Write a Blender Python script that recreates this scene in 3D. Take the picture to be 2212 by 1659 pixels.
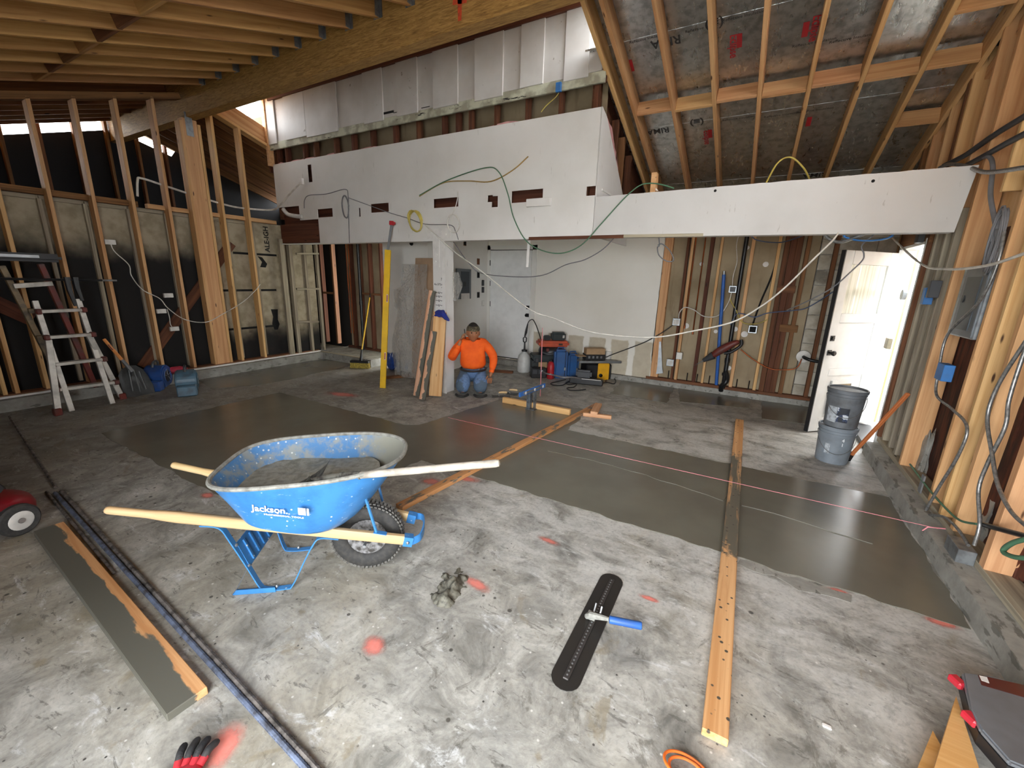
import bpy, bmesh, math, random
from mathutils import Vector, Matrix, Euler, noise
random.seed(7)
for _o in list(bpy.data.objects):
    bpy.data.objects.remove(_o)
SC = bpy.context.scene
COL = SC.collection
PI = math.pi

# ------------------------------------------------------------------ camera
CAM_H = 1.65
FPX, CX, CY = 897.0, 1106.0, 829.5            # focal length and centre in pixels of the 2212x1659 frame
YAW, PITCH, ROLL = 0.51432, 0.24901, -0.02973
_f = Vector((-math.sin(YAW)*math.cos(PITCH), math.cos(YAW)*math.cos(PITCH), -math.sin(PITCH)))
_x = Vector((math.cos(YAW), math.sin(YAW), 0.0))
_d = _f.cross(_x)
CAMX = math.cos(ROLL)*_x + math.sin(ROLL)*_d
CAMD = -math.sin(ROLL)*_x + math.cos(ROLL)*_d
CAMF = _f
cam_data = bpy.data.cameras.new('camera')
cam_data.sensor_fit = 'HORIZONTAL'
cam_data.sensor_width = 36.0
cam_data.lens = 36.0*FPX/2212.0
cam_data.clip_start = 0.02
cam = bpy.data.objects.new('camera', cam_data)
_m = Matrix.Identity(4)
for i in range(3):
    _m[i][0] = CAMX[i]; _m[i][1] = -CAMD[i]; _m[i][2] = -CAMF[i]
_m[2][3] = CAM_H
cam.matrix_world = _m
COL.objects.link(cam)
SC.camera = cam

# ------------------------------------------------------------------ sky, daylight, exposure
world = bpy.data.worlds.new('overcast_sky')
SC.world = world
world.use_nodes = True
_nt = world.node_tree
_bg = _nt.nodes['Background']
_bg.inputs['Color'].default_value = (0.93, 0.965, 1.0, 1)
_bg.inputs['Strength'].default_value = 5.2

def portal(name, loc, rot, sx, sy):
    """guides the sky's light through an opening the building has; gives no light of its own"""
    l = bpy.data.lights.new(name, 'AREA')
    l.shape = 'RECTANGLE'; l.size = sx; l.size_y = sy
    l.cycles.is_portal = True
    o = bpy.data.objects.new(name, l)
    o.location = loc; o.rotation_euler = rot
    COL.objects.link(o)
    return o
# garage doorway behind the camera, the open side door, the gaps beside the ridge beam, the high side window
portal('daylight_garage_doorway', (-0.17, -1.0, 1.25), (PI/2, 0, 0), 2.35, 2.5)
portal('daylight_side_door', (1.50, 5.85, 1.05), (0, PI/2, 0), 2.1, 0.8)
portal('daylight_roof_gap', (-7.42, 4.06, 4.0), (0, -PI/2, 0), 1.0, 1.1)
portal('daylight_side_window', (1.52, 3.92, 3.17), (0, PI/2, 0), 0.45, 0.45)

SC.view_settings.view_transform = 'Standard'
SC.view_settings.look = 'None'
SC.view_settings.gamma = 1.0
SC.view_settings.use_curve_mapping = False
SC.view_settings.exposure = 1.95
try:
    SC.cycles.use_denoising = True
    SC.cycles.max_bounces = 10
    SC.cycles.diffuse_bounces = 6
    SC.cycles.sample_clamp_indirect = 6.0
    SC.cycles.caustics_reflective = False
    SC.cycles.caustics_refractive = False
except Exception:
    pass

# ------------------------------------------------------------------ measuring helpers
ORIGIN = Vector((0, 0, CAM_H))
def ray(u, v):
    return CAMX*((u-CX)/FPX) + CAMD*((v-CY)/FPX) + CAMF
def on(u, v, ax, val):
    d = ray(u, v); t = (val-ORIGIN[ax])/d[ax]
    return ORIGIN + d*t
def F(u, v, z=0.0): return on(u, v, 2, z)      # on a level plane
def PX(u, v, x): return on(u, v, 0, x)         # on a plane of constant x
def PY(u, v, y): return on(u, v, 1, y)         # on a plane of constant y

# ------------------------------------------------------------------ node material helpers
def lin(c):
    return c/12.92 if c <= 0.04045 else ((c+0.055)/1.055)**2.4
def hexc(h):
    h = h.lstrip('#')
    return tuple(lin(int(h[i:i+2], 16)/255) for i in (0, 2, 4)) + (1.0,)
MATS = {}
class NT:
    def __init__(s, name):
        s.m = bpy.data.materials.new(name); s.m.use_nodes = True
        s.t = s.m.node_tree; s.n = s.t.nodes
        s.b = s.n['Principled BSDF']; s.out = s.n['Material Output']
        MATS[name] = s.m
    def add(s, kind, **kw):
        n = s.n.new(kind)
        for k, v in kw.items(): setattr(n, k, v)
        return n
    def link(s, a, b): s.t.links.new(a, b)
    def coord(s, which='Object', scale=(1, 1, 1), loc=(0, 0, 0), rnd=False):
        tc = s.add('ShaderNodeTexCoord'); mp = s.add('ShaderNodeMapping')
        mp.inputs['Scale'].default_value = scale; mp.inputs['Location'].default_value = loc
        s.link(tc.outputs[which], mp.inputs['Vector'])
        if rnd:
            oi = s.add('ShaderNodeObjectInfo'); mu = s.add('ShaderNodeMath', operation='MULTIPLY')
            mu.inputs[1].default_value = 37.0
            s.link(oi.outputs['Random'], mu.inputs[0])
            cb = s.add('ShaderNodeCombineXYZ')
            for i in range(3): s.link(mu.outputs[0], cb.inputs[i])
            s.link(cb.outputs[0], mp.inputs['Location'])
        return mp.outputs[0]
    def noise(s, vec, scale, detail=4, rough=0.55, dist=0.0):
        n = s.add('ShaderNodeTexNoise')
        n.inputs['Scale'].default_value = scale; n.inputs['Detail'].default_value = detail
        n.inputs['Roughness'].default_value = rough; n.inputs['Distortion'].default_value = dist
        s.link(vec, n.inputs['Vector'])
        return n.outputs['Fac']
    def voro(s, vec, scale, feature='F1', out='Distance', rnd=1.0):
        n = s.add('ShaderNodeTexVoronoi', feature=feature)
        n.inputs['Scale'].default_value = scale; n.inputs['Randomness'].default_value = rnd
        s.link(vec, n.inputs['Vector'])
        return n.outputs[out]
    def ramp(s, fac, stops, interp='LINEAR'):
        r = s.add('ShaderNodeValToRGB'); r.color_ramp.interpolation = interp
        els = r.color_ramp.elements
        while len(els) < len(stops): els.new(0.5)
        for e, (p, c) in zip(els, stops):
            e.position = p; e.color = hexc(c) if isinstance(c, str) else (c if len(c) == 4 else (*c, 1))
        s.link(fac, r.inputs['Fac'])
        return r.outputs['Color']
    def step(s, fac, lo, hi):
        m = s.add('ShaderNodeMapRange'); m.inputs['From Min'].default_value = lo; m.inputs['From Max'].default_value = hi
        m.interpolation_type = 'SMOOTHSTEP'
        s.link(fac, m.inputs['Value']); return m.outputs['Result']
    def mix(s, fac, a, b, mode='MIX'):
        m = s.add('ShaderNodeMix', data_type='RGBA', blend_type=mode)
        for sock, v in ((m.inputs[0], fac), (m.inputs[6], a), (m.inputs[7], b)):
            if isinstance(v, str): sock.default_value = hexc(v)
            elif isinstance(v, (int, float)): sock.default_value = v
            elif isinstance(v, tuple): sock.default_value = v
            else: s.link(v, sock)
        return m.outputs[2]
    def math(s, op, a, b=0.0, c=None):
        m = s.add('ShaderNodeMath', operation=op)
        for i, v in enumerate((a, b) if c is None else (a, b, c)):
            if isinstance(v, (int, float)): m.inputs[i].default_value = v
            else: s.link(v, m.inputs[i])
        return m.outputs[0]
    def xyz(s, vec):
        n = s.add('ShaderNodeSeparateXYZ'); s.link(vec, n.inputs[0]); return n.outputs
    def bump(s, h, strength=0.3, dist=0.01):
        b = s.add('ShaderNodeBump'); b.inputs['Strength'].default_value = strength; b.inputs['Distance'].default_value = dist
        s.link(h, b.inputs['Height']); s.link(b.outputs[0], s.b.inputs['Normal'])
    def color(s, c):
        if isinstance(c, str): s.b.inputs['Base Color'].default_value = hexc(c)
        else: s.link(c, s.b.inputs['Base Color'])
    def rough(s, r, metal=0.0):
        if isinstance(r, (int, float)): s.b.inputs['Roughness'].default_value = r
        else: s.link(r, s.b.inputs['Roughness'])
        s.b.inputs['Metallic'].default_value = metal
    def alpha(s, a): s.link(a, s.b.inputs['Alpha'])

def plain(name, col, rough=0.55, metal=0.0, vary=0.12, scale=9.0, bump=0.0):
    """paint, plastic, metal: one colour with faint grime"""
    if name in MATS: return name
    t = NT(name)
    v = t.coord('Object'); n = t.noise(v, scale, 5)
    t.color(t.mix(t.math('MULTIPLY', t.step(n, 0.35, 0.75), vary*3), col, (0.05, 0.045, 0.04, 1)))
    t.rough(rough, metal)
    if bump: t.bump(t.noise(v, scale*6, 3), bump, 0.004)
    return name

def wood(name, light, dark, knots='4a2a14', rough=0.68, gx=0.9, gy=26.0, var=0.22, bump=0.15):
    """sawn lumber: grain runs along the object's own x"""
    t = NT(name)
    v = t.coord('Object', (gx, gy, gy), rnd=True)
    g = t.noise(v, 1.0, 6, 0.6, 0.6)
    fine = t.noise(t.coord('Object', (2.5, 160, 160), rnd=True), 1.0, 2)
    base = t.mix(t.step(g, 0.3, 0.72), light, dark)
    base = t.mix(t.math('MULTIPLY', fine, 0.25), base, dark)
    kv = t.coord('Object', (1.6, 7.0, 7.0), rnd=True)
    kd = t.voro(kv, 1.6)
    base = t.mix(t.step(kd, 0.11, 0.045), base, knots)
    oi = t.add('ShaderNodeObjectInfo')
    hs = t.add('ShaderNodeHueSaturation')
    t.link(t.math('ADD', t.math('MULTIPLY', oi.outputs['Random'], 0.016), 0.494), hs.inputs['Hue'])
    t.link(t.math('ADD', t.math('MULTIPLY', oi.outputs['Random'], var), 1.0-var*0.5), hs.inputs['Value'])
    t.link(base, hs.inputs['Color'])
    t.color(hs.outputs[0]); t.rough(rough)
    t.bump(g, bump, 0.004)
    return name

# ------------------------------------------------------------------ mesh helpers
def V(*a): return Vector(a)
def add_mesh(bm, verts, faces, M=None):
    vs = [bm.verts.new(M @ Vector(p) if M else Vector(p)) for p in verts]
    for f in faces:
        try: bm.faces.new([vs[i] for i in f])
        except ValueError: pass
    return vs
BOXF = [(0, 3, 2, 1), (4, 5, 6, 7), (0, 1, 5, 4), (1, 2, 6, 5), (2, 3, 7, 6), (3, 0, 4, 7)]
def box(bm, c, s, rot=None, M=None):
    x, y, z = s[0]/2, s[1]/2, s[2]/2
    pts = [(-x, -y, -z), (x, -y, -z), (x, y, -z), (-x, y, -z), (-x, -y, z), (x, -y, z), (x, y, z), (-x, y, z)]
    T = Matrix.Translation(Vector(c))
    if rot: T = T @ Euler(rot).to_matrix().to_4x4()
    if M: T = M @ T
    return add_mesh(bm, pts, BOXF, T)
def frame_of(d, up=V(0, 0, 1)):
    d = d.normalized()
    if abs(d.dot(up)) > 0.995: up = V(0, 1, 0) if abs(d.y) < 0.9 else V(1, 0, 0)
    y = up.cross(d).normalized(); z = d.cross(y)
    return d, y, z
def tube(bm, pts, r, seg=8, cap=True, taper=None):
    pts = [Vector(p) for p in pts]; rings = []
    n = len(pts); prev = None
    for i, p in enumerate(pts):
        a = pts[max(i-1, 0)]; b = pts[min(i+1, n-1)]
        d = (b-a)
        if d.length < 1e-9: d = V(0, 0, 1)
        d.normalize()
        if prev is None: _, y, z = frame_of(d)
        else:
            y = prev - d*prev.dot(d)
            if y.length < 1e-6: _, y, z = frame_of(d)
            y.normalize(); z = d.cross(y)
        prev = y
        rr = r if taper is None else taper[i]
        rings.append([bm.verts.new(p + (y*math.cos(2*PI*k/seg)+z*math.sin(2*PI*k/seg))*rr) for k in range(seg)])
    for i in range(n-1):
        for k in range(seg):
            bm.faces.new((rings[i][k], rings[i][(k+1) % seg], rings[i+1][(k+1) % seg], rings[i+1][k]))
    if cap and seg > 2:
        bm.faces.new(rings[0][::-1]); bm.faces.new(rings[-1])
def curve(pts, n=8):
    """smooth line through points"""
    P = [Vector(p) for p in pts]; out = []
    for i in range(len(P)-1):
        a = P[max(i-1, 0)]; b = P[i]; c = P[i+1]; d = P[min(i+2, len(P)-1)]
        for k in range(n):
            t = k/n
            out.append(0.5*((2*b)+(c-a)*t+(2*a-5*b+4*c-d)*t*t+(3*b-a-3*c+d)*t**3))
    out.append(P[-1]); return out
def lathe(bm, prof, M=None, seg=24, close=True):
    rings = []
    for r, z in prof:
        rings.append([bm.verts.new((M @ V(r*math.cos(2*PI*k/seg), r*math.sin(2*PI*k/seg), z)) if M else V(r*math.cos(2*PI*k/seg), r*math.sin(2*PI*k/seg), z)) for k in range(seg)])
    for i in range(len(prof)-1):
        for k in range(seg):
            bm.faces.new((rings[i][k], rings[i][(k+1) % seg], rings[i+1][(k+1) % seg], rings[i+1][k]))
    if close:
        bm.faces.new(rings[0][::-1]); bm.faces.new(rings[-1])
def cyl(bm, a, b, r, seg=14): tube(bm, [a, b], r, seg)
def prism(bm, poly, off, M=None):
    """flat outline (3-D points) pushed along off"""
    n = len(poly); off = Vector(off)
    A = [bm.verts.new(M @ Vector(p) if M else Vector(p)) for p in poly]
    B = [bm.verts.new(M @ (Vector(p)+off) if M else Vector(p)+off) for p in poly]
    bm.faces.new(A[::-1]); bm.faces.new(B)
    for i in range(n):
        bm.faces.new((A[i], A[(i+1) % n], B[(i+1) % n], B[i]))
def bev(bm, w, seg=1):
    bmesh.ops.bevel(bm, geom=list(bm.edges), offset=w, segments=seg, affect='EDGES', clamp_overlap=True)

WM = {}                                          # world matrices of the things and parts
def _place(o, M, parent):
    WM[o.name] = M
    if parent is not None:
        o.parent = parent; o.matrix_parent_inverse = Matrix.Identity(4)
        o.matrix_basis = WM[parent.name].inverted() @ M
    else: o.matrix_basis = M
def tag(o, label=None, cat=None, group=None, kind=None):
    if label: o['label'] = label
    if cat: o['category'] = cat
    if group: o['group'] = group
    if kind: o['kind'] = kind
    return o
def link(name, me, mat, M=None, parent=None, smooth=True, angle=38):
    if mat is not None and not me.materials:
        me.materials.append(MATS[mat])
    if smooth and len(me.polygons):
        me.polygons.foreach_set('use_smooth', [True]*len(me.polygons))
        me.set_sharp_from_angle(angle=math.radians(angle))
    o = bpy.data.objects.new(name, me); COL.objects.link(o)
    _place(o, M or Matrix.Identity(4), parent)
    return o
def obj(name, bm, mat, parent=None, M=None, smooth=True, angle=38, local=False):
    """one mesh object; verts are in world space (moved into the parent's frame) unless local or M is given"""
    bmesh.ops.recalc_face_normals(bm, faces=list(bm.faces))
    if M is None:
        if parent is not None: M = WM[parent.name].copy()
        else:
            lo = Vector((1e9,)*3); hi = Vector((-1e9,)*3)
            for v in bm.verts:
                for i in range(3): lo[i] = min(lo[i], v.co[i]); hi[i] = max(hi[i], v.co[i])
            M = Matrix.Translation(((lo.x+hi.x)/2, (lo.y+hi.y)/2, lo.z))
        if not local: bm.transform(M.inverted())
    me = bpy.data.meshes.new(name); bm.to_mesh(me); bm.free()
    return link(name, me, mat, M, parent, smooth, angle)
def thing(name, label, cat, loc=(0, 0, 0), rotz=0.0, group=None, M=None):
    o = bpy.data.objects.new(name, None); COL.objects.link(o)
    o.empty_display_size = 0.1
    _place(o, M or (Matrix.Translation(Vector(loc)) @ Matrix.Rotation(rotz, 4, 'Z')), None)
    return tag(o, label, cat, group)
def struct(name, loc=(0, 0, 0)):
    o = bpy.data.objects.new(name, None); COL.objects.link(o); _place(o, Matrix.Translation(Vector(loc)), None)
    o['kind'] = 'structure'; return o
BM = bmesh.new
_lumber = {}
def lumber(name, A, B, w, t, mat, parent=None, up=V(0, 0, 1), bevel=0.003):
    """a sawn board from A to B (centre line); w across, t along up; grain along its own x"""
    A = Vector(A); B = Vector(B); d, y, z = frame_of(B-A, Vector(up))
    L = (B-A).length
    key = (round(L, 3), round(w, 4), round(t, 4), mat)
    if key not in _lumber:
        bm = BM(); box(bm, (0, 0, 0), (L, w, t))
        if bevel: bev(bm, min(bevel, w*.2, t*.2))
        me = bpy.data.meshes.new(name); bm.to_mesh(me); bm.free(); _lumber[key] = me
        me.materials.append(MATS[mat])
    M = Matrix((( d.x, y.x, z.x, 0), (d.y, y.y, z.y, 0), (d.z, y.z, z.z, 0), (0, 0, 0, 1)))
    M.translation = (A+B)/2
    return link(name, _lumber[key], None, M, parent, smooth=False)
def text_mesh(name, body, size, M, mat, parent, extrude=0.0005, bold=False, sx=1.0, align='LEFT', shear=0.0):
    cu = bpy.data.curves.new(name, 'FONT'); cu.body = body; cu.size = size; cu.extrude = extrude
    cu.align_x = align; cu.shear = shear; cu.resolution_u = 3
    if bold: cu.offset = size*0.018
    o = bpy.data.objects.new(name+'_tmp', cu); COL.objects.link(o)
    dg = bpy.context.evaluated_depsgraph_get()
    me = bpy.data.meshes.new_from_object(o.evaluated_get(dg)); bpy.data.objects.remove(o); bpy.data.curves.remove(cu)
    me.name = name; me.transform(Matrix.Diagonal((sx, 1, 1, 1)))
    me.materials.clear()
    return link(name, me, mat, M, parent, smooth=False)
def axes(o, x, y, z):
    x = Vector(x); y = Vector(y); z = Vector(z)
    M = Matrix(((x.x, y.x, z.x, 0), (x.y, y.y, z.y, 0), (x.z, y.z, z.z, 0), (0, 0, 0, 1))); M.translation = Vector(o)
    return M
def copy_tree(o, M, parent=None):
    """a thing with copies of its parts, put at M"""
    rel = {c: WM[o.name].inverted() @ WM[c.name] for c in o.children}
    c = o.copy(); COL.objects.link(c); _place(c, M, parent)
    for ch, r in rel.items(): copy_tree(ch, M @ r, c)
    return c

# ================================================================== materials of the building
wood('fir_new', 'dcb27e', 'bd8a56')
wood('fir_rafter', 'c4965e', '9a6a3a', var=0.3)
wood('fir_orange', 'dcab7c', 'bf895c')
wood('redwood_old', '6e3f27', '43210f', knots='1e0d06', rough=0.8)
wood('brown_old', '8a5c38', '5d3a20', knots='2a170b', rough=0.8)
wood('grey_weathered', 'b0a58f', '7d7262', knots='463c30', rough=0.85)
wood('lumber_bright', 'e6bd86', 'cf9a5e', gy=30)
wood('pink_fir', 'dba886', 'c08660')
plain('bare_steel', 'a9adb0', 0.38, 0.85, 0.1)
plain('galvanised', 'a3a9ad', 0.42, 0.8, 0.15, 20)
plain('black_plastic', '1c1c1e', 0.45, 0, 0.05)
plain('dark_grey_plastic', '3a3c40', 0.5, 0, 0.08)
plain('white_paint', 'e6e3de', 0.5, 0, 0.05)
plain('black_void', '0b0a09', 0.9, 0, 0)
plain('black_iron', '16181b', 0.35, 0.2, 0.1)
plain('copper', 'a4552c', 0.35, 0.9, 0.2)

t = NT('drywall_white')
v = t.coord('Object'); n1 = t.noise(v, 1.3, 5); n2 = t.noise(v, 22, 3)
c = t.mix(t.step(n1, 0.35, 0.75), 'e4e2de', 'd8d5cf')
c = t.mix(t.math('MULTIPLY', t.step(t.noise(t.coord('Object', (14, 14, 2.2)), 1.6, 3), 0.66, 0.74), 0.35), c, '8e877b')
t.color(c); t.rough(0.75); t.bump(n2, 0.08, 0.003)

t = NT('drywall_grey')
v = t.coord('Object'); c = t.mix(t.step(t.noise(v, 0.9, 5), 0.35, 0.7), 'ebeae5', 'deDBd2')
t.color(c); t.rough(0.8)

t = NT('beam_white_dimmed')  # header's white, darkened in the colour to offset strong light on the beam
v = t.coord('Object'); c = t.mix(t.step(t.noise(v, 1.3, 5), 0.35, 0.75), 'cfcdc9', 'c3c0bb')
c = t.mix(t.math('MULTIPLY', t.step(t.noise(t.coord('Object', (14, 14, 4)), 1.6, 3), 0.66, 0.72), 0.4), c, '8e877b')
t.color(c); t.rough(0.7)

t = NT('drywall_patched')                         # unpainted board with strips of white joint compound near the floor
v = t.coord('Object'); p = t.xyz(v)
z = t.math('ADD', p[2], t.math('MULTIPLY', t.math('SUBTRACT', t.noise(v, 6, 3), 0.5), 0.05))
w = t.math('FRACT', t.math('MULTIPLY', t.math('ADD', p[0], t.math('MULTIPLY', t.noise(v, 5, 3), 0.09)), 1/0.40))
c = t.mix(t.step(t.noise(v, 0.8, 5), 0.35, 0.75), 'efece3', 'e4e0d4')
board = t.mix(t.step(t.noise(v, 9, 4), 0.3, 0.8), 'c6bda8', 'b9ae98')
lowm = t.math('MULTIPLY', t.step(z, 0.70, 0.67), t.step(w, 0.78, 0.72))
lowm = t.math('MULTIPLY', lowm, t.step(w, 0.0, 0.06))
c = t.mix(lowm, c, board)
t.color(c); t.rough(0.8)

t = NT('drywall_paper_back')                      # grey-brown paper of the boards on the far side of the studs
v = t.coord('Object'); c = t.mix(t.step(t.noise(v, 1.7, 5), 0.3, 0.75), 'a8987c', '86755a')
c = t.mix(t.math('MULTIPLY', t.step(t.noise(t.coord('Object', (5, 5, 0.7)), 2, 4), 0.55, 0.8), 0.6), c, '5f4c36')
t.color(c); t.rough(0.85)

t = NT('siding_white')
v = t.coord('Object', rnd=True); g = t.noise(t.coord('Object', (40, 40, 1.2), rnd=True), 1.0, 4)
c = t.mix(t.step(t.noise(v, 2.0, 4), 0.3, 0.7), 'd0cdc9', 'bfbab4')
c = t.mix(t.math('MULTIPLY', t.step(t.noise(v, 11, 4), 0.68, 0.74), 0.8), c, '7d7263')
t.color(c); t.rough(0.6); t.bump(g, 0.12, 0.004)

t = NT('sill_peeling')
v = t.coord('Object'); c = t.mix(t.step(t.noise(v, 5, 6), 0.42, 0.58), 'c3c4ae', '9b9784')
c = t.mix(t.step(t.noise(t.coord('Object', (1, 6, 6)), 3.3, 6, 0.7), 0.60, 0.66), c, '1c1916')
t.color(c); t.rough(0.8); t.bump(t.noise(v, 20, 5), 0.4, 0.01)

t = NT('osb_beam')                                 # strand lumber
v = t.coord('Object', (3.0, 26, 26)); n1 = t.noise(v, 2.2, 5, 0.7, 1.2)
c = t.ramp(n1, [(0.25, '5a3d1c'), (0.45, '96703a'), (0.6, 'b28a4c'), (0.8, 'cba766')])
t.color(c); t.rough(0.7); t.bump(n1, 0.35, 0.01)

t = NT('foil_sheathing')                           # radiant-barrier foil, slightly wrinkled
v = t.coord('Object'); n1 = t.noise(t.coord('Object', (9, 2.0, 9)), 2.0, 5, 0.65, 0.6)
c = t.mix(t.step(t.noise(v, 14, 5), 0.4, 0.7), 'c6c7c6', 'a2a3a2')
t.color(c); t.rough(t.math('ADD', t.math('MULTIPLY', n1, 0.28), 0.16), 0.92); t.bump(n1, 0.16, 0.02)

t = NT('osb_deck')
v = t.coord('Object', (9, 9, 9)); n1 = t.noise(v, 2.2, 5, 0.7, 1.0)
t.color(t.ramp(n1, [(0.3, '6a4a26'), (0.5, '9a7440'), (0.75, 'b99558')])); t.rough(0.75)

t = NT('old_sheathing')                            # aged white wall board, sooted black over the lower left
v = t.coord('Object'); p = t.xyz(v)
nz = t.noise(v, 1.1, 5); nf = t.noise(v, 7, 6)
base = t.mix(t.step(nf, 0.35, 0.7), 'a89c85', '8b8069')
edge = t.math('ADD', t.math('MULTIPLY', t.math('SUBTRACT', nz, 0.5), 0.9), t.math('MULTIPLY', t.step(p[1], 3.3, 3.75), -1.35))
soot = t.step(t.math('SUBTRACT', p[2], edge), 2.18, 1.72)
spots = t.math('MULTIPLY', t.step(t.noise(v, 3.1, 7, 0.7), 0.52, 0.68), t.step(p[2], 1.0, 0.3))
c = t.mix(soot, base, '141210'); c = t.mix(spots, c, '1f1b17')
t.color(c); t.rough(0.85)

t = NT('tar_paper')
t.color(t.mix(t.noise(t.coord('Object'), 4, 4), '0d0d10', '08080a')); t.rough(0.8)

# ---- concrete
t = NT('concrete_slab')                             # old trowelled slab: mottled, scuffed with dried slurry, spattered
v = t.coord('Object')
n_big = t.noise(v, 0.7, 5, 0.6, 0.4); n_mid = t.noise(v, 4.2, 8, 0.7, 0.8); n_fine = t.noise(v, 46, 5, 0.65)
c = t.ramp(n_mid, [(0.32, '6b6a64'), (0.44, '8f8d86'), (0.55, 'aaa8a0'), (0.68, 'c4c2ba')])
c = t.mix(t.math('MULTIPLY', t.step(n_big, 0.48, 0.68), 0.5), c, 'a79d86')
c = t.mix(t.math('MULTIPLY', t.step(n_big, 0.47, 0.3), 0.35), c, '7d8183')
warp = t.add('ShaderNodeVectorMath', operation='ADD'); t.link(v, warp.inputs[0])
wn_ = t.add('ShaderNodeTexNoise'); wn_.inputs['Scale'].default_value = 1.1; t.link(v, wn_.inputs['Vector']); sc__ = t.add('ShaderNodeVectorMath', operation='SCALE'); sc__.inputs['Scale'].default_value = 0.3; t.link(wn_.outputs['Color'], sc__.inputs[0]); t.link(sc__.outputs[0], warp.inputs[1])
def swirl(sx, sy, off, sc, d):
    m = t.add('ShaderNodeMapping'); m.inputs['Scale'].default_value = (sx, sy, 1); m.inputs['Location'].default_value = (off, off*0.7, 0)
    t.link(warp.outputs[0], m.inputs['Vector']); return t.noise(m.outputs[0], sc, 8, 0.74, d)
s1 = swirl(2.0, 4.0, 3, 2.6, 0.5)
c = t.mix(t.math('MULTIPLY', t.step(s1, 0.55, 0.68), 0.75), c, 'd3d4d3')
s2 = swirl(3.2, 1.8, 9, 2.6, 0.5)
c = t.mix(t.math('MULTIPLY', t.step(s2, 0.56, 0.66), 0.7), c, '5d5a51')
s3 = swirl(2.0, 6.0, 14, 4.2, 0.4)
c = t.mix(t.math('MULTIPLY', t.step(s3, 0.58, 0.64), 0.65), c, '514f49')
brown = t.noise(v, 2.4, 7, 0.66, 1.2)
c = t.mix(t.math('MULTIPLY', t.step(brown, 0.60, 0.68), 0.55), c, '85795f')
for sc_, lo, off, col_ in ((5.0, 0.075, 0, '45433d'), (9.0, 0.10, 4, '4d4a43'), (17.0, 0.10, 7, '3f3d38')):
    sp = t.voro(t.coord('Object', loc=(off, off, 0)), sc_); spn = t.noise(t.coord('Object', loc=(off*3, 0, 0)), 1.3, 3)
    c = t.mix(t.math('MULTIPLY', t.step(sp, lo, lo*0.6), t.step(spn, 0.47, 0.55)), c, col_)
pq = t.xyz(v)                                       # dried slurry film along the trench edges, soot and dirt towards the burnt wall, also painting in the left side's shade
film = t.math('MULTIPLY', t.step(pq[1], 1.5, 2.1), t.step(pq[1], 6.4, 5.2)); film = t.math('MULTIPLY', film, t.step(pq[0], -2.4, -1.4))
c = t.mix(t.math('MULTIPLY', t.math('MULTIPLY', film, t.step(t.noise(t.coord('Object', (1, 1.8, 1)), 2.6, 7, 0.7, 0.6), 0.40, 0.60)), 0.65), c, 'd0d0cb')
dirt_shade = t.step(t.math('ADD', pq[0], t.math('MULTIPLY', t.noise(v, 1.4, 6, 0.65), 2.6)), -2.2, -4.2)
c = t.mix(t.math('MULTIPLY', dirt_shade, 0.42), c, '4b4137')
wsp = t.voro(t.coord('Object', loc=(5, 2, 0)), 15.0)
c = t.mix(t.math('MULTIPLY', t.step(wsp, 0.10, 0.04), 0.8), c, 'dad8d2')
c = t.mix(t.math('MULTIPLY', t.step(n_fine, 0.45, 0.7), 0.35), c, '6b6a66')
t.color(c); t.rough(t.math('ADD', t.math('MULTIPLY', n_mid, 0.35), 0.38)); t.bump(t.math('ADD', n_mid, t.math('MULTIPLY', n_fine, 0.5)), 0.18, 0.008)

t = NT('concrete_wet')
v = t.coord('Object'); n1 = t.noise(v, 1.3, 4); n2 = t.noise(t.coord('Object', (2, 26, 1)), 1.6, 4)
c = t.mix(t.step(n1, 0.3, 0.7), '67645a', '737064'); c = t.mix(t.math('MULTIPLY', t.step(t.noise(v, 0.7, 3), 0.52, 0.7), 0.5), c, '6c6152')
t.color(c); t.rough(0.24); t.bump(t.noise(v, 70, 3), 0.03, 0.003)

t = NT('concrete_fresh')                            # lumpy mortar
v = t.coord('Object'); n1 = t.noise(v, 30, 6)
t.color(t.mix(t.step(n1, 0.35, 0.7), '929085', '737166')); t.rough(0.6); t.bump(n1, 0.6, 0.01)

t = NT('concrete_curb')
v = t.coord('Object'); n1 = t.noise(v, 6, 6, 0.65)
c = t.mix(t.step(n1, 0.3, 0.7), 'a3a199', '84827b'); c = t.mix(t.math('MULTIPLY', t.step(t.noise(t.coord('Object', (6, 2, 6)), 3, 6), 0.57, 0.63), 0.7), c, '55534b')
t.color(c); t.rough(0.75); t.bump(n1, 0.4, 0.01)

t = NT('marking_paint')                             # fluorescent spray paint, thinning out at its edge
tc = t.add('ShaderNodeTexCoord'); p = t.xyz(tc.outputs['Generated'])
dx = t.math('SUBTRACT', p[0], 0.5); dy = t.math('SUBTRACT', p[1], 0.5)
rr = t.math('SQRT', t.math('ADD', t.math('MULTIPLY', dx, dx), t.math('MULTIPLY', dy, dy)))
nn = t.noise(t.coord('Object'), 26, 6, 0.7)
a = t.step(t.math('ADD', rr, t.math('MULTIPLY', t.math('SUBTRACT', nn, 0.5), 0.35)), 0.50, 0.10)
t.color(t.mix(t.noise(t.coord('Object'), 60, 3), 'ee7866', 'e6968a')); t.rough(0.7); oi_ = t.add('ShaderNodeObjectInfo'); t.alpha(t.math('MULTIPLY', a, t.math('ADD', t.math('MULTIPLY', oi_.outputs['Random'], 0.35), 0.6)))
t.m.surface_render_method = 'BLENDED' if hasattr(t.m, 'surface_render_method') else None

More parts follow.
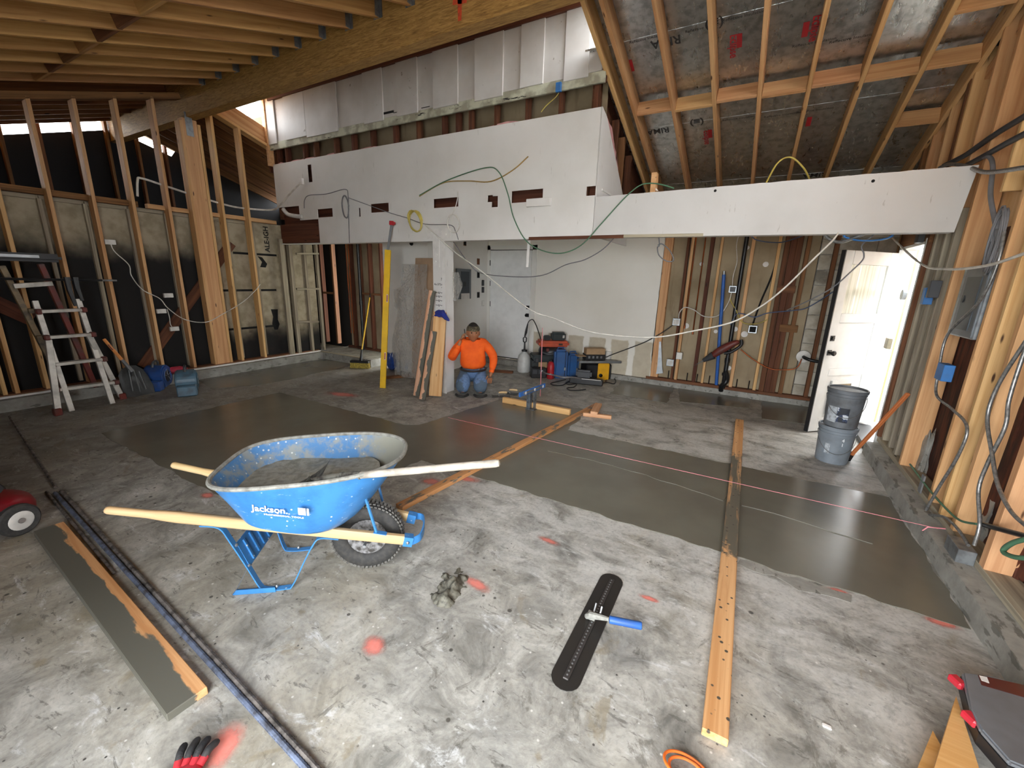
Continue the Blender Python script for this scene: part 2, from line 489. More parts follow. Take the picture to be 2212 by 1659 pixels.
# ================================================================== floor
XL, XR, D1, D2 = -7.315, 1.31, 4.60, 7.05
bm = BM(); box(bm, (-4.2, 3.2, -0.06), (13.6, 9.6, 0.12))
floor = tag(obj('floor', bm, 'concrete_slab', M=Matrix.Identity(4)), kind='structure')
bm = BM(); box(bm, (6, 2, -0.14), (70, 60, 0.1))
t = NT('driveway'); v = t.coord('Object'); t.color(t.mix(t.noise(v, 2, 5), 'a9a7a1', 'c2c0ba')); t.rough(0.85)
tag(obj('ground', bm, 'driveway'), kind='structure')

def ragged(pts, step=0.07, amp=0.012, seed=0.0):
    out = []
    for i, a in enumerate(pts):
        a = Vector(a); b = Vector(pts[(i+1) % len(pts)]); L = (b-a).length; n = max(1, int(L/step))
        d = (b-a).normalized(); nrm = V(-d.y, d.x, 0)
        for k in range(n):
            p = a+(b-a)*(k/n)
            out.append(p + nrm*amp*(noise.noise(p*7+V(seed, 3, 1))*1.4+noise.noise(p*23)))
    return out
def wet(pts, label, h=0.004, amp=0.02, seed=0.0, mat='concrete_wet'):
    bm = BM()
    poly = ragged([V(p[0], p[1], 0.0005) for p in pts], 0.06, amp, seed)
    vs = [bm.verts.new(p) for p in poly]; f = bm.faces.new(vs)
    top = [bm.verts.new(p+V(0, 0, h)) for p in poly]; bm.faces.new(top[::-1])
    for i in range(len(vs)): bm.faces.new((vs[i], vs[(i+1) % len(vs)], top[(i+1) % len(vs)], top[i]))
    bmesh.ops.triangulate(bm, faces=[f2 for f2 in bm.faces if len(f2.verts) > 4])
    o = obj('wet_concrete', bm, mat, floor, smooth=False); tag(o, label); return o
wet([(-5.56, 1.37), (-2.55, 1.37), (-2.45, 2.68), (1.19, 2.67), (1.19, 4.22), (-1.62, 4.18), (-1.68, 5.02), (-2.84, 5.02), (-2.92, 4.5), (-3.10, 3.36), (-3.25, 3.28), (-5.6, 3.27)],
    'fresh dark concrete filling the long trench across the slab', 0.004, 0.016)
wet([F(430, 822), F(500, 800), F(640, 783), F(745, 772), F(790, 783), F(735, 797), F(690, 805), F(640, 818), F(560, 832), F(455, 840)], 'fresh concrete patch along the dark left wall', seed=3)
wet([F(1318, 850), F(1345, 822), F(1458, 835), F(1440, 872), F(1390, 862)], 'fresh concrete patch before the white wall', seed=5)
wet([F(1466, 838), F(1619, 853), F(1619, 882), F(1468, 868)], 'fresh concrete strip along the stud wall', seed=8, amp=0.006)
wet([F(1645, 868), F(1750, 876), F(1742, 916), F(1646, 905)], 'fresh concrete patch behind the open door', seed=9, amp=0.008)
for q_, lab_ in ((((1190, 966), (1290, 985), (1400, 1015), (1500, 1048), (1568, 1074)), 'raised ridge left by the screed in the wet trench'), (((1606, 1083), (1700, 1105), (1800, 1138), (1890, 1166)), 'raised ridge of the wet trench right of the long board')):
    up_ = [F(u, v) for u, v in q_]; lo_ = [F(u-6, v+13-6*abs(i_/(len(q_)-1)-0.5)) for i_, (u, v) in enumerate(q_)]
    wet([tuple(p_) for p_ in up_]+[tuple(p_) for p_ in lo_[::-1]], lab_, 0.009, 0.012, 4.0)
# smears where the fresh concrete was dragged over the slab
for i, (a, b, w_) in enumerate((((1600, 1216), (1835, 1292), 0.10), ((1040, 905), (1085, 890), 0.12))):
    pa, pb = F(*a), F(*b); d = (pb-pa).normalized(); nr = V(-d.y, d.x, 0)
    n_ = 9; P1 = [pa+(pb-pa)*k/n_ + nr*w_*(0.2+0.4*abs(noise.noise(V(k*1.7, i*5, 0)))) for k in range(n_+1)]; P2 = [pa+(pb-pa)*k/n_ - nr*w_*(0.2+0.9*abs(noise.noise(V(k*1.1, i*9, 4)))) for k in range(n_+1)]
    wet([tuple(q) for q in P1]+[tuple(q) for q in P2[::-1]], 'thin smear of concrete beside the trench', 0.0015, 0.02, i*3.0, 'concrete_curb')
def paint(u, v, sx, sy, rot):
    p = F(u, v, 0.0012); bm = BM()
    vs = [bm.verts.new(V(x*sx/2, y*sy/2, 0)) for x, y in ((-1, -1), (1, -1), (1, 1), (-1, 1))]; bm.faces.new(vs)
    tag(obj('paint_mark', bm, 'marking_paint', floor, M=Matrix.Translation(p) @ Matrix.Rotation(rot, 4, 'Z'), smooth=False), 'fluorescent orange-red spray paint mark')
for a in ((1030, 1262, 0.22, 0.09, -0.15), (808, 1395, 0.15, 0.12, -0.5), (483, 1612, 0.14, 0.20, 0.6), (1185, 1168, 0.20, 0.07, -0.1), (932, 1040, 0.25, 0.16, 0.3),
          (1403, 1293, 0.14, 0.05, 0), (448, 1070, 0.16, 0.1, 0), (2035, 1345, 0.18, 0.09, 0.1), (1812, 1276, 0.13, 0.05, 0), (740, 852, 0.7, 0.28, 0.2), (1010, 1035, 0.3, 0.12, 0.2)):
    paint(*a)
# curbs under the outer walls
def curb(pts, h, name='curb'):
    bm = BM(); poly = [V(p[0], p[1], -0.01) for p in pts]; prism(bm, poly, (0, 0, h+0.01)); return obj(name, bm, 'concrete_curb', floor, smooth=False)
def curb_run(x0, x1, y0, y1, h, seed):
    """a curb whose edges are cast unevenly"""
    bm = BM(); n = int(abs(y1-y0)/0.08)+1; R = []
    for k in range(n+1):
        y = y0+(y1-y0)*k/n; j = lambda s: 0.010*noise.noise(V(y*5, s, seed))
        R.append([bm.verts.new(q) for q in (V(x0+j(1), y, -0.01), V(x0+0.006+j(2), y, h-0.008+j(3)), V(x0+0.02+(0.01+j(4) if x1 > x0 else -0.01), y, h+j(5)*0.5), V(x1, y, h), V(x1, y, -0.01))])
    for k in range(n):
        for i in range(4): bm.faces.new((R[k][i], R[k][i+1], R[k+1][i+1], R[k+1][i]))
    bm.faces.new(R[0]); bm.faces.new(R[-1][::-1])
    return obj('curb', bm, 'concrete_curb', floor)
curb_run(1.20, 1.47, -1.3, 5.32, 0.13, 2.0)
curb_run(XL+0.09, XL-0.2, -1.3, 5.2, 0.14, 5.0)
curb([(XL-0.1, 5.17), (-5.88, 5.17), (-5.88, 5.95), (XL-0.1, 5.95)], 0.14)
curb([(-4.6, 7.0), (1.45, 7.0), (1.45, 7.2), (-4.6, 7.2)], 0.085)
curb([(-4.45, 6.86), (-3.35, 6.86), (-3.35, 7.0), (-4.45, 7.0)], 0.09)

# ================================================================== ceiling: ridge beam, rafters, decks
SL = 0.3333
def zn(y): return 4.02 - SL*(3.42-y)                # underside of the near slope
def zf(y): return 4.023 - SL*(y-3.53)               # underside of the far slope
def RFp(u, v):
    d = ray(u, v); n = V(0, SL, 1); c = 4.023+SL*3.53
    return ORIGIN + d*((c-n.dot(ORIGIN))/n.dot(d))
NUP = V(0, -SL, 1).normalized(); FUP = V(0, SL, 1).normalized()
ceiling = struct('ceiling', (0, 3.4, 4.0))
bm = BM(); box(bm, (-3.9, 3.465, 4.02), (12.6, 0.135, 0.60))
rb = obj('ridge_beam', bm, 'osb_beam')
tag(rb, 'massive strand-lumber ridge beam spanning the roof above the siding', 'beam')
bm = BM(); p = PY(992, 22, 3.396)
for (u0, v0, u1, v1, w_) in ((993, -10, 993, 45, 0.05), (978, 5, 1008, 2, 0.04)):
    a = PY(u0, v0, 3.3955); b = PY(u1, v1, 3.3955); d = (b-a).normalized(); n_ = V(d.z, 0, -d.x)
    prism(bm, [a-n_*w_/2, b-n_*w_*0.35, b+n_*w_*0.35, a+n_*w_/2], (0, 0.0006, 0))
plain('red_spray', 'cf4a25', 0.7, 0, 0.2, 30)
tag(obj('paint_mark', bm, 'red_spray', rb, smooth=False), 'red sprayed arrow')

def hanger(x, y, z, s):
    bm = BM(); box(bm, (x-0.023, y-0.03*s, z+0.07), (0.003, 0.06, 0.15)); box(bm, (x+0.023, y-0.03*s, z+0.07), (0.003, 0.06, 0.15)); box(bm, (x, y-0.03*s, z-0.002), (0.05, 0.06, 0.003))
    box(bm, (x-0.04, y-0.002*s, z+0.07), (0.034, 0.003, 0.15)); box(bm, (x+0.04, y-0.002*s, z+0.07), (0.034, 0.003, 0.15))
    return bm
RD = 0.184; RV = RD/math.cos(math.atan(SL))
k = 0
NEAR_X = [-3.50-0.4064*i for i in range(-2, 9)]
for i, x in enumerate(NEAR_X):
    y0, y1 = -1.35, 3.395
    j = lumber('joist', (x, y0, zn(y0)+RV/2), (x, y1, zn(y1)+RV/2), 0.038, RD, 'fir_rafter', ceiling, NUP)
    o = obj('joist_hanger', hanger(x, 3.397, zn(3.397), 1), 'galvanised', j, smooth=False)
    if i < len(NEAR_X)-1:
        lumber('blocking', (x-0.02, 1.77, zn(1.77)+RV/2), (x-0.386, 1.77, zn(1.77)+RV/2), 0.038, RD, 'brown_old' if i % 3 else 'fir_rafter', ceiling, NUP)
for i in range(1, 7):                                # the same slope beyond the inner stud wall
    x = XL-0.05-0.4064*i
    lumber('joist', (x, 0.9, zn(0.9)+RV/2), (x, 3.395, zn(3.395)+RV/2), 0.038, RD, 'brown_old', ceiling, NUP)
    lumber('rafter', (x, 3.535, zf(3.535)+RV/2), (x, 6.2, zf(6.2)+RV/2), 0.038, RD, 'brown_old', ceiling, FUP)
lumber('rafter', (XL-0.06, 3.535, zf(3.535)+RV/2+0.03), (XL-0.06, 4.7, zf(4.7)+RV/2+0.03), 0.04, 0.22, 'fir_new', ceiling, FUP)
FAR_X = [-1.62, -1.47, -1.065, -0.66, -0.256, 0.150, 0.543, 0.945, 1.31]
for i, x in enumerate(FAR_X):
    lumber('rafter', (x, 3.40, zf(3.40)+RV/2), (x, 7.25, zf(7.25)+RV/2), 0.038, RD, 'fir_new' if i != 4 else 'fir_orange', ceiling, FUP)
for i in range(1, 8):
    yb = 5.27 - (0.02 if i % 2 else -0.01)
    lumber('blocking', (FAR_X[i]+0.02, yb, zf(yb)+RV/2-0.02), (FAR_X[i+1]-0.02, yb, zf(yb)+RV/2-0.02), 0.038, 0.14, 'fir_orange' if i % 2 else 'fir_new', ceiling, FUP)
lumber('blocking', (0.965, 4.78, zf(4.78)+RV/2), (1.29, 4.78, zf(4.78)+RV/2), 0.038, 0.14, 'fir_orange', ceiling, FUP)
lumber('blocking', (0.965, 5.98, zf(5.98)+RV/2), (1.29, 5.98, zf(5.98)+RV/2), 0.038, 0.14, 'fir_orange', ceiling, FUP)
def deck(name, x0, x1, y0, y1, zfun, mat, th=0.014):
    bm = BM(); a = [(x0, y0, zfun(y0)+RV+0.001), (x1, y0, zfun(y0)+RV+0.001), (x1, y1, zfun(y1)+RV+0.001), (x0, y1, zfun(y1)+RV+0.001)]
    prism(bm, a, (0, 0, th)); return obj(name, bm, mat, ceiling, smooth=False)
foils = []
fy = [3.40, 4.55, 5.75, 6.97, 7.3]
for a, b in zip(fy, fy[1:]):
    foils.append(deck('foil_panel', -1.72 if a < 4.5 else -1.84, 1.55, a+0.002, b-0.002, zf, 'foil_sheathing'))
deck('roof_deck', -10.4, 1.55, -1.4, 3.47, zn, 'osb_deck')
deck('roof_deck', -10.4, XL-0.08, 3.47, 6.4, zf, 'osb_deck')
bm = BM(); box(bm, (-4.45, 4.0, 4.333), (5.9, 1.24, 0.025)); obj('roof_deck', bm, 'osb_deck', ceiling, smooth=False)
lumber('ledger', (-7.2, D1-0.045, 4.30), (-1.7, D1-0.045, 4.30), 0.04, 0.05, 'redwood_old', ceiling)
# printing on the foil
plain('ink_red', 'b3242c', 0.6, 0, 0.1); plain('ink_black', '3a3a3c', 0.6, 0, 0.1)
def foil_text(body, u, v, size, mat, rot=0.0, sx=1.0, bold=True):
    d = ray(u, v); c = (zf(0)+RV-0.002); n = V(0, SL, 1)
    P = ORIGIN + d*((c-n.dot(ORIGIN))/n.dot(d))
    ex = V(1, 0, 0); ey = V(0, -1, SL).normalized(); nz = ex.cross(ey)
    cr, sr = math.cos(rot), math.sin(rot)
    M = axes(P, ex*cr+ey*sr, -ex*sr+ey*cr, nz)
    par = foils[0]
    for f_, (a, b) in zip(foils, zip(fy, fy[1:])):
        if a <= P.y < b: par = f_
    return text_mesh('foil_print', body, size, M, mat, par, 0.0003, bold, sx)
for (u, v) in ((1577, 76), (1758, 34), (1520, 283)):
    foil_text('Eclipse', u, v, 0.10, 'ink_red', -PI/2, 0.95)
def foil_bar(u, v, ln, wd):
    P = foil_text('.', u, v, 0.01, 'ink_red').matrix_world.translation if False else None
    d = ray(u, v); n = V(0, SL, 1); P = ORIGIN + d*((zf(0)+RV-0.002-n.dot(ORIGIN))/n.dot(d)); ex = V(1, 0, 0); ey = V(0, -1, SL).normalized()
    par = [f_ for f_, a_, b_ in zip(foils, fy, fy[1:]) if a_ <= P.y < b_][0]
    bm = BM(); prism(bm, [P-ex*wd/2+ey*ln/2, P+ex*wd/2+ey*ln/2, P+ex*wd/2-ey*ln/2, P-ex*wd/2-ey*ln/2], ex.cross(ey)*-0.0006); obj('foil_print', bm, 'ink_red', par, smooth=False)
for (u, v) in ((1597, 88), (1740, 64), (1534, 289), (1363, 142), (1747, 263)): foil_bar(u, v, 0.15, 0.045)
for (u, v) in ((1470, 75), (1445, 275), (1790, 372)):
    foil_text('RIMA', u, v, 0.13, 'ink_black', PI, 0.9)
for (u, v) in ((1360, 95), (1480, 72), (1560, 48), (1710, 104), (1790, 95), (1560, 262), (1650, 255), (1720, 245), (1890, 268), (2150, 38)):
    foil_text('Reflective Insulation', u, v, 0.04, 'ink_black', 0.0, 1.0, False)
for (u, v) in ((1522, 62), (1490, 270)):
    foil_text('(\u2261)', u, v, 0.13, 'ink_black', 0, 1.0)

# ================================================================== inner stud wall on the left
wl = struct('wall_left', (XL, 2.5, 0.14))
def YL(u, v): return PX(u, v, XL).y
sd = 0.14
def stud(parent, x0, depth, y, z0, z1, w=0.038, mat='fir_new', name='stud'):
    """upright with its narrow face at x0, reaching depth behind it"""
    return lumber(name, (x0+depth/2, y, z0), (x0+depth/2, y, z1), w, abs(depth), mat, parent, up=V(1, 0, 0))
def left_top(y): return (zn(y) if y < 3.42 else zf(y))-0.04
for (u, v) in ((24, 520), (125, 500), (217, 500), (300, 500), (375, 500), (489, 500), (543, 500)):
    y = YL(u, v); stud(wl, XL, -sd, y, 0.18, left_top(y))
stud(wl, XL, -sd, YL(-70, 560), 0.18, 2.9)
for (u, v) in ((15, 760), ):
    y = YL(u, v); stud(wl, XL, -sd, y, 0.18, left_top(y))
yp0, yp1 = YL(437, 560), YL(466, 560)
post = lumber('post', (XL-0.06, (yp0+yp1)/2, 0.18), (XL-0.06, (yp0+yp1)/2, 3.70), yp1-yp0, 0.13, 'fir_orange', wl, up=V(1, 0, 0))
for yy in (yp0-0.02, yp1+0.02):
    stud(wl, XL+0.012, -sd, yy, 0.18, 3.66, mat='fir_new', name='trimmer_stud')
bm = BM(); box(bm, (XL+0.008, (yp0+yp1)/2-0.01, 3.63), (0.004, 0.09, 0.30)); obj('strap_plate', bm, 'galvanised', post, smooth=False)
lumber('top_plate', (XL-0.07, -1.2, zn(-1.2)-0.03), (XL-0.07, 3.36, zn(3.36)-0.03), 0.14, 0.075, 'brown_old', wl, NUP)
lumber('top_plate', (XL-0.07, 3.55, zf(3.55)-0.03), (XL-0.07, 4.62, zf(4.62)-0.03), 0.14, 0.04, 'fir_new', wl, FUP)
lumber('sole_plate', (XL-0.07, -1.2, 0.16), (XL-0.07, 5.17, 0.16), 0.14, 0.04, 'brown_old', wl)
bm = BM(); box(bm, (XL+0.02, 2.0, 0.155), (0.03, 6.36, 0.022)); obj('white_strip', bm, 'white_paint', wl, smooth=False)
lumber('white_strip', (XL+0.05, 5.165, 0.15), (-6.1, 5.165, 0.15), 0.03, 0.022, 'grey_weathered', wl)
# the older wall behind: sooted boards in painted frames, and the plates on top
bx0 = XL-sd-0.03
bm = BM(); box(bm, (bx0-0.01, 1.98, 1.29), (0.02, 6.5, 2.3)); obj('sheathing', bm, 'old_sheathing', wl, M=Matrix.Identity(4), smooth=False)
lumber('old_plate', (bx0+0.03, -1.2, 2.475), (bx0+0.03, YL(305, 440), 2.475), 0.09, 0.07, 'brown_old', wl)
lumber('old_plate', (bx0+0.03, YL(325, 440), 2.47), (bx0+0.03, 4.62, 2.47), 0.09, 0.06, 'fir_new', wl)
ys = [YL(u, 470) for u in (-60, 18, 102, 198, 289, 368, 440, 496, 552)]
for a, b in zip(ys, ys[1:]):
    lumber('panel_frame', (bx0+0.02, a, 2.41), (bx0+0.02, b-0.03, 2.41), 0.03, 0.045, 'grey_weathered', wl)
for y in ys[1:]:
    stud(wl, bx0+0.05, -0.06, y, 0.2, 2.40, 0.04, 'grey_weathered', 'old_stud')
a, b = PX(308, 793, bx0+0.03), PX(500, 525, bx0+0.03)
lumber('diagonal_brace', a, b, 0.14, 0.025, 'redwood_old', wl, up=V(1, 0, 0))
a, b = PX(-40, 640, bx0+0.03), PX(70, 690, bx0+0.03)
lumber('diagonal_brace', a, b, 0.16, 0.025, 'redwood_old', wl, up=V(1, 0, 0))
for (u0, u1, v0) in ((504, 597, 549), (473, 597, 627), (488, 592, 708)):
    a, b = PX(u0, v0, bx0+0.005), PX(u1, v0, bx0+0.005)
    bm = BM(); box(bm, (bx0+0.002, (a.y+b.y)/2, (a.z+b.z)/2), (0.012, b.y-a.y, 0.035)); obj('batten_gap', bm, 'black_void', wl, smooth=False)
bm = BM(); P = [PX(u, v, bx0+0.003) for u, v in ((585, 668), (600, 668), (600, 690), (604, 700), (600, 712), (593, 712), (588, 700), (590, 684))]; prism(bm, P, (0.003, 0, 0)); obj('torn_hole', bm, 'black_void', wl, smooth=False)
bm = BM(); P = [PX(u, v, bx0+0.003) for u, v in ((556, 553), (566, 556), (577, 570), (574, 578), (562, 577), (566, 566))]; prism(bm, P, (0.003, 0, 0)); obj('torn_hole', bm, 'black_void', wl, smooth=False)
p0 = PX(583, 545, bx0+0.004)
text_mesh('stencil_lettering', 'ALE-IGH', 0.115, axes(p0, (0, 0.03, 1), (0, -1, 0), (1, 0, 0)), 'black_void', wl, 0.0005, True, 1.0)
# rest of the left side past the header: weathered boards
bm = BM(); box(bm, (XL-0.05, 4.98, 1.2), (0.02, 0.5, 2.1)); obj('sheathing', bm, 'old_sheathing', wl, M=Matrix.Identity(4), smooth=False)
for (u, w_) in ((615, 0.09), (632, 0.06), (662, 0.05), (688, 0.05)):
    y = PX(u, 600, XL).y; stud(wl, XL+0.02, -0.06, y, 0.16, 2.2, w_, 'grey_weathered', 'old_stud')
for v in (548, 624, 695):
    a, b = PX(640, v, XL+0.005), PX(688, v, XL+0.005)
    lumber('old_blocking', (XL+0.0, a.y, a.z), (XL+0.0, b.y, b.z), 0.05, 0.035, 'grey_weathered', wl)
# loft side beyond: dark gable end with a slit of daylight under its roof
wg = struct('wall_gable', (-10.0, 3.4, 0))
bm = BM()
top = [(y, (zn(y) if y < 3.46 else zf(y))-gp_) for y, gp_ in ((-1.3, 0.11), (0.5, 0.11), (2.0, 0.11), (3.0, 0.11), (3.42, 0.11), (3.46, 0.22), (3.55, 0.2), (3.62, 0.09), (4.3, 0.06), (4.42, -0.16), (6.4, -0.16))]
prism(bm, [(-10.0, -1.3, 0)]+[(-10.0, y, z) for y, z in top]+[(-10.0, 6.4, 0)], (-0.02, 0, 0)); obj('gable_boarding', bm, 'tar_paper', wg, smooth=False)
for i in range(10):
    y = 0.9+i*0.41
    if y < 5.3: lumber('gable_stud', (-9.95, y, 0.1), (-9.95, y, (zn(y) if y < 3.46 else zf(y))+0.05), 0.04, 0.09, 'brown_old', wg, up=V(1, 0, 0))
bm = BM(); box(bm, (-8.7, 6.4, 1.5), (2.7, 0.04, 3.2)); box(bm, (-8.7, -1.35, 1.5), (2.7, 0.04, 3.2)); obj('loft_wall', bm, 'tar_paper', wg, smooth=False)

# ================================================================== header wall: white board with cut-outs, brown framing, boarding above
wh = struct('wall_header', (-4.4, D1, 2.1))
HZ0, HZ1 = 2.12, 3.375
def pierced(x0, x1, z0, z1, holes, y, th, mat, name, parent):
    """a board in the x-z plane with rectangular holes"""
    xs = sorted({x0, x1, *[min(max(h[i], x0), x1) for h in holes for i in (0, 2)]}); zs = sorted({z0, z1, *[min(max(h[i], z0), z1) for h in holes for i in (1, 3)]})
    bm = BM(); solid = lambda cx, cz: not any(h[0] < cx < h[2] and h[1] < cz < h[3] for h in holes)
    cell = {(i, j): solid((xs[i]+xs[i+1])/2, (zs[j]+zs[j+1])/2) for i in range(len(xs)-1) for j in range(len(zs)-1)}
    vid = {}
    def vt(i, j, k):
        if (i, j, k) not in vid: vid[(i, j, k)] = bm.verts.new((xs[i], y+k*th, zs[j]))
        return vid[(i, j, k)]
    for (i, j), s in cell.items():
        if not s: continue
        for k in (0, 1): bm.faces.new([vt(i, j, k), vt(i+1, j, k), vt(i+1, j+1, k), vt(i, j+1, k)])
        for di, dj, e in ((-1, 0, ((i, j), (i, j+1))), (1, 0, ((i+1, j), (i+1, j+1))), (0, -1, ((i, j), (i+1, j))), (0, 1, ((i, j+1), (i+1, j+1)))):
            if not cell.get((i+di, j+dj), False):
                a, b = e; bm.faces.new([vt(*a, 0), vt(*b, 0), vt(*b, 1), vt(*a, 1)])
    return obj(name, bm, mat, parent, smooth=False)
hp = [((663, 356), (675, 393)), ((685, 452), (719, 468)), ((774, 449), (779, 468)), ((800, 441), (840, 457)), ((936, 430), (990, 446)), ((1053, 422), (1064, 436)), ((1062, 424), (1075, 447)), ((1105, 413), (1172, 434)), ((1267, 403), (1297, 421))]
holes = []
for a, b in hp:
    A = PY(*a, D1); B = PY(*b, D1); holes.append((A.x, B.z, B.x, A.z))
A = PY(600, 440, D1); B = PY(692, 530, D1); C_ = PY(628, 438, D1)
holes.append((-7.4, 2.0, B.x, PY(660, 475, D1).z)); holes.append((-7.4, 2.0, PY(645, 440, D1).x, PY(640, 445, D1).z))
XE = PY(1300, 236, D1).x                            # right end of the white box
pierced(XL, XE, HZ0, HZ1, holes, D1, 0.014, 'drywall_white', 'drywall', wh)
lumber('header_beam', (XL, D1+0.075, 2.28), (-1.62, D1+0.075, 2.28), 0.11, 0.30, 'redwood_old', wh)
bm = BM(); box(bm, ((XL+XE)/2, D1+0.12, 2.9), (XE-XL, 0.02, 0.92)); obj('backing_board', bm, 'redwood_old', wh, smooth=False)
bm = BM(); box(bm, ((XL+XE)/2, D1+0.30, 3.5), (XE-XL-0.1, 0.02, 0.7)); obj('far_board', bm, 'drywall_paper_back', wh, smooth=False)
bm = BM(); box(bm, (-4.47, D1+0.075, HZ0-0.006), (5.65, 0.15, 0.012)); obj('soffit_board', bm, 'drywall_white', wh, smooth=False)
for u, v in ((585, 345), (604, 345), (622, 345), (660, 336), (683, 332), (727, 325), (765, 318), (806, 312), (855, 300), (905, 292), (960, 280), (990, 276), (1018, 270), (1073, 260), (1140, 247), (1212, 236), (1288, 222)):
    x = PY(u, v, D1+0.06).x
    lumber('cripple_stud', (x, D1+0.075, HZ1-0.1), (x, D1+0.075, 3.62), 0.038, 0.09, 'redwood_old', wh, up=V(0, 1, 0))
lumber('cripple_plate', (XL, D1+0.075, HZ1-0.012), (XE, D1+0.075, HZ1-0.012), 0.09, 0.03, 'redwood_old', wh)
zs0 = PY(940, 262, D1-0.03).z; 
sb = lumber('sill_board', (XL-0.0, D1-0.015, 3.635), (XE+0.02, D1-0.015, 3.635), 0.03, 0.105, 'sill_peeling', wh)
for (u0, v0, u1, v1) in ((808, 255, 850, 235), (850, 245, 898, 232), (910, 235, 928, 228)):
    a = PY(u0, v0, D1-0.032); b = PY(u1, v1, D1-0.032)
    bm = BM(); box(bm, ((a.x+b.x)/2, D1-0.0305, (a.z+b.z)/2), (abs(b.x-a.x), 0.004, abs(a.z-b.z)*0.45)); obj('charred_patch', bm, 'black_void', sb, smooth=False)
# boarding
ed = [577, 601, 624, 665, 668, 733, 793, 831, 864, 905, 942, 991, 1031, 1087, 1129, 1173, 1223, 1270, 1301]
for i, (a, b) in enumerate(zip(ed, ed[1:])):
    if b-a < 8: continue
    vv = 300-(a-580)*0.19
    xa = PY(a, vv, D1).x; xb = PY(b, 300-(b-580)*0.19, D1).x
    over = (i % 2 == 0)
    zb = 3.66+random.uniform(-0.015, 0.03)+(0.0 if over else 0.02)
    bm = BM(); box(bm, (0, -0.012-(0.022 if over else 0.0), (4.95-zb)/2), (xb-xa+(0.03 if over else 0.0), 0.02, 4.95-zb)); bev(bm, 0.003)
    o = obj('siding_board', bm, 'siding_white', wh, M=Matrix.Translation(((xa+xb)/2, D1, zb)), smooth=False)
bm = BM(); box(bm, ((XL+XE)/2, D1+0.03, 4.3), (XE-XL+0.04, 0.02, 1.4)); obj('siding_backing', bm, 'redwood_old', wh, smooth=False)
bm = BM(); box(bm, (XL-0.01, D1-0.02, 4.1), (0.05, 0.09, 1.5)); obj('corner_post', bm, 'fir_orange', wh, smooth=False)
# small white ledge box on the board
a = PY(1140, 430, D1); b = PY(1191, 446, D1)
bm = BM(); box(bm, ((a.x+b.x)/2, D1-0.02, (a.z+b.z)/2), (b.x-a.x, 0.04, a.z-b.z-0.01)); bev(bm, 0.004); obj('cover_box', bm, 'drywall_white', wh)
# side of the white box, running back under the rafters
bm = BM()
prism(bm, [(XE-0.004, D1, HZ0), (XE-0.004, D1, HZ1), (XE-0.004, 4.75, 3.33), (XE-0.004, 5.30, 2.92), (XE-0.004, 5.85, 2.50), (XE-0.004, 5.95, HZ0)], (0.014, 0, 0)); obj('side_drywall', bm, 'drywall_white', wh, smooth=False)
t = NT('insulation_pink'); v = t.coord('Object'); n1 = t.noise(v, 18, 6)
t.color(t.mix(n1, 'e6b4b0', 'c98d8c')); t.rough(0.95); t.bump(n1, 0.9, 0.03)
bm = BM(); 
pts = [(4.75, 3.36), (5.0, 3.30), (5.35, 2.98), (5.6, 2.74), (5.35, 2.84), (5.0, 3.08)]
P = ragged([V(y, z, 0) for y, z in pts], 0.03, 0.02)
prism(bm, [(XE-0.05, p.x, p.y) for p in P], (0.04, 0, 0)); bmesh.ops.triangulate(bm, faces=[f for f in bm.faces if len(f.verts) > 4]); obj('insulation', bm, 'insulation_pink', wh)
for u0, v0, wd in ((640, 345, 0.16), (608, 352, 0.13), (665, 340, 0.25), (720, 333, 0.2), (1090, 262, 0.25), (800, 320, 0.2)):
    c0 = PY(u0, v0, D1+0.06); bm = BM(); bmesh.ops.create_icosphere(bm, subdivisions=2, radius=1)
    for vv in bm.verts: vv.co = V(vv.co.x*wd, vv.co.y*0.04, vv.co.z*0.035)*(1+0.35*noise.noise(vv.co*3+V(u0, 0, 0)))+V(c0.x, D1+0.06, HZ1+0.0)
    obj('insulation_tuft', bm, 'insulation_pink', wh)
for y_, z0_, m_ in ((5.25, 3.1, 'redwood_old'), (5.55, 2.9, 'brown_old'), (5.9, 2.7, 'redwood_old')):
    lumber('side_stud', (XE-0.05, y_, 2.66), (XE-0.05, y_, zf(y_)), 0.05, 0.08, m_, wh, up=V(1, 0, 0))

# body of the house behind: its side boarding and flat roof close the space off
bm = BM(); box(bm, (XE-0.12, 5.95, 3.25), (0.02, 2.6, 1.45)); obj('house_side_boarding', bm, 'redwood_old', wh, smooth=False)
bm = BM(); box(bm, ((XL+XE)/2-0.05, 5.95, 3.98), (XE-XL-0.1, 2.62, 0.03)); obj('house_roof_boarding', bm, 'redwood_old', wh, smooth=False)
bm = BM(); box(bm, (XL-0.02, 5.95, 3.25), (0.02, 2.6, 1.45)); obj('house_side_boarding', bm, 'redwood_old', wh, smooth=False)
bm = BM(); box(bm, ((XL+XE)/2, 7.24, 3.25), (XE-XL, 0.02, 1.45)); obj('house_end_boarding', bm, 'redwood_old', wh, smooth=False)
